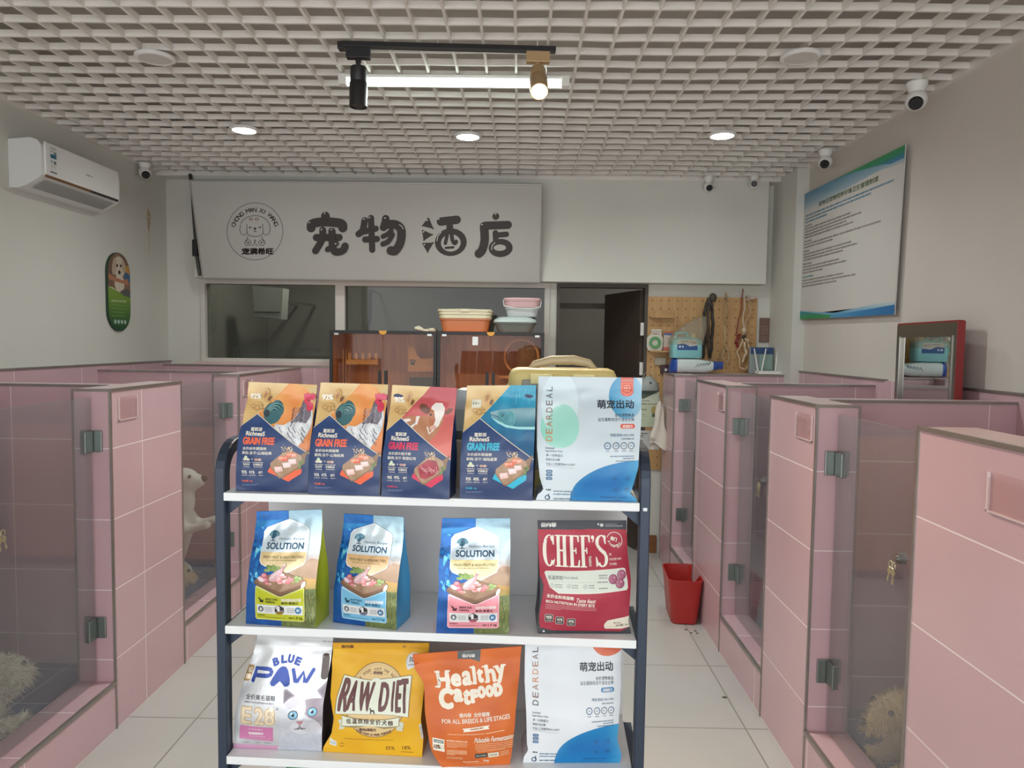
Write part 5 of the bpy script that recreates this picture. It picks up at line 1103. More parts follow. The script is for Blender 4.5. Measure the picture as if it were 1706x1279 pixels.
# trim the square sheet behind the plaque print away
o = [c for c in COL.objects if c.parent == pg and c.name.startswith('print')][0]; bm = bmesh.new(); bm.from_mesh(o.data)
bmesh.ops.delete(bm, geom=[f for f in bm.faces if f.calc_center_median().x < .0165 + 4.0e-4], context='FACES'); bm.to_mesh(o.data); bm.free()

# ================================================================== air conditioner, cameras, cables
ac = thing('air_conditioner', 'white wall air conditioner with a coloured rating label, high on the left wall', 'air conditioner', (XL, 4.255, 2.47))
ac.scale = (.82, 1, 1)
prof = [(0, .265), (.15, .275), (.20, .262), (.222, .235), (.225, .19), (.222, .075), (.205, .058), (.12, .018), (.06, 0), (0, 0)]
bm = B(); loft(bm, [[(x * (1 if abs(y) < .36 else .985) + .0005, y, z * (1 if abs(y) < .36 else .985)) for x, z in prof] for y in (-.375, -.36, .36, .375)]); obj('body', bm, mat('ac_white', 'dfe0dd', .35), ac, True)
bm = B(); box(bm, .218, -.355, .078, .230, .355, .258, bev=.006); obj('front_panel', bm, mat('ac_panel', 'e6e7e4', .25), ac)
bm = B(); box(bm, .219, -.345, .066, .232, .05, .077); obj('trim_strip', bm, mat('ac_gold', '8a6238', .3, .5), ac)
bm = B(); box(bm, .219, .05, .066, .232, .345, .077); obj('vent_slot', bm, M_black, ac)
bm = B(); vs = [bm.verts.new(p) for p in ((.207, -.33, .052), (.207, .33, .052), (.115, .33, .010), (.115, -.33, .010))]; bm.faces.new(vs); bmesh.ops.solidify(bm, geom=bm.faces[:], thickness=.004); obj('louvre', bm, mat('ac_louvre', 'cfd0cd', .4), ac)
A = Art(); A.rect(0, 0, 10, 28, 'd9dcd8'); A.rect(.5, 9, 9.5, 13, '2f6f86'); A.rect(5.5, 6, 9.5, 9, '7a8f94'); A.dash(1, 3, 9, 3, 1.6, '8a9296', .5); A.dash(1, 6, 5, 6, 1.2, '8a9296', .5); A.rect(1, 15, 4, 18, '9fb8be'); A.rect(5.5, 15.5, 9, 18.5, '5a6468'); A.dash(1, 21, 9, 21, 1.2, 'b0b6b6', .5); A.rect(0, 26.5, 10, 28, '6a7074')
flat_print('rating_label', A, [(0, 0), (10, 0), (10, 28), (0, 28)], (.2302, -.315, .248), (.2302, -.258, .248), (.2302, -.315, .098), 'flat_print', ac, 'd9dcd8', 1, 1, nrm=(1, 0, 0))
A = Art(); A.dash(0, 1, 8, 1, 2, '7f8484', .7); flat_print('maker_mark', A, [(0, 0), (8, 0), (8, 2), (0, 2)], (.2303, .01, .165), (.2303, .07, .165), (.2303, .01, .155), 'flat_print', ac, 'e2e3e0', 1, 1, nrm=(1, 0, 0))
def camera_dome(label, loc, aim, tilt=-35, s=1.):
    r = thing('security_camera', label, 'camera', loc); zt = zf - loc[2] - .0
    bm = B(); lathe(bm, [(.034 * s, zt), (.036 * s, zt - .006), (.030 * s, zt - .022 * s), (.018 * s, .012)], 24); obj('mount', bm, M_white, r, True)
    a = Matrix.Rotation(aim, 4, 'Z') @ Matrix.Rotation(R(tilt), 4, 'X')
    bm = B(); uvsphere(bm, (0, 0, -.008), (.036 * s, .042 * s, .036 * s), mtx=a, seg=24, rings=16); obj('head', bm, M_white, r, True)
    bm = B(); c = Vector((0, 0, -.008)); d = a @ Vector((0, 1, 0)); tube(bm, [c + d * .032 * s, c + d * .0425 * s], [.024 * s, .020 * s], 20); obj('face', bm, M_black, r)
    bm = B(); tube(bm, [c + d * .0425 * s, c + d * .0445 * s], .007 * s, 12); obj('lens', bm, mat('lens_glass', '2a3038', .05), r)
camera_dome('white ball camera nearest the front, at the right wall', (1.86, 3.46, 2.845), R(150), s=1.35)
camera_dome('white ball camera above the rules poster', (1.93, 4.63, 2.85), R(150), s=1.2)
camera_dome('white ball camera in the middle of the rear beam at right', (1.385, 5.39, 2.85), R(180), -25)
camera_dome('white ball camera in the rear right corner', (1.72, 5.38, 2.875), R(165), -15, .9)
camera_dome('white ball camera at the rear left corner above the wall stain', (-2.73, 5.16, 2.86), R(215), s=1.2)
bm = B(); tube(bm, [(-2.525, 5.42, 2.90), (-2.50, 5.40, 2.80), (-2.492, 5.40, 2.62), (-2.485, 5.41, 2.43), (-2.48, 5.41, 2.30), (-2.468, 5.42, 2.20), (-2.462, 5.43, 2.14)], .014, 8)
r = thing('power_cable', 'dark cable hanging down the left end of the sign, with a black plug box', 'cable', (0, 0, 0)); obj('cord', bm, mat('cable_dark', '34332f', .5), r)
bm = B(); box(bm, -2.505, 5.39, 2.285, -2.468, 5.43, 2.41, bev=.004); obj('plug_box', bm, M_black, r)
bm = B(); tube(bm, [(-2.53, 5.43, 2.91), (-2.515, 5.42, 2.75), (-2.50, 5.43, 2.50), (-2.485, 5.44, 2.36)], .005, 6); obj('cord', bm, mat('cable_green', '4a5a48', .5), r)
bm = B(); vs = []
for k in range(18):
    a = 2 * math.pi * k / 18; w = .028 * (1 + .35 * noise.noise(Vector((math.cos(a) * 2, math.sin(a) * 2, 4)))); vs.append(bm.verts.new((.001, 5.33 + w * math.cos(a), 2.55 + w * 3.0 * math.sin(a))))
bm.faces.new(vs); vs = [bm.verts.new((.001, 5.33 + x, z)) for x, z in ((-.006, 2.49), (.006, 2.49), (.003, 2.30), (-.003, 2.30))]; bm.faces.new(vs)
o = obj('wall_stain', bm, mat('stain_brown', 'c0ae94', .9, var=.35, vscale=40), loc=(XL, 0, 0)); struct(o)

# ================================================================== mirror on the right wall
mr = thing('framed_mirror', 'steel framed mirror with a red edge, low on the right wall', 'mirror', (1.966, 3.44, 1.305))
tl = Matrix.Rotation(R(-5.2), 4, 'Z'); hw = .30; hh = .475
def mb(name, q, m, bev=.002, par=mr):
    bm = B(); xbox(bm, tl, *q, bev=0.); return obj(name, bm, m, par)
mb('backing', (-.012, -hw, 0, .010, hw, hh), mat('mirror_red', '8e2a2c', .45))
mb('side_tape', (-.024, -hw - .012, .0, .004, -hw, hh + .004), MATS['mirror_red']); mb('top_tape', (-.024, -hw, hh, .004, hw, hh + .008), MATS['mirror_red'])
M_ss = mat('steel_frame', '8f8a80', .3, .85)
mb('frame', (-.026, -hw, 0, -.012, -hw + .042, hh), M_ss); mb('frame', (-.026, hw - .042, 0, -.012, hw, hh), M_ss); mb('frame', (-.026, -hw + .042, hh - .065, -.012, hw - .042, hh), M_ss)
for s in (-1, 1): mb('frame_bead', (-.030, s * (hw - .036) - .006, 0, -.026, s * (hw - .036) + .006, hh - .06), M_chrome)
mb('glass', (-.0155, -hw + .042, 0, -.0125, hw - .042, hh - .065), mat('mirror_silver', 'c9ccca', .02, 1.))
# ================================================================== wooden display cabinets at the back
M_wood = wood_mat('cabinet_wood', 'd48a4c', 'b97440', .4, 2); M_woodl = wood_mat('cabinet_inner', 'e29a5c', 'cc8448', .5, 2)
M_tint = glass_mat('cabinet_glass', 'f2ece6', 1.35, .02, haze=.03, hazecol='4a403a')
def cat_cabinet(label, x0, x1, left):
    W = x1 - x0; D = .42; H = 1.735; r = thing('wooden_cabinet', label, 'cabinet', ((x0 + x1) / 2, 5.05, 0)); w = W / 2
    bm = B(); box(bm, -w, 0, .0, -w + .02, D, H); box(bm, w - .02, 0, 0, w, D, H); box(bm, -w + .02, 0, H - .02, w - .02, D, H); box(bm, -w + .02, D - .015, .06, w - .02, D, H - .02)
    for z in (.04, .52, 1.04): box(bm, -w + .02, .02, z, w - .02, D - .015, z + .02)
    obj('carcass', bm, M_wood, r)
    bm = B(); f = .022
    for (a, z0, b, z1) in ((-w, H - f, w, H), (-w, 0, -w + f, H - f), (w - f, 0, w, H - f), (-w + f, 1.03, w - f, 1.065), (-w + f, .03, w - f, .06)): box(bm, a, -.012, z0, b, 0, z1)
    obj('front_frame', bm, M_black, r)
    for s in (-1, 1):
        a, b = (-w + f, -.002) if s < 0 else (.002, w - f)
        bm = B(); box(bm, a, -.010, 1.067, b, -.004, H - f - .002); d = obj('glass_door', bm, M_tint, r)
        bm = B(); c = s * .022; P = [(c - .009, -.012, 1.32), (c + .009, -.012, 1.32), (c + .011, -.012, 1.36), (c + .011, -.012, 1.41), (c + .009, -.012, 1.45), (c - .009, -.012, 1.45), (c - .011, -.012, 1.41), (c - .011, -.012, 1.36)]
        loft(bm, [P, [(x, -.024, z) for x, y, z in P]]); obj('handle', bm, M_black, d)
        bm = B(); box(bm, s * (w - .05) - .016, -.014, H - .034, s * (w - .05) + .016, -.010, H - .020); obj('hinge_plate', bm, M_chrome, d)
        bm = B(); box(bm, a, -.010, .062, b, -.002, 1.028); obj('lower_door', bm, M_wood, r)
    bm = B(); loft(bm, [[(.028 * math.cos(R(t)), y, H - .001 + .028 * math.sin(R(t))) for t in range(180, 361, 15)] for y in (-.016, -.0125)]); obj('round_tab', bm, mat('tab_orange', 'd89a3c', .5), r)
    if left:
        bm = B(); box(bm, -.28, .05, 1.49, -.05, .09, 1.525)
        for i in range(5): box(bm, -.265 + i * .048, .055, 1.525, -.245 + i * .048, .085, 1.572)
        for i in range(5): uvsphere(bm, (-.255 + i * .048, .07, 1.49), .012, seg=10, rings=6)
        obj('peg_rail', bm, wood_mat('rail_wood', 'd89850', 'c08040', .5, 0), r)
        bm = B()
        for i in range(3): box(bm, -w + .04 + i * .022, .2, 1.06, -w + .05 + i * .022, .215, 1.60)
        box(bm, -w + .03, .19, 1.30, -w + .11, .225, 1.32); obj('ladder', bm, MATS['rail_wood'], r)
        # house panel with a round entrance and paw print
        bm = B(); cx, cz, rr = .285, 1.60, .072; n = 24; x0_, x1_, z0_, z1_ = .155, w - .025, 1.44, 1.63
        A = Art(); y = .14
        box(bm, .155, y, 1.44, .36, y + .012, 1.535); box(bm, .155, y, 1.535, .205, y + .012, 1.63)
        ring_o = [(cx + rr * math.cos(R(180 + 180 * i / n)), cz + rr * math.sin(R(180 + 180 * i / n))) for i in range(n + 1)]
        P = [(.205, 1.60)] + [p for p in ring_o if True] + [(.36, 1.60), (.36, 1.53), (.205, 1.53)]
        loft(bm, [[(px, yy, pz) for px, pz in P] for yy in (y + .0005, y + .0115)]); obj('house_panel', bm, wood_mat('panel_ply', 'd6944e', 'c58442', .5, 0), r)
        bm = B(); lathe(bm, [(.014, -.001), (.014, .0)], 16, c=(.19, y - .0005, 1.50), mtx=Matrix.Rotation(R(90), 4, 'X'))
        for dx, dz in ((-.016, .016), (-.006, .024), (.006, .024), (.016, .016)): lathe(bm, [(.006, -.001), (.006, 0)], 10, c=(.19 + dx, y - .0005, 1.50 + dz), mtx=Matrix.Rotation(R(90), 4, 'X'))
        obj('paw_cutout', bm, M_black, r)
        bm = B(); box(bm, .17, .12, 1.22, .36, .13, 1.40); obj('dark_opening', bm, mat('opening_dark', '3a2f2a', .7), r)
    else:
        bm = B(); lathe(bm, [(.13, 0), (.13, .22), (.115, .22), (.115, 0)], 32, c=(.22, .32, 1.56), mtx=Matrix.Rotation(R(90), 4, 'X'), capb=False, capt=False); obj('round_tunnel', bm, M_woodl, r)
        bm = B(); box(bm, .06, .1, 1.40, .36, .36, 1.42); obj('shelf_board', bm, M_woodl, r)
        bm = B(); box(bm, -.13, -.0145, 1.64, -.09, -.0105, 1.70); obj('price_tag', bm, M_white, r)
    return r
cat_cabinet('left wooden cabinet with black framed glass doors, ladder and peg rail inside', -1.365, -.601, True)
cat_cabinet('right wooden cabinet with black framed glass doors, plastic basins on top', -.596, .165, False)
CT = 1.7352
def tub(bm, w, d, h, z, flare=1.12, r=.05, t=.006, mi=0):
    sc = lambda k, zz, ins=0: rrect((w - 2 * ins) * k, (d - 2 * ins) * k, r, 5, zz)
    loft(bm, [sc(1 / flare, z), sc(1 / flare * 1.03, z + .004), sc(1, z + h), sc(1.04, z + h), sc(1.04, z + h + .008), sc(.985, z + h + .008), sc(1 / flare * .97, z + .008)], mi)
r = thing('pet_basin', 'orange plastic basin with a cream upper ring on the right cabinet', 'basin', (-.405, 5.22, CT))
bm = B(); tub(bm, .36, .26, .085, 0); obj('lower_tub', bm, mat('plastic_orange', 'c4774c', .45), r)
bm = B(); tub(bm, .375, .27, .03, .094, 1.03); tub(bm, .385, .28, .018, .126, 1.02); obj('upper_ring', bm, mat('plastic_cream', 'd9d0b0', .45), r, label='cream upper ring')
bm = B(); box(bm, -.03, -.150, .142, .03, -.139, .158, bev=.003); tube(bm, [(-.19, -.14, .154), (0, -.146, .158), (.19, -.14, .154)], .005, 8); obj('clip_handle', bm, MATS['plastic_cream'], r)
r = thing('pet_basin', 'dark grey plastic basin with a pale mint lid on the right cabinet', 'basin', (-.045, 5.22, CT))
bm = B(); tub(bm, .30, .25, .065, 0, 1.25); obj('lower_tub', bm, mat('plastic_slate', '6d7672', .45), r)
bm = B(); loft(bm, [rrect(.315, .265, .06, 5, .074), rrect(.30, .25, .06, 5, .092), rrect(.24, .2, .05, 5, .108), rrect(.22, .18, .05, 5, .112)]); obj('lid', bm, mat('plastic_mint', 'b9c6c2', .45), r, True, label='pale mint lid')
r = thing('pet_basin', 'pink basin over a pale grey one, stacked highest on the right cabinet', 'basin', (.005, 5.22, CT + .1135)); 
bm = B(); tub(bm, .24, .2, .055, 0, 1.15); obj('lower_tub', bm, mat('plastic_pale', 'c6cccc', .45), r)
bm = B(); tub(bm, .265, .22, .05, .064, 1.08); loft(bm, [rrect(.275, .23, .05, 5, .123), rrect(.265, .22, .05, 5, .135), rrect(.18, .14, .04, 5, .139)]); obj('upper_tub', bm, mat('plastic_pink', 'c8a2a2', .45), r, label='pink upper tub')
bm = B(); tube(bm, [(-.137, -.06, .12), (-.13, -.118, .075), (-.05, -.125, .058), (.06, -.125, .055), (.13, -.118, .07), (.137, -.06, .115)], .005, 8); obj('wire_handle', bm, MATS['plastic_pale'], r)
r = thing('work_glove', 'crumpled cream glove lying on the cabinet left of the orange basin', 'glove', (-.69, 5.15, CT - .003))
bm = B(); loft(bm, [rrect(.05, .035, .012, 4, z, cx, 0) for z, cx in ((.003, .0), (.02, .005))])
for i, (a, l) in enumerate(((165, .06), (178, .065), (192, .06), (205, .05))): tube(bm, [(-.02, -.012 + i * .009, .012), (-.02 + .5 * l * math.cos(R(a)), -.012 + i * .009, .018 + i * .004), (-.02 + l * math.cos(R(a)), -.012 + i * .01, .022 + i * .006)], [.008, .0075, .005], 8)
tube(bm, [(.02, .01, .012), (.05, .0, .012), (.06, -.01, .01)], [.014, .017, .014], 10); obj('fabric', bm, mat('glove_cream', 'd6d0b8', .8, bump=.2, bscale=80), r, True)

# rear room: second air conditioner, drying rack, hanging hose
r = thing('air_conditioner', 'dim white unit hanging behind the left rear window', 'air conditioner', (-2.46, 6.9, 1.86))
bm = B(); loft(bm, [[(x + .01 * (k == 0), y, z) for x, y, z in ((-.17, -.02, .02), (.14, -.02, .02), (.14, -.02, .32), (-.17, -.02, .32))] if False else [(x, yy, z) for x, z in rr] for k, (yy, rr) in enumerate(((0, [(-.14, .03), (.12, .0), (.14, .3), (-.16, .32)]), (.18, [(-.14, .03), (.12, .0), (.14, .3), (-.16, .32)])))]); obj('body', bm, mat('dim_white', 'd9d9d4', .5), r)
bm = B(); box(bm, -.14, -.004, .06, .11, 0, .07); obj('slot', bm, M_black, r)
for xx in (-.10, .10):
    bm = B(); box(bm, xx - .012, .18, .18, xx + .012, 1.3, .20); obj('wall_bracket', bm, M_chrome, r)
r = thing('wire_cage', 'pale wire cage top showing behind the left rear window sill', 'cage', (-2.1, 6.1, 0))
bm = B()
for i in range(26): tube(bm, [(-.38 + i * .03, 0, 0), (-.38 + i * .03, 0, 1.585)], .0025, 5)
for z in (.8, 1.2, 1.53, 1.585): tube(bm, [(-.40, 0, z), (.39, 0, z)], .003, 5)
obj('wire_panel', bm, mat('cage_wire', '9fb0b4', .4, .3), r)
bm = B(); tube(bm, [(-1.62, 7.6, 2.2), (-1.60, 7.5, 1.9), (-1.64, 7.45, 1.62), (-1.58, 7.45, 1.55), (-1.55, 7.5, 1.7)], .018, 8); r = thing('hanging_hose', 'dark hose hanging in the dim room behind the left rear window', 'hose'); obj('hose', bm, M_black, r)
bm = B(); tube(bm, [(-1.62, 7.6, 2.2), (-1.62, 8.1, 2.2)], .01, 6); obj('hook', bm, M_chrome, r)

# ================================================================== things behind the bags on the top shelf
def rkz(x, y, z=SZ[0]): q = rk(x, y); return (q[0], q[1], z + .0005)
cx, cy, cz = rkz(.325, .195); r = thing('pet_carrier', 'yellow pet carrier with a beige handle behind the large pale blue bag', 'carrier', (cx, cy, cz), RA)
M_yel = mat('carrier_yellow', 'dccb86', .45, bump=.04, bscale=200)
bm = B(); loft(bm, [rrect(.288 * k, .125 * k2, .03, 6, z) for z, k, k2 in ((0, 1, 1), (.02, 1.01, 1.02), (.26, 1.0, 1.0), (.295, .985, .96), (.309, .94, .84), (.314, .85, .66))]); obj('shell', bm, M_yel, r, True)
bm = B(); box(bm, -.105, -.068, .05, .105, -.062, .285, bev=.004); obj('front_window', bm, mat('carrier_grey', '9fa094', .5), r)
bm = B(); box(bm, -.148, -.05, .03, -.143, .05, .27, bev=.003); obj('side_panel', bm, mat('carrier_olive', 'a0a07a', .5), r)
bm = B(); tube(bm, [(-.085, 0, .308), (-.075, 0, .322), (-.03, 0, .334), (.03, 0, .336), (.07, 0, .328), (.088, 0, .308)], [.009, .011, .013, .013, .011, .009], 12); obj('handle', bm, mat('handle_beige', 'b9a884', .5), r, True)
for x in (-.055, .055):
    bm = B(); box(bm, x - .028, -.074, .275, x + .028, -.062, .3); obj('strap_tab', bm, mat('strap_yellow', 'e6dda0', .5), r)
cx, cy, cz = rkz(.10, .185); r = thing('cardboard_carton', 'plain tan carton behind the cow and fish bags on the top shelf', 'carton', (cx, cy, cz), RA)
bm = B(); box(bm, -.10, -.075, 0, .055, .075, .122); obj('box', bm, mat('carton_tan', 'b8a68e', .7, var=.05), r)
for s in (-1, 1):
    bm = B(); box(bm, -.10, -.075 if s < 0 else .001, .122, .055, -.001 if s < 0 else .075, .1245); obj('flap', bm, mat('carton_top', 'cfc6b4', .7), r)
r = thing('water_dispenser', 'white and grey pet dispenser on the tan carton, mostly hidden by bags', 'dispenser', (cx - .025, cy, cz + .1250), RA)
bm = B(); loft(bm, [rrect(.10, .11, .03, 5, z) for z in (0, .022)]); obj('base', bm, mat('dispenser_dark', '4a4f46', .5), r)
bm = B(); loft(bm, [rrect(.10 * k, .11 * k, .03, 5, z) for z, k in ((.022, 1), (.05, 1), (.075, .8))]); obj('bowl', bm, mat('dispenser_grey', 'a3a8a2', .5), r, True)
bm = B(); lathe(bm, [(.034, .07), (.036, .075), (.036, .118), (.031, .128), (.02, .132)], 28); obj('tank', bm, mat('dispenser_white', 'cfd6d8', .4), r, True)

# ================================================================== pegboard and what hangs on it
M_peg = wood_mat('pegboard_wood', 'c09a68', 'b28a5a', .5, 2)
pb = thing('pegboard', 'light wood pegboard with holes on the rear wall beside the doorway', 'pegboard', (1.415, YB - .010, .67))
bm = B(); x0, x1, z0, z1 = -.425, .425, 0, 1.365; box(bm, x0, -.010, z0, x1, .0095, z1); obj('board', bm, M_peg, pb)
bm = B()
for i in range(13):
    for j in range(21):
        lathe(bm, [(.0055, -.0006), (.0055, 0)], 8, c=(x0 + .035 + i * .065, -.0102, z0 + .035 + j * .065), mtx=Matrix.Rotation(R(90), 4, 'X'))
obj('hole_pattern', bm, mat('hole_dark', '6f5235', .8), pb)
def bsh(zc, label):
    r = thing('pegboard_shelf', label, 'shelf', (1.095, YB - .021, zc)); bm = B(); box(bm, -.095, -.075, 0, .095, -.0005, .012); obj('board', bm, M_peg, r)
    bm = B(); box(bm, -.095, -.012, .012, .095, -.0005, .06); obj('back_rail', bm, M_peg, r)
bsh(1.868, 'small empty wooden shelf at the top of the pegboard'); bsh(1.602, 'small wooden shelf holding a green tape card and a packet')
r = thing('tape_pack', 'white card with a green ring of tape on the lower pegboard shelf', 'tape pack', (1.042, YB - .060, 1.6145)); 
bm = B(); P = [(-.05, 0), (.05, 0), (.062, .03), (.062, .10), (.05, .115), (.05, .165), (-.03, .165), (-.03, .13), (-.062, .10), (-.062, .03)]; loft(bm, [[(x, y, z) for x, z in P] for y in (-.002, .002)]); obj('card', bm, mat('card_white', 'cfcabc', .6), r)
bm = B(); mt = Matrix.Rotation(R(90), 4, 'X'); lathe(bm, [(.044, 0), (.046, .012), (.026, .012), (.024, 0)], 28, c=(0, -.0022, .062), mtx=mt, capb=False, capt=False); obj('tape_ring', bm, mat('tape_green', '5a9a62', .45), r)
A = Art(); A.dash(0, 1, 8, 1, 1.2, '8a7a74', .5); A.dash(1, 3.5, 7, 3.5, 1.6, '9a6a60', .5); flat_print('print', A, [(0, 0), (8, 0), (8, 5), (0, 5)], (-.03, -.0022, .155), (.05, -.0022, .155), (-.03, -.0022, .12), 'flat_print', r, 'cfcabc', 1, 1, nrm=(0, -1, 0))
r = thing('retail_packet', 'white and orange packet beside the green tape card on the pegboard shelf', 'packet', (1.148, YB - .060, 1.6145)); A = Art()
A.rect(0, 0, 10, 3, '5a6a94'); A.rect(0, 0, 10, 1, 'c8683c'); A.rect(0, 12, 10, 15, 'c8705a')
for i in range(5): A.rect(.8 + i * 1.9, 3.8, 1.8 + i * 1.9, 11.5, 'b8a090')
bm = B(); box(bm, -.038, -.012, 0, .038, .012, .148); obj('box', bm, mat('packet_white', 'd0c8be', .5), r); flat_print('print', A, [(0, 0), (10, 0), (10, 15), (0, 15)], (-.038, -.0122, .148), (.038, -.0122, .148), (-.038, -.0122, 0), 'flat_print', r, 'd0c8be', 1, 1, nrm=(0, -1, 0))
r = thing('dust_mask', 'pale grey pointed mask hanging on the pegboard above the certificates', 'mask', (1.005, YB - .021, 1.30)); bm = B()
loft(bm, [[(k * w * math.cos(R(a)) , -.001 - .055 * math.sin(R(a)) * k2, z) for a in range(0, 181, 15)] for z, k, k2, w in ((0, 1, .8, .085), (.03, 1, 1, .085), (.07, .8, .8, .085), (.105, .35, .4, .085), (.115, .1, .15, .085))]); obj('shell', bm, mat('mask_grey', 'a3a9a6', .6), r, True)
bm = B(); tube(bm, [(-.08, -.006, .03), (-.03, -.006, .13), (.0, -.004, .16), (.03, -.006, .13), (.08, -.006, .03)], .002, 6); obj('strap', bm, mat('strap_pale', 'c9c0a8', .6), r)
bm = B(); lathe(bm, [(.008, 0), (.008, .003)], 12, c=(.01, -.050, .062), mtx=mt); obj('valve', bm, M_black, r)
r = thing('small_pouch', 'small dark pouch hanging on the pegboard below the lower shelf', 'pouch', (1.135, YB - .021, 1.43)); bm = B(); loft(bm, [[(x * k, -.001 - .03 * q, z) for x, q in ((-.04, 0), (-.036, .8), (0, 1), (.036, .8), (.04, 0))] for z, k in ((0, .85), (.02, 1), (.06, 1), (.075, .8))]); obj('body', bm, mat('pouch_dark', '4a3236', .6), r, True)
bm = B(); lathe(bm, [(.012, 0), (.012, .002)], 16, c=(.0, -.0315, .035), mtx=mt); obj('badge', bm, M_white, r)
r = thing('clear_box', 'small clear grey packet hanging on the pegboard under the shelf', 'packet', (1.095, YB - .021, 1.50)); bm = B(); box(bm, -.045, -.02, 0, .045, -.001, .06, bev=.004); obj('box', bm, mat('clear_grey', 'a39a88', .3), r)
# papers
def paper(name, label, cat, x, z, w, h, A, q, base, dy=.021, tilt=0):
    r = thing(name, label, cat, (x, YB - dy, z)); bm = B(); box(bm, -w / 2, -.0012, 0, w / 2, -.0002, h); obj('sheet', bm, mat('sheet_' + base, base, .7), r)
    flat_print('print', A, q, (-w / 2, -.0013, h), (w / 2, -.0013, h), (-w / 2, -.0013, 0), 'flat_print', r, base, 1, 1, nrm=(0, -1, 0)); r.rotation_euler = (0, R(tilt), 0); return r
A = Art(); A.poly([(0, 0), (18, 0), (18, .5), (6, 6.5), (0, 3)], '55655a'); A.dash(3, 8, 11, 8, 1, '8a8f80', .6)
paper('greeting_card', 'pale card with a dark green triangular flap on the pegboard', 'card', 1.0, 1.195, .19, .105, A, [(0, 0), (18, 0), (18, 10), (0, 10)], 'c9d0bc')
A = Art(); A.dash(1, 4, 9, 4, 1.4, '7a8474', .5); A.dash(1, 7.5, 8, 7.5, .7, '9aa290', .6); A.dash(1, 9, 8, 9, .7, '9aa290', .6); A.dash(1, 12, 7, 12, .7, '9aa290', .6); A.ell(14, 4.5, 1.8, 3.2, 'b3a262'); A.poly([(13, 7), (15, 7), (15, 10), (14, 9), (13, 10)], '4a6250'); A.line([(16.3, 16), (17.6, 1)], .5, '6a7464')
paper('certificate', 'pale green certificate with a gold seal on the pegboard', 'certificate', 1.0, 1.010, .19, .18, A, [(0, 0), (18, 0), (18, 17), (0, 17)], 'c3cdb4', .0225)
A = Art(); ink2 = '3f3c3c'; A.dash(2, 2.5, 10, 2.5, 1.4, ink2, .4); A.dash(2, 4.5, 7, 4.5, 1.4, ink2, .4); A.dash(2, 6, 8, 6, .6, '8a8888', .5); A.dash(2, 8.5, 7, 8.5, 1.1, ink2, .4); A.dash(7, 14, 9.5, 14, .9, ink2, .4)
A.line([(12.2, 12), (11.6, 9), (11.6, 6), (12.2, 4.4), (12.6, 4.4), (12.8, 8)], .4, ink2); A.line([(12.8, 8), (12.9, 3.6), (13.4, 3.3), (13.8, 3.7), (13.9, 8)], .4, ink2); A.line([(13.9, 8), (14.1, 3.4), (14.6, 3.2), (15, 3.6), (15, 8)], .4, ink2); A.line([(15, 8), (15.2, 4.2), (15.7, 4.0), (16, 4.6), (16, 8.5)], .4, ink2); A.line([(16, 9.5), (17, 7.4), (17.6, 7.4), (17.4, 9), (16.4, 12), (15, 14), (13.4, 14), (12.2, 12)], .4, ink2); A.line([(13, 11), (14.6, 11), (16, 9.6)], .4, ink2)
paper('hand_notice', 'white notice with a black open-hand drawing at the bottom of the pegboard', 'notice', 1.005, .832, .195, .15, A, [(0, 0), (19, 0), (19, 16), (0, 16)], 'c6c8c8')
r = thing('cloth_bag', 'white cloth hanging from a hook at the pegboard, left of the far right pen wall', 'cloth', (1.055, 5.30, .90)); bm = B()
NR = 14; rows = []
for j in range(NR + 1):
    t = j / NR; z = .34 - t * .34; hw = .008 + .055 * min(1, t * 1.4) + .008 * math.sin(t * 9)
    rows.append([bm.verts.new((-.01 + hw * math.cos(R(a)), .018 * math.sin(R(a)) * (1 + .6 * math.sin(3 * R(a) + t * 4)), z + .03 * (t > .9) * math.sin(2 * R(a)))) for a in range(0, 360, 20)])
for q, w in zip(rows, rows[1:]):
    for i in range(18): bm.faces.new((q[i], q[(i + 1) % 18], w[(i + 1) % 18], w[i]))
obj('cloth', bm, mat('cloth_white', 'd6d0c4', .8), r, 'all')
bm = B(); tube(bm, [(-.01, 0, .33), (-.008, 0, .36), (.0, .0, .375), (.045, 0, .378)], .003, 6); obj('hook', bm, M_chrome, r)
# leashes
def leash(label, x, z0, strands, knots=()):
    r = thing('leash', label, 'leash', (x, YB - .021, z0)); bm = B(); tube(bm, [(0, .0006, .0), (0, -.045, .002), (0, -.05, .014)], .003, 8); obj('hook', bm, M_chrome, r)
    for k, (P, w, cc) in enumerate(strands):
        bm = B(); Q = []
        for a, b in zip(P, P[1:]):
            for i in range(5): t = i / 5; Q.append((a[0] + (b[0] - a[0]) * t + .003 * math.sin(9 * (t + k)), -.03 + .008 * math.sin(5 * t + k * 2), a[1] + (b[1] - a[1]) * t))
        Q.append((P[-1][0], -.03, P[-1][1])); tube(bm, Q, w, 7); obj('strap', bm, mat('leash_' + cc, cc, .6), r, True)
    for (px, pz, rr, cc) in knots:
        bm = B(); uvsphere(bm, (px, -.03, pz), (rr, rr * .8, rr * 1.2), seg=12, rings=8); obj('clasp', bm, mat('leash_' + cc, cc, .5), r, True)
leash('bunch of black leashes hanging on the pegboard behind the blue jug', 1.455, 2.03, [([(0, .0), (-.035, -.12), (-.02, -.3), (-.035, -.47)], .012, '35302c'), ([(0, 0), (.03, -.1), (.035, -.28), (.02, -.47)], .011, '2c2826'), ([(0, 0), (.0, -.2), (.01, -.44)], .009, '4a4038'), ([(.02, -.3), (-.02, -.36), (-.03, -.2)], .006, '2c2826')], [(.035, -.16, .012, 'a9a9a4'), (.03, .0, .03, '4a4038')])
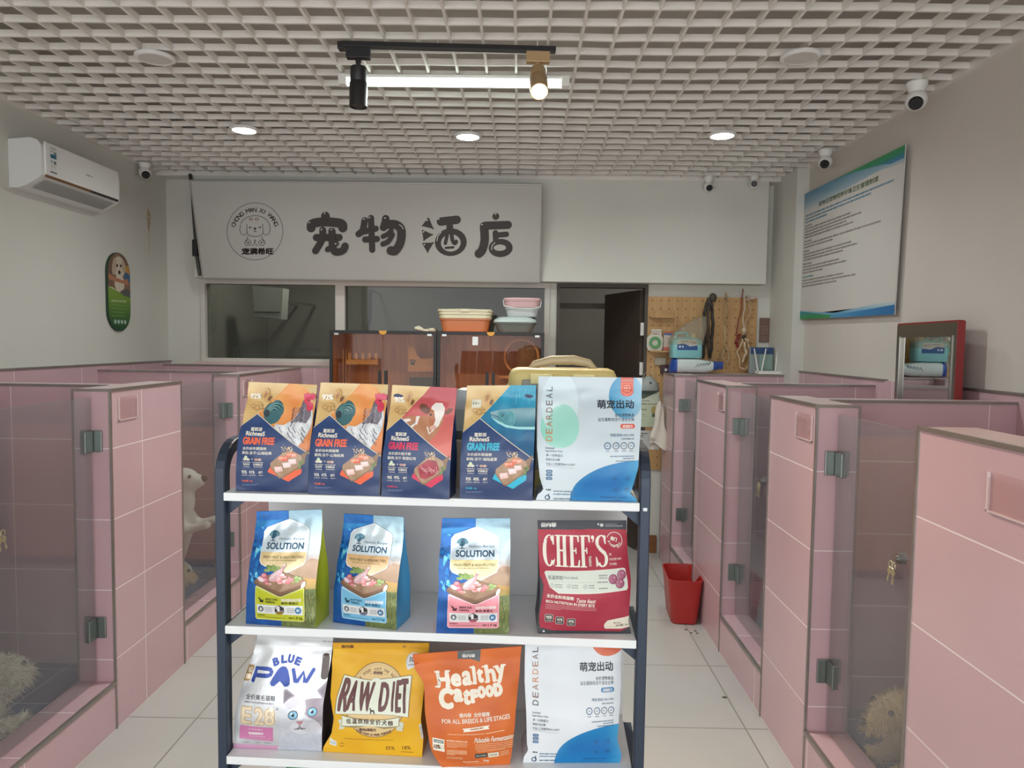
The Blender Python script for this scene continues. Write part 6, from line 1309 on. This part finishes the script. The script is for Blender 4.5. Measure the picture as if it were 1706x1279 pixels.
leash('thin tan cord leash hanging in the middle of the pegboard', 1.585, 2.02, [([(-.005, .05), (-.02, -.08), (.0, -.2), (.018, -.08), (.0, .05)], .0045, 'a8906c'), ([(0, -.2), (.0, -.36), (-.015, -.45), (.03, -.5), (.04, -.44), (.01, -.36)], .005, 'c0ac88'), ([(0, -.36), (-.04, -.46), (-.02, -.52)], .005, '9a835c')])
leash('tangle of red and cream leashes at the right end of the pegboard', 1.735, 2.03, [([(-.02, .07), (-.03, -.1), (-.06, -.25), (-.05, -.32)], .005, '8a4038'), ([(0, .02), (-.01, -.15), (.0, -.3)], .006, 'c9b59a'), ([(.02, .02), (.045, -.1), (.01, -.2), (.0, -.3)], .005, 'b89f84'), ([(.01, -.01), (.085, .005)], .010, 'c9b0a4'), ([(0, -.3), (-.045, -.42), (-.02, -.54), (.02, -.56), (.06, -.48), (.04, -.36), (.0, -.3)], .007, 'cdb592'), ([(0, -.34), (.02, -.42), (-.005, -.5)], .009, 'd9cbb0'), ([(-.03, -.28), (-.06, -.34), (-.04, -.38)], .011, '8a2f30')],
      [(0, -.25, .02, 'd0bfa4'), (.0, -.3, .016, '3a3634'), (.03, -.33, .014, 'c9b59a')])
if True:
    r = thing('metal_plaque', 'small bronze coloured plaque on the column above the router', 'plaque', (1.905, YB - .001, 1.69)); bm = B(); box(bm, -.038, -.012, 0, .038, 0, .19); obj('plate', bm, mat('bronze', '7d6258', .4, .3), r)
    A = Art(); A.line([(.5, .5), (7, .5), (7, 17.5), (.5, 17.5), (.5, .5)], .3, '5a443c')
    for y in (2.5, 4.5): A.dash(1.2, y, 6.4, y, .8, '5a443c', .6)
    A.line([(1, 13), (6.6, 13)], .3, '5a443c'); flat_print('engraving', A, [(0, 0), (7.6, 0), (7.6, 18), (0, 18)], (-.038, -.0122, .19), (.038, -.0122, .19), (-.038, -.0122, 0), 'flat_print', r, '80665c', 1, 1, nrm=(0, -1, 0))

# ================================================================== on top of the far right pen wall
TZ = HP + .004
r = thing('wipes_bag', 'white and blue plastic pack of pads lying on the far right pen wall', 'pack', (1.325, 5.40, TZ), R(-3)); bm = B()
secs = []
for i in range(25):
    t = i / 24; x = -.195 + .40 * t; h = .108 * (1 - .5 * smoothstep(.45, 1, t)) * (smoothstep(-.05, .06, t)) + .004; d = .15 * (smoothstep(-.04, .08, t)) * (1 - .75 * smoothstep(.8, 1, t)) + .01
    zc = h / 2 + .03 * smoothstep(.6, 1, t); secs.append([(x, d / 2 * math.copysign(abs(math.cos(R(a))) ** .6, math.cos(R(a))), max(.0, zc + h / 2 * math.copysign(abs(math.sin(R(a))) ** .6, math.sin(R(a))) + .003 * noise.noise(Vector((t * 12, a * .05, 2))))) for a in range(0, 360, 18)])
loft(bm, secs)
for f in bm.faces:
    c = f.calc_center_median(); f.material_index = 1 if (c.x < -.145 or c.x > .12) else 0
obj('pouch', bm, [mat('pack_white', 'c9d3d2', .35, bump=.1, bscale=40), mat('pack_blue', '2f54a4', .35)], r, True)
bm = B()
for i in range(9): box(bm, -.125 + i * .013, -.0775, .025, -.122 + i * .013, -.0755, .085)
obj('printed_lines', bm, mat('pack_print', '8fa4ac', .5), r)
bm = B()
for i in range(5): tube(bm, [(-.01 + i * .022, -.077, .045 + i * .004), (.01 + i * .022, -.0775, .07 + i * .003)], .004, 5)
obj('script_mark', bm, mat('pack_mark', '5a6e7a', .5), r)
r = jug = thing('liquid_jug', 'turquoise plastic jug wrapped in a clear bag, standing on the white and blue pack', 'jug', (1.250, 5.40, TZ + .112), 0)
bm = B(); loft(bm, [rrect(.205 * k, .135 * k, .025, 5, z) for z, k in ((0, .96), (.006, 1), (.118, 1), (.135, .97), (.15, .7), (.158, .4))]); obj('body', bm, mat('jug_turquoise', '86c4c8', .3), r, True)
bm = B(); lathe(bm, [(.022, .155), (.022, .185)], 18, c=(.05, 0, 0)); obj('cap', bm, mat('jug_cap', 'c9b892', .5), r)
bm = B(); tube(bm, [(-.07, 0, .14), (-.065, 0, .185), (.0, 0, .19), (.02, 0, .15)], .012, 10); obj('handle', bm, MATS['jug_turquoise'], r)
A = Art(); A.poly([(0, 6), (4, 5), (8, 8), (13, 7), (13, 12), (0, 12)], '33568e'); A.dash(1, 8.5, 4, 8.5, 2.2, 'c9d3e0', .5); A.poly([(0, 6), (1, 1), (12, 1), (13, 7), (8, 8), (4, 5)], 'c9cac6'); A.dash(2, 3, 7, 3, 1.3, '6a7680', .5); A.dash(8, 3.5, 12, 4.5, 1.5, 'a87a7a', .5)
flat_print('label', A, [(0, 0), (13, 0), (13, 12), (0, 12)], (-.07, -.0682, .145), (.065, -.0682, .145), (-.07, -.0682, .06), 'flat_print', r, '86c4c8', 1, 1, nrm=(0, -1, 0))
bm = B(); secs = []
for z, k, sx in ((.10, 1.03, 0), (.14, 1.05, .0), (.19, .95, .02), (.24, .72, .05), (.29, .40, .085), (.315, .14, .11)):
    secs.append([(x * k + sx + .006 * noise.noise(Vector((i * 1.3, z * 30, 2))), y * k + .006 * noise.noise(Vector((i * 1.7, z * 24, 8))), z) for i, (x, y, _) in enumerate(rrect(.212, .142, .03, 5))])
loft(bm, secs, cap0=False); obj('plastic_bag', bm, glass_mat('clear_plastic', 'ece9de', 1.4, .12, haze=.2, hazecol='d6d2c6'), r, 'all')
jug.scale = (1.12, 1.05, 1.0)
r = thing('wifi_router', 'white router with three raised antennas on the far right ledge', 'router', (1.865, 5.36, TZ)); bm = B(); loft(bm, [rrect(.17, .11, .015, 4, z) for z in (0, .018, .022)]); obj('body', bm, M_white, r)
for (x, y, dx) in ((-.06, .045, -.035), (-.035, .045, .03), (.07, .045, .015)):
    bm = B(); tube(bm, [(x, y, .016), (x + dx, y, .19)], [.006, .005], 8); obj('antenna', bm, M_white, r)
r = thing('acrylic_holder', 'blue topped clear holder standing behind the router', 'holder', (1.845, 5.47, TZ)); bm = B(); loft(bm, [rrect(.18, .05, .004, 2, 0), rrect(.18, .03, .004, 2, .20)]); obj('holder', bm, mat('holder_grey', '8f9a98', .2), r)
bm = B(); box(bm, -.085, -.024, .15, .085, -.0165, .198); obj('blue_card', bm, mat('card_blue', '2f4a78', .5), r)
bm = B(); box(bm, -.02, -.0275, .03, .075, -.0225, .145); obj('green_card', bm, mat('card_green', '8aa59c', .5), r)

# ================================================================== red bin
r = thing('waste_bin', 'red open plastic bin on the floor against the right pen wall', 'bin', (1.005, 4.27, .0), R(-4)); w0, d0, w1, d1 = .155, .27, .205, .34; bm = B()
loft(bm, [rrect(w0 * .94, d0 * .94, .03, 6, 0.001), rrect(w0, d0, .035, 6, .008), rrect(w1 * .97, d1 * .97, .045, 6, .24), rrect(w1, d1, .05, 6, .262), rrect(w1 * 1.02, d1 * 1.02, .05, 6, .268), rrect(w1 * 1.02, d1 * 1.02, .05, 6, .275), rrect(w1 * .96, d1 * .97, .045, 6, .275), rrect(w0 * .96, d0 * .97, .033, 6, .03)])
obj('tub', bm, mat('bin_red', 'b02a26', .35), r, True)
bm = B(); loft(bm, [rrect(w0 * 1.06, d0 * 1.06, .03, 6, .13), rrect(w0 * .9, d0 * .9, .03, 6, .15)])
for v in bm.verts: v.co.z += .012 * noise.noise(v.co * 30)
obj('waste', bm, mat('bin_waste', '8a7660', .9, var=.4, vscale=30), r, label='brown waste inside')
rn = random.Random(6)
for i in range(4):
    bm = B(); x, y = rn.uniform(.96, 1.06), 4.06 - rn.uniform(0, .06)
    uvsphere(bm, (0, 0, .003), (.006 + .004 * rn.random(), .004, .003), seg=8, rings=6)
    o = obj('dirt_crumb', bm, mat('crumb', '6a5a48', .9), loc=(x, y, 0)); tag(o, 'brown crumb on the floor in front of the red bin', 'crumb', 'crumbs in front of the bin')
bm = B(); uvsphere(bm, (0, 0, .003), (.012, .006, .003), seg=10, rings=6); o = obj('dirt_crumb', bm, MATS['crumb'], loc=(.985, 3.27, 0)); tag(o, 'single dark crumb alone on the floor tile right of the rack', 'crumb')
# ================================================================== dogs in the pens
def sdf_mesh(prims, blend=.03, res=.012, pad=.05):
    """one continuous skin round tapered capsules (a,b,ra,rb) and ellipsoids (c,r3,rot): naive surface nets on a smooth union"""
    pts = []
    for p in prims:
        if p[0] == 'c': pts += [np.array(p[1]) - max(p[3], p[4]), np.array(p[1]) + max(p[3], p[4]), np.array(p[2]) - max(p[3], p[4]), np.array(p[2]) + max(p[3], p[4])]
        else: pts += [np.array(p[1]) - max(p[2]), np.array(p[1]) + max(p[2])]
    lo = np.min(pts, 0) - pad; hi = np.max(pts, 0) + pad; n = np.ceil((hi - lo) / res).astype(int) + 1
    X, Y, Z = np.meshgrid(*[lo[i] + res * np.arange(n[i]) for i in range(3)], indexing='ij'); Q = np.stack([X, Y, Z], -1); D = None
    for p in prims:
        if p[0] == 'c':
            a, b = np.array(p[1], float), np.array(p[2], float); ab = b - a; t = np.clip(((Q - a) @ ab) / max(1e-9, ab @ ab), 0, 1)
            d = np.linalg.norm(Q - (a + t[..., None] * ab), axis=-1) - (p[3] + (p[4] - p[3]) * t)
        else:
            c = np.array(p[1], float); r = np.array(p[2], float); q = Q - c
            if len(p) > 3: q = q @ np.array(Matrix.Rotation(p[3][0], 3, p[3][1]))
            k = np.linalg.norm(q / r, axis=-1); k2 = np.linalg.norm(q / r ** 2, axis=-1); d = k * (k - 1) / np.maximum(k2, 1e-6)
        if D is None: D = d
        else:
            h = np.clip(.5 + .5 * (D - d) / blend, 0, 1); D = D + (d - D) * h - blend * h * (1 - h)
    s = D < 0; nx, ny, nz = D.shape; cs = [(i, j, k) for i in (0, 1) for j in (0, 1) for k in (0, 1)]
    cnt = sum(s[i:nx - 1 + i, j:ny - 1 + j, k:nz - 1 + k].astype(int) for i, j, k in cs); cell = (cnt > 0) & (cnt < 8)
    idx = -np.ones(cell.shape, int); C = np.argwhere(cell); idx[tuple(C.T)] = np.arange(len(C)); acc = np.zeros((len(C), 3)); num = np.zeros(len(C))
    for a in cs:
        for ax in range(3):
            if a[ax]: continue
            b = list(a); b[ax] = 1; da = D[tuple((C + a).T)]; db = D[tuple((C + b).T)]; m = (da < 0) != (db < 0)
            t = np.where(m, da / np.where(m, da - db, 1), 0); p = np.array(a)[None] + np.zeros((len(C), 3)); p[:, ax] += t; acc += p * m[:, None]; num += m
    V = lo + res * (C + acc / num[:, None]); F = []
    for ax in range(3):
        u, w = (ax + 1) % 3, (ax + 2) % 3; sl = [slice(None)] * 3; sh = [slice(None)] * 3; sl[ax] = slice(0, -1); sh[ax] = slice(1, None)
        for e in np.argwhere(s[tuple(sl)] != s[tuple(sh)]):
            if e[u] < 1 or e[w] < 1: continue
            q = []
            for du, dw in ((0, 0), (1, 0), (1, 1), (0, 1)):
                c = e.copy(); c[u] -= du; c[w] -= dw; q.append(idx[tuple(c)] if all(c < np.array(idx.shape)) else -1)
            if min(q) >= 0: F.append(q)
    bm = bmesh.new(); vs = [bm.verts.new(v) for v in V]
    for q in F:
        try: bm.faces.new([vs[i] for i in q])
        except ValueError: pass
    bmesh.ops.smooth_vert(bm, verts=bm.verts, factor=.5, use_axis_x=True, use_axis_y=True, use_axis_z=True); return bm
def fur_mat(name, c1, c2, scale=12.):
    m = mat(name, c1, .9, var=.0); nt = m.node_tree; b = nt.nodes['Principled BSDF']; b.inputs['Sheen Weight'].default_value = .3
    tc = nt.nodes.new('ShaderNodeTexCoord'); n = nt.nodes.new('ShaderNodeTexNoise'); n.inputs['Scale'].default_value = scale; n.inputs['Detail'].default_value = 6
    r = nt.nodes.new('ShaderNodeValToRGB'); r.color_ramp.elements[0].position = .35; r.color_ramp.elements[1].position = .65; r.color_ramp.elements[0].color = (*lin(c1), 1); r.color_ramp.elements[1].color = (*lin(c2), 1)
    nt.links.new(tc.outputs['Object'], n.inputs['Vector']); nt.links.new(n.outputs[0], r.inputs[0]); nt.links.new(r.outputs[0], b.inputs['Base Color']); return m
def coat(bm, n, L, w, seed, droop=.5, curl=.4, skip=None):
    """short tapered locks of hair growing from the skin"""
    bm.faces.ensure_lookup_table(); rn = random.Random(seed); out = bmesh.new(); fs = bm.faces[:]; ar = [f.calc_area() for f in fs]; pick = rn.choices(fs, ar, k=n)
    for f in pick:
        a = [rn.random() for _ in f.verts]; t = sum(a); p = sum((v.co * (x / t) for v, x in zip(f.verts, a)), Vector()); nn = f.normal
        if skip and skip(p): continue
        d = (nn + Vector((rn.uniform(-curl, curl), rn.uniform(-curl, curl), rn.uniform(-curl, curl) - droop))).normalized(); d = (d + nn * .15).normalized(); s = d.cross(nn + Vector((.01, .02, .03)))
        s = (s.normalized() if s.length > 1e-4 else d.orthogonal()) * w; l = L * rn.uniform(.6, 1.2); bend = Vector((rn.uniform(-1, 1), rn.uniform(-1, 1), -1)) * l * .3
        q = p - nn * .002; m1 = q + d * l * .55 + bend * .3; e = q + d * l + bend
        v = [out.verts.new(x) for x in (q - s, q + s, m1 + s * .8, m1 - s * .8, e)]; out.faces.new((v[0], v[1], v[2], v[3])); out.faces.new((v[3], v[2], v[4]))
    return out
def dog(label, loc, prims, m, rz=0., blend=.03, res=.012, fur=None, eyes=(), nose=(), ears=(), claws=(), mf=None):
    r = thing('dog', label, 'dog', loc, rz); bm = sdf_mesh(prims, blend, res); bmesh.ops.recalc_face_normals(bm, faces=bm.faces)
    if fur:
        fb = coat(bm, *fur); me = bpy.data.meshes.new('fur'); fb.to_mesh(me); fb.free(); me.materials.append(mf or m)
        o = bpy.data.objects.new('fur', me); COL.objects.link(o); o.parent = r; o['kind'] = 'stuff'
    obj('body', bm, m, r, 'all')
    for e in eyes: b2 = B(); uvsphere(b2, e, .010, seg=12, rings=8); obj('eye', b2, mat('dog_eye', '16110f', .08), r, True)
    for e in nose: b2 = B(); uvsphere(b2, e[:3], e[3], seg=14, rings=10); obj('nose', b2, mat('dog_nose', '1a1617', .3), r, True)
    for P, mm in ears:
        b2 = B(); vs = [b2.verts.new(p) for p in P]; b2.faces.new(vs); bmesh.ops.solidify(b2, geom=b2.faces[:], thickness=.008); bmesh.ops.subdivide_edges(b2, edges=b2.edges[:], cuts=2, use_grid_fill=True); bmesh.ops.smooth_vert(b2, verts=b2.verts, factor=.5, use_axis_x=True, use_axis_y=True, use_axis_z=True); obj('ear', b2, mm, r, 'all')
    for e in claws: b2 = B(); tube(b2, [e, (e[0] + .004, e[1] + .012, e[2] - .008)], [.006, .002], 8); obj('claw', b2, M_black, r)
    return r
PF = .1605
# white short-haired dog on its hind legs, forepaws on the glass (facing the aisle, +x)
mw = fur_mat('dog_white', 'efece6', 'd9d3c8', 7)
P = [('e', (-.12, 0, .16), (.085, .075, .10)), ('c', (-.12, 0, .15), (-.055, 0, .42), .085, .105), ('c', (-.055, 0, .42), (-.02, 0, .56), .095, .07), ('c', (-.02, 0, .56), (.0, 0, .66), .065, .062),
     ('e', (.0, 0, .695), (.078, .074, .070)), ('c', (.03, 0, .685), (.088, 0, .692), .050, .034), ('c', (.06, 0, .668), (.088, 0, .675), .030, .024)]
for s in (-1, 1):
    P += [('c', (-.02, s * .07, .46), (.035, s * .075, .40), .042, .032), ('c', (.035, s * .075, .40), (.15, s * .07, .43), .028, .022), ('e', (.166, s * .07, .435), (.024, .024, .018)),
          ('c', (-.13, s * .06, .15), (-.05, s * .075, .10), .068, .045), ('c', (-.05, s * .075, .10), (-.13, s * .075, .045), .036, .024), ('c', (-.13, s * .075, .04), (-.075, s * .075, .016), .022, .022)]
P += [('c', (-.19, 0, .12), (-.27, 0, .20), .022, .010)]
dog('white short-haired dog standing on its hind legs behind the left glass door', (-1.974, 4.12, PF), [tuple([q[0]] + [tuple(np.array(a) * .965) if isinstance(a, tuple) else a * .965 for a in q[1:]]) for q in P], mw, 0, .025, .011, eyes=[(.050, -.049, .697), (.050, .049, .697)], nose=[(.112, 0, .677, .021)],
    ears=[([(-.045, s * .050, .724), (.0, s * .064, .719), (-.015, s * .090, .675), (-.060, s * .088, .666)], mat('dog_ear_grey', '5a524c', .8)) for s in (-1, 1)])
# golden dog lying curled at its feet
mg = fur_mat('dog_gold', 'b89a6c', 'd0b888', 9); mg2 = fur_mat('dog_gold_locks', 'c4a674', 'd9c498', 40)
def lying(k=1.):
    P = [('e', (-.16, 0, .115), (.12, .12, .11)), ('e', (-.02, 0, .12), (.13, .115, .115)), ('c', (.06, 0, .15), (.13, 0, .19), .085, .075), ('e', (.17, 0, .20), (.075, .068, .062)), ('c', (.20, 0, .185), (.265, 0, .165), .042, .030), ('c', (-.24, .06, .06), (-.16, .16, .03), .04, .02)]
    for s in (-1, 1): P += [('c', (.02, s * .085, .08), (.12, s * .075, .035), .042, .028), ('c', (.12, s * .075, .033), (.21, s * .06, .026), .027, .026), ('e', (-.17, s * .10, .07), (.085, .045, .06)), ('c', (-.15, s * .12, .03), (-.06, s * .12, .024), .03, .024)]
    return [tuple([q[0]] + [tuple(np.array(a) * k) if isinstance(a, tuple) else a * k for a in q[1:]]) for q in P]
def floppy(k=1.): return [[(.14 * k, s * .062 * k, .245 * k), (.19 * k, s * .07 * k, .235 * k), (.185 * k, s * .09 * k, .16 * k), (.145 * k, s * .09 * k, .165 * k)] for s in (-1, 1)]
dog('golden dog lying with its head at the left glass door, below the white dog', (-2.025, 3.77, PF), lying(.9), mg, R(42), .035, .012, (5000, .02, .0015, 3, .5, .5), eyes=[(.205, -.045, .205), (.205, .045, .205)], nose=[(.268, 0, .158, .014)], ears=[(e, mg2) for e in floppy(.9)], mf=mg2)
# shaggy cream dog stretched out behind the near left glass
ms = fur_mat('dog_cream', 'b5a88e', 'd6cdb8', 8); ms2 = fur_mat('dog_cream_locks', 'c9bfa6', 'e2dccb', 35)
dog('shaggy cream dog with dark claws lying behind the lower left glass door', (-2.03, 2.44, PF), lying(1.05), ms, R(72), .045, .013, (11000, .034, .0017, 4, .35, 1.1), eyes=[(.239, -.05, .24), (.239, .05, .24)], nose=[(.316, 0, .185, .018)], ears=[(e, ms2) for e in floppy(1.05)],
    claws=[(.242, s * (.06 + j * .014), .022) for s in (-1, 1) for j in (0, 1, 2)], mf=ms2)
# curly golden dog behind the nearest right door
dog('curly golden dog lying behind the nearest right glass door, at the bottom edge', (1.53, 2.47, PF), lying(1.05), mg, R(186), .04, .013, (9000, .026, .0016, 8, .25, 1.1), eyes=[(.239, -.05, .24), (.239, .05, .24)], nose=[(.313, 0, .185, .016)], ears=[(e, mg2) for e in floppy(1.05)], mf=mg2)
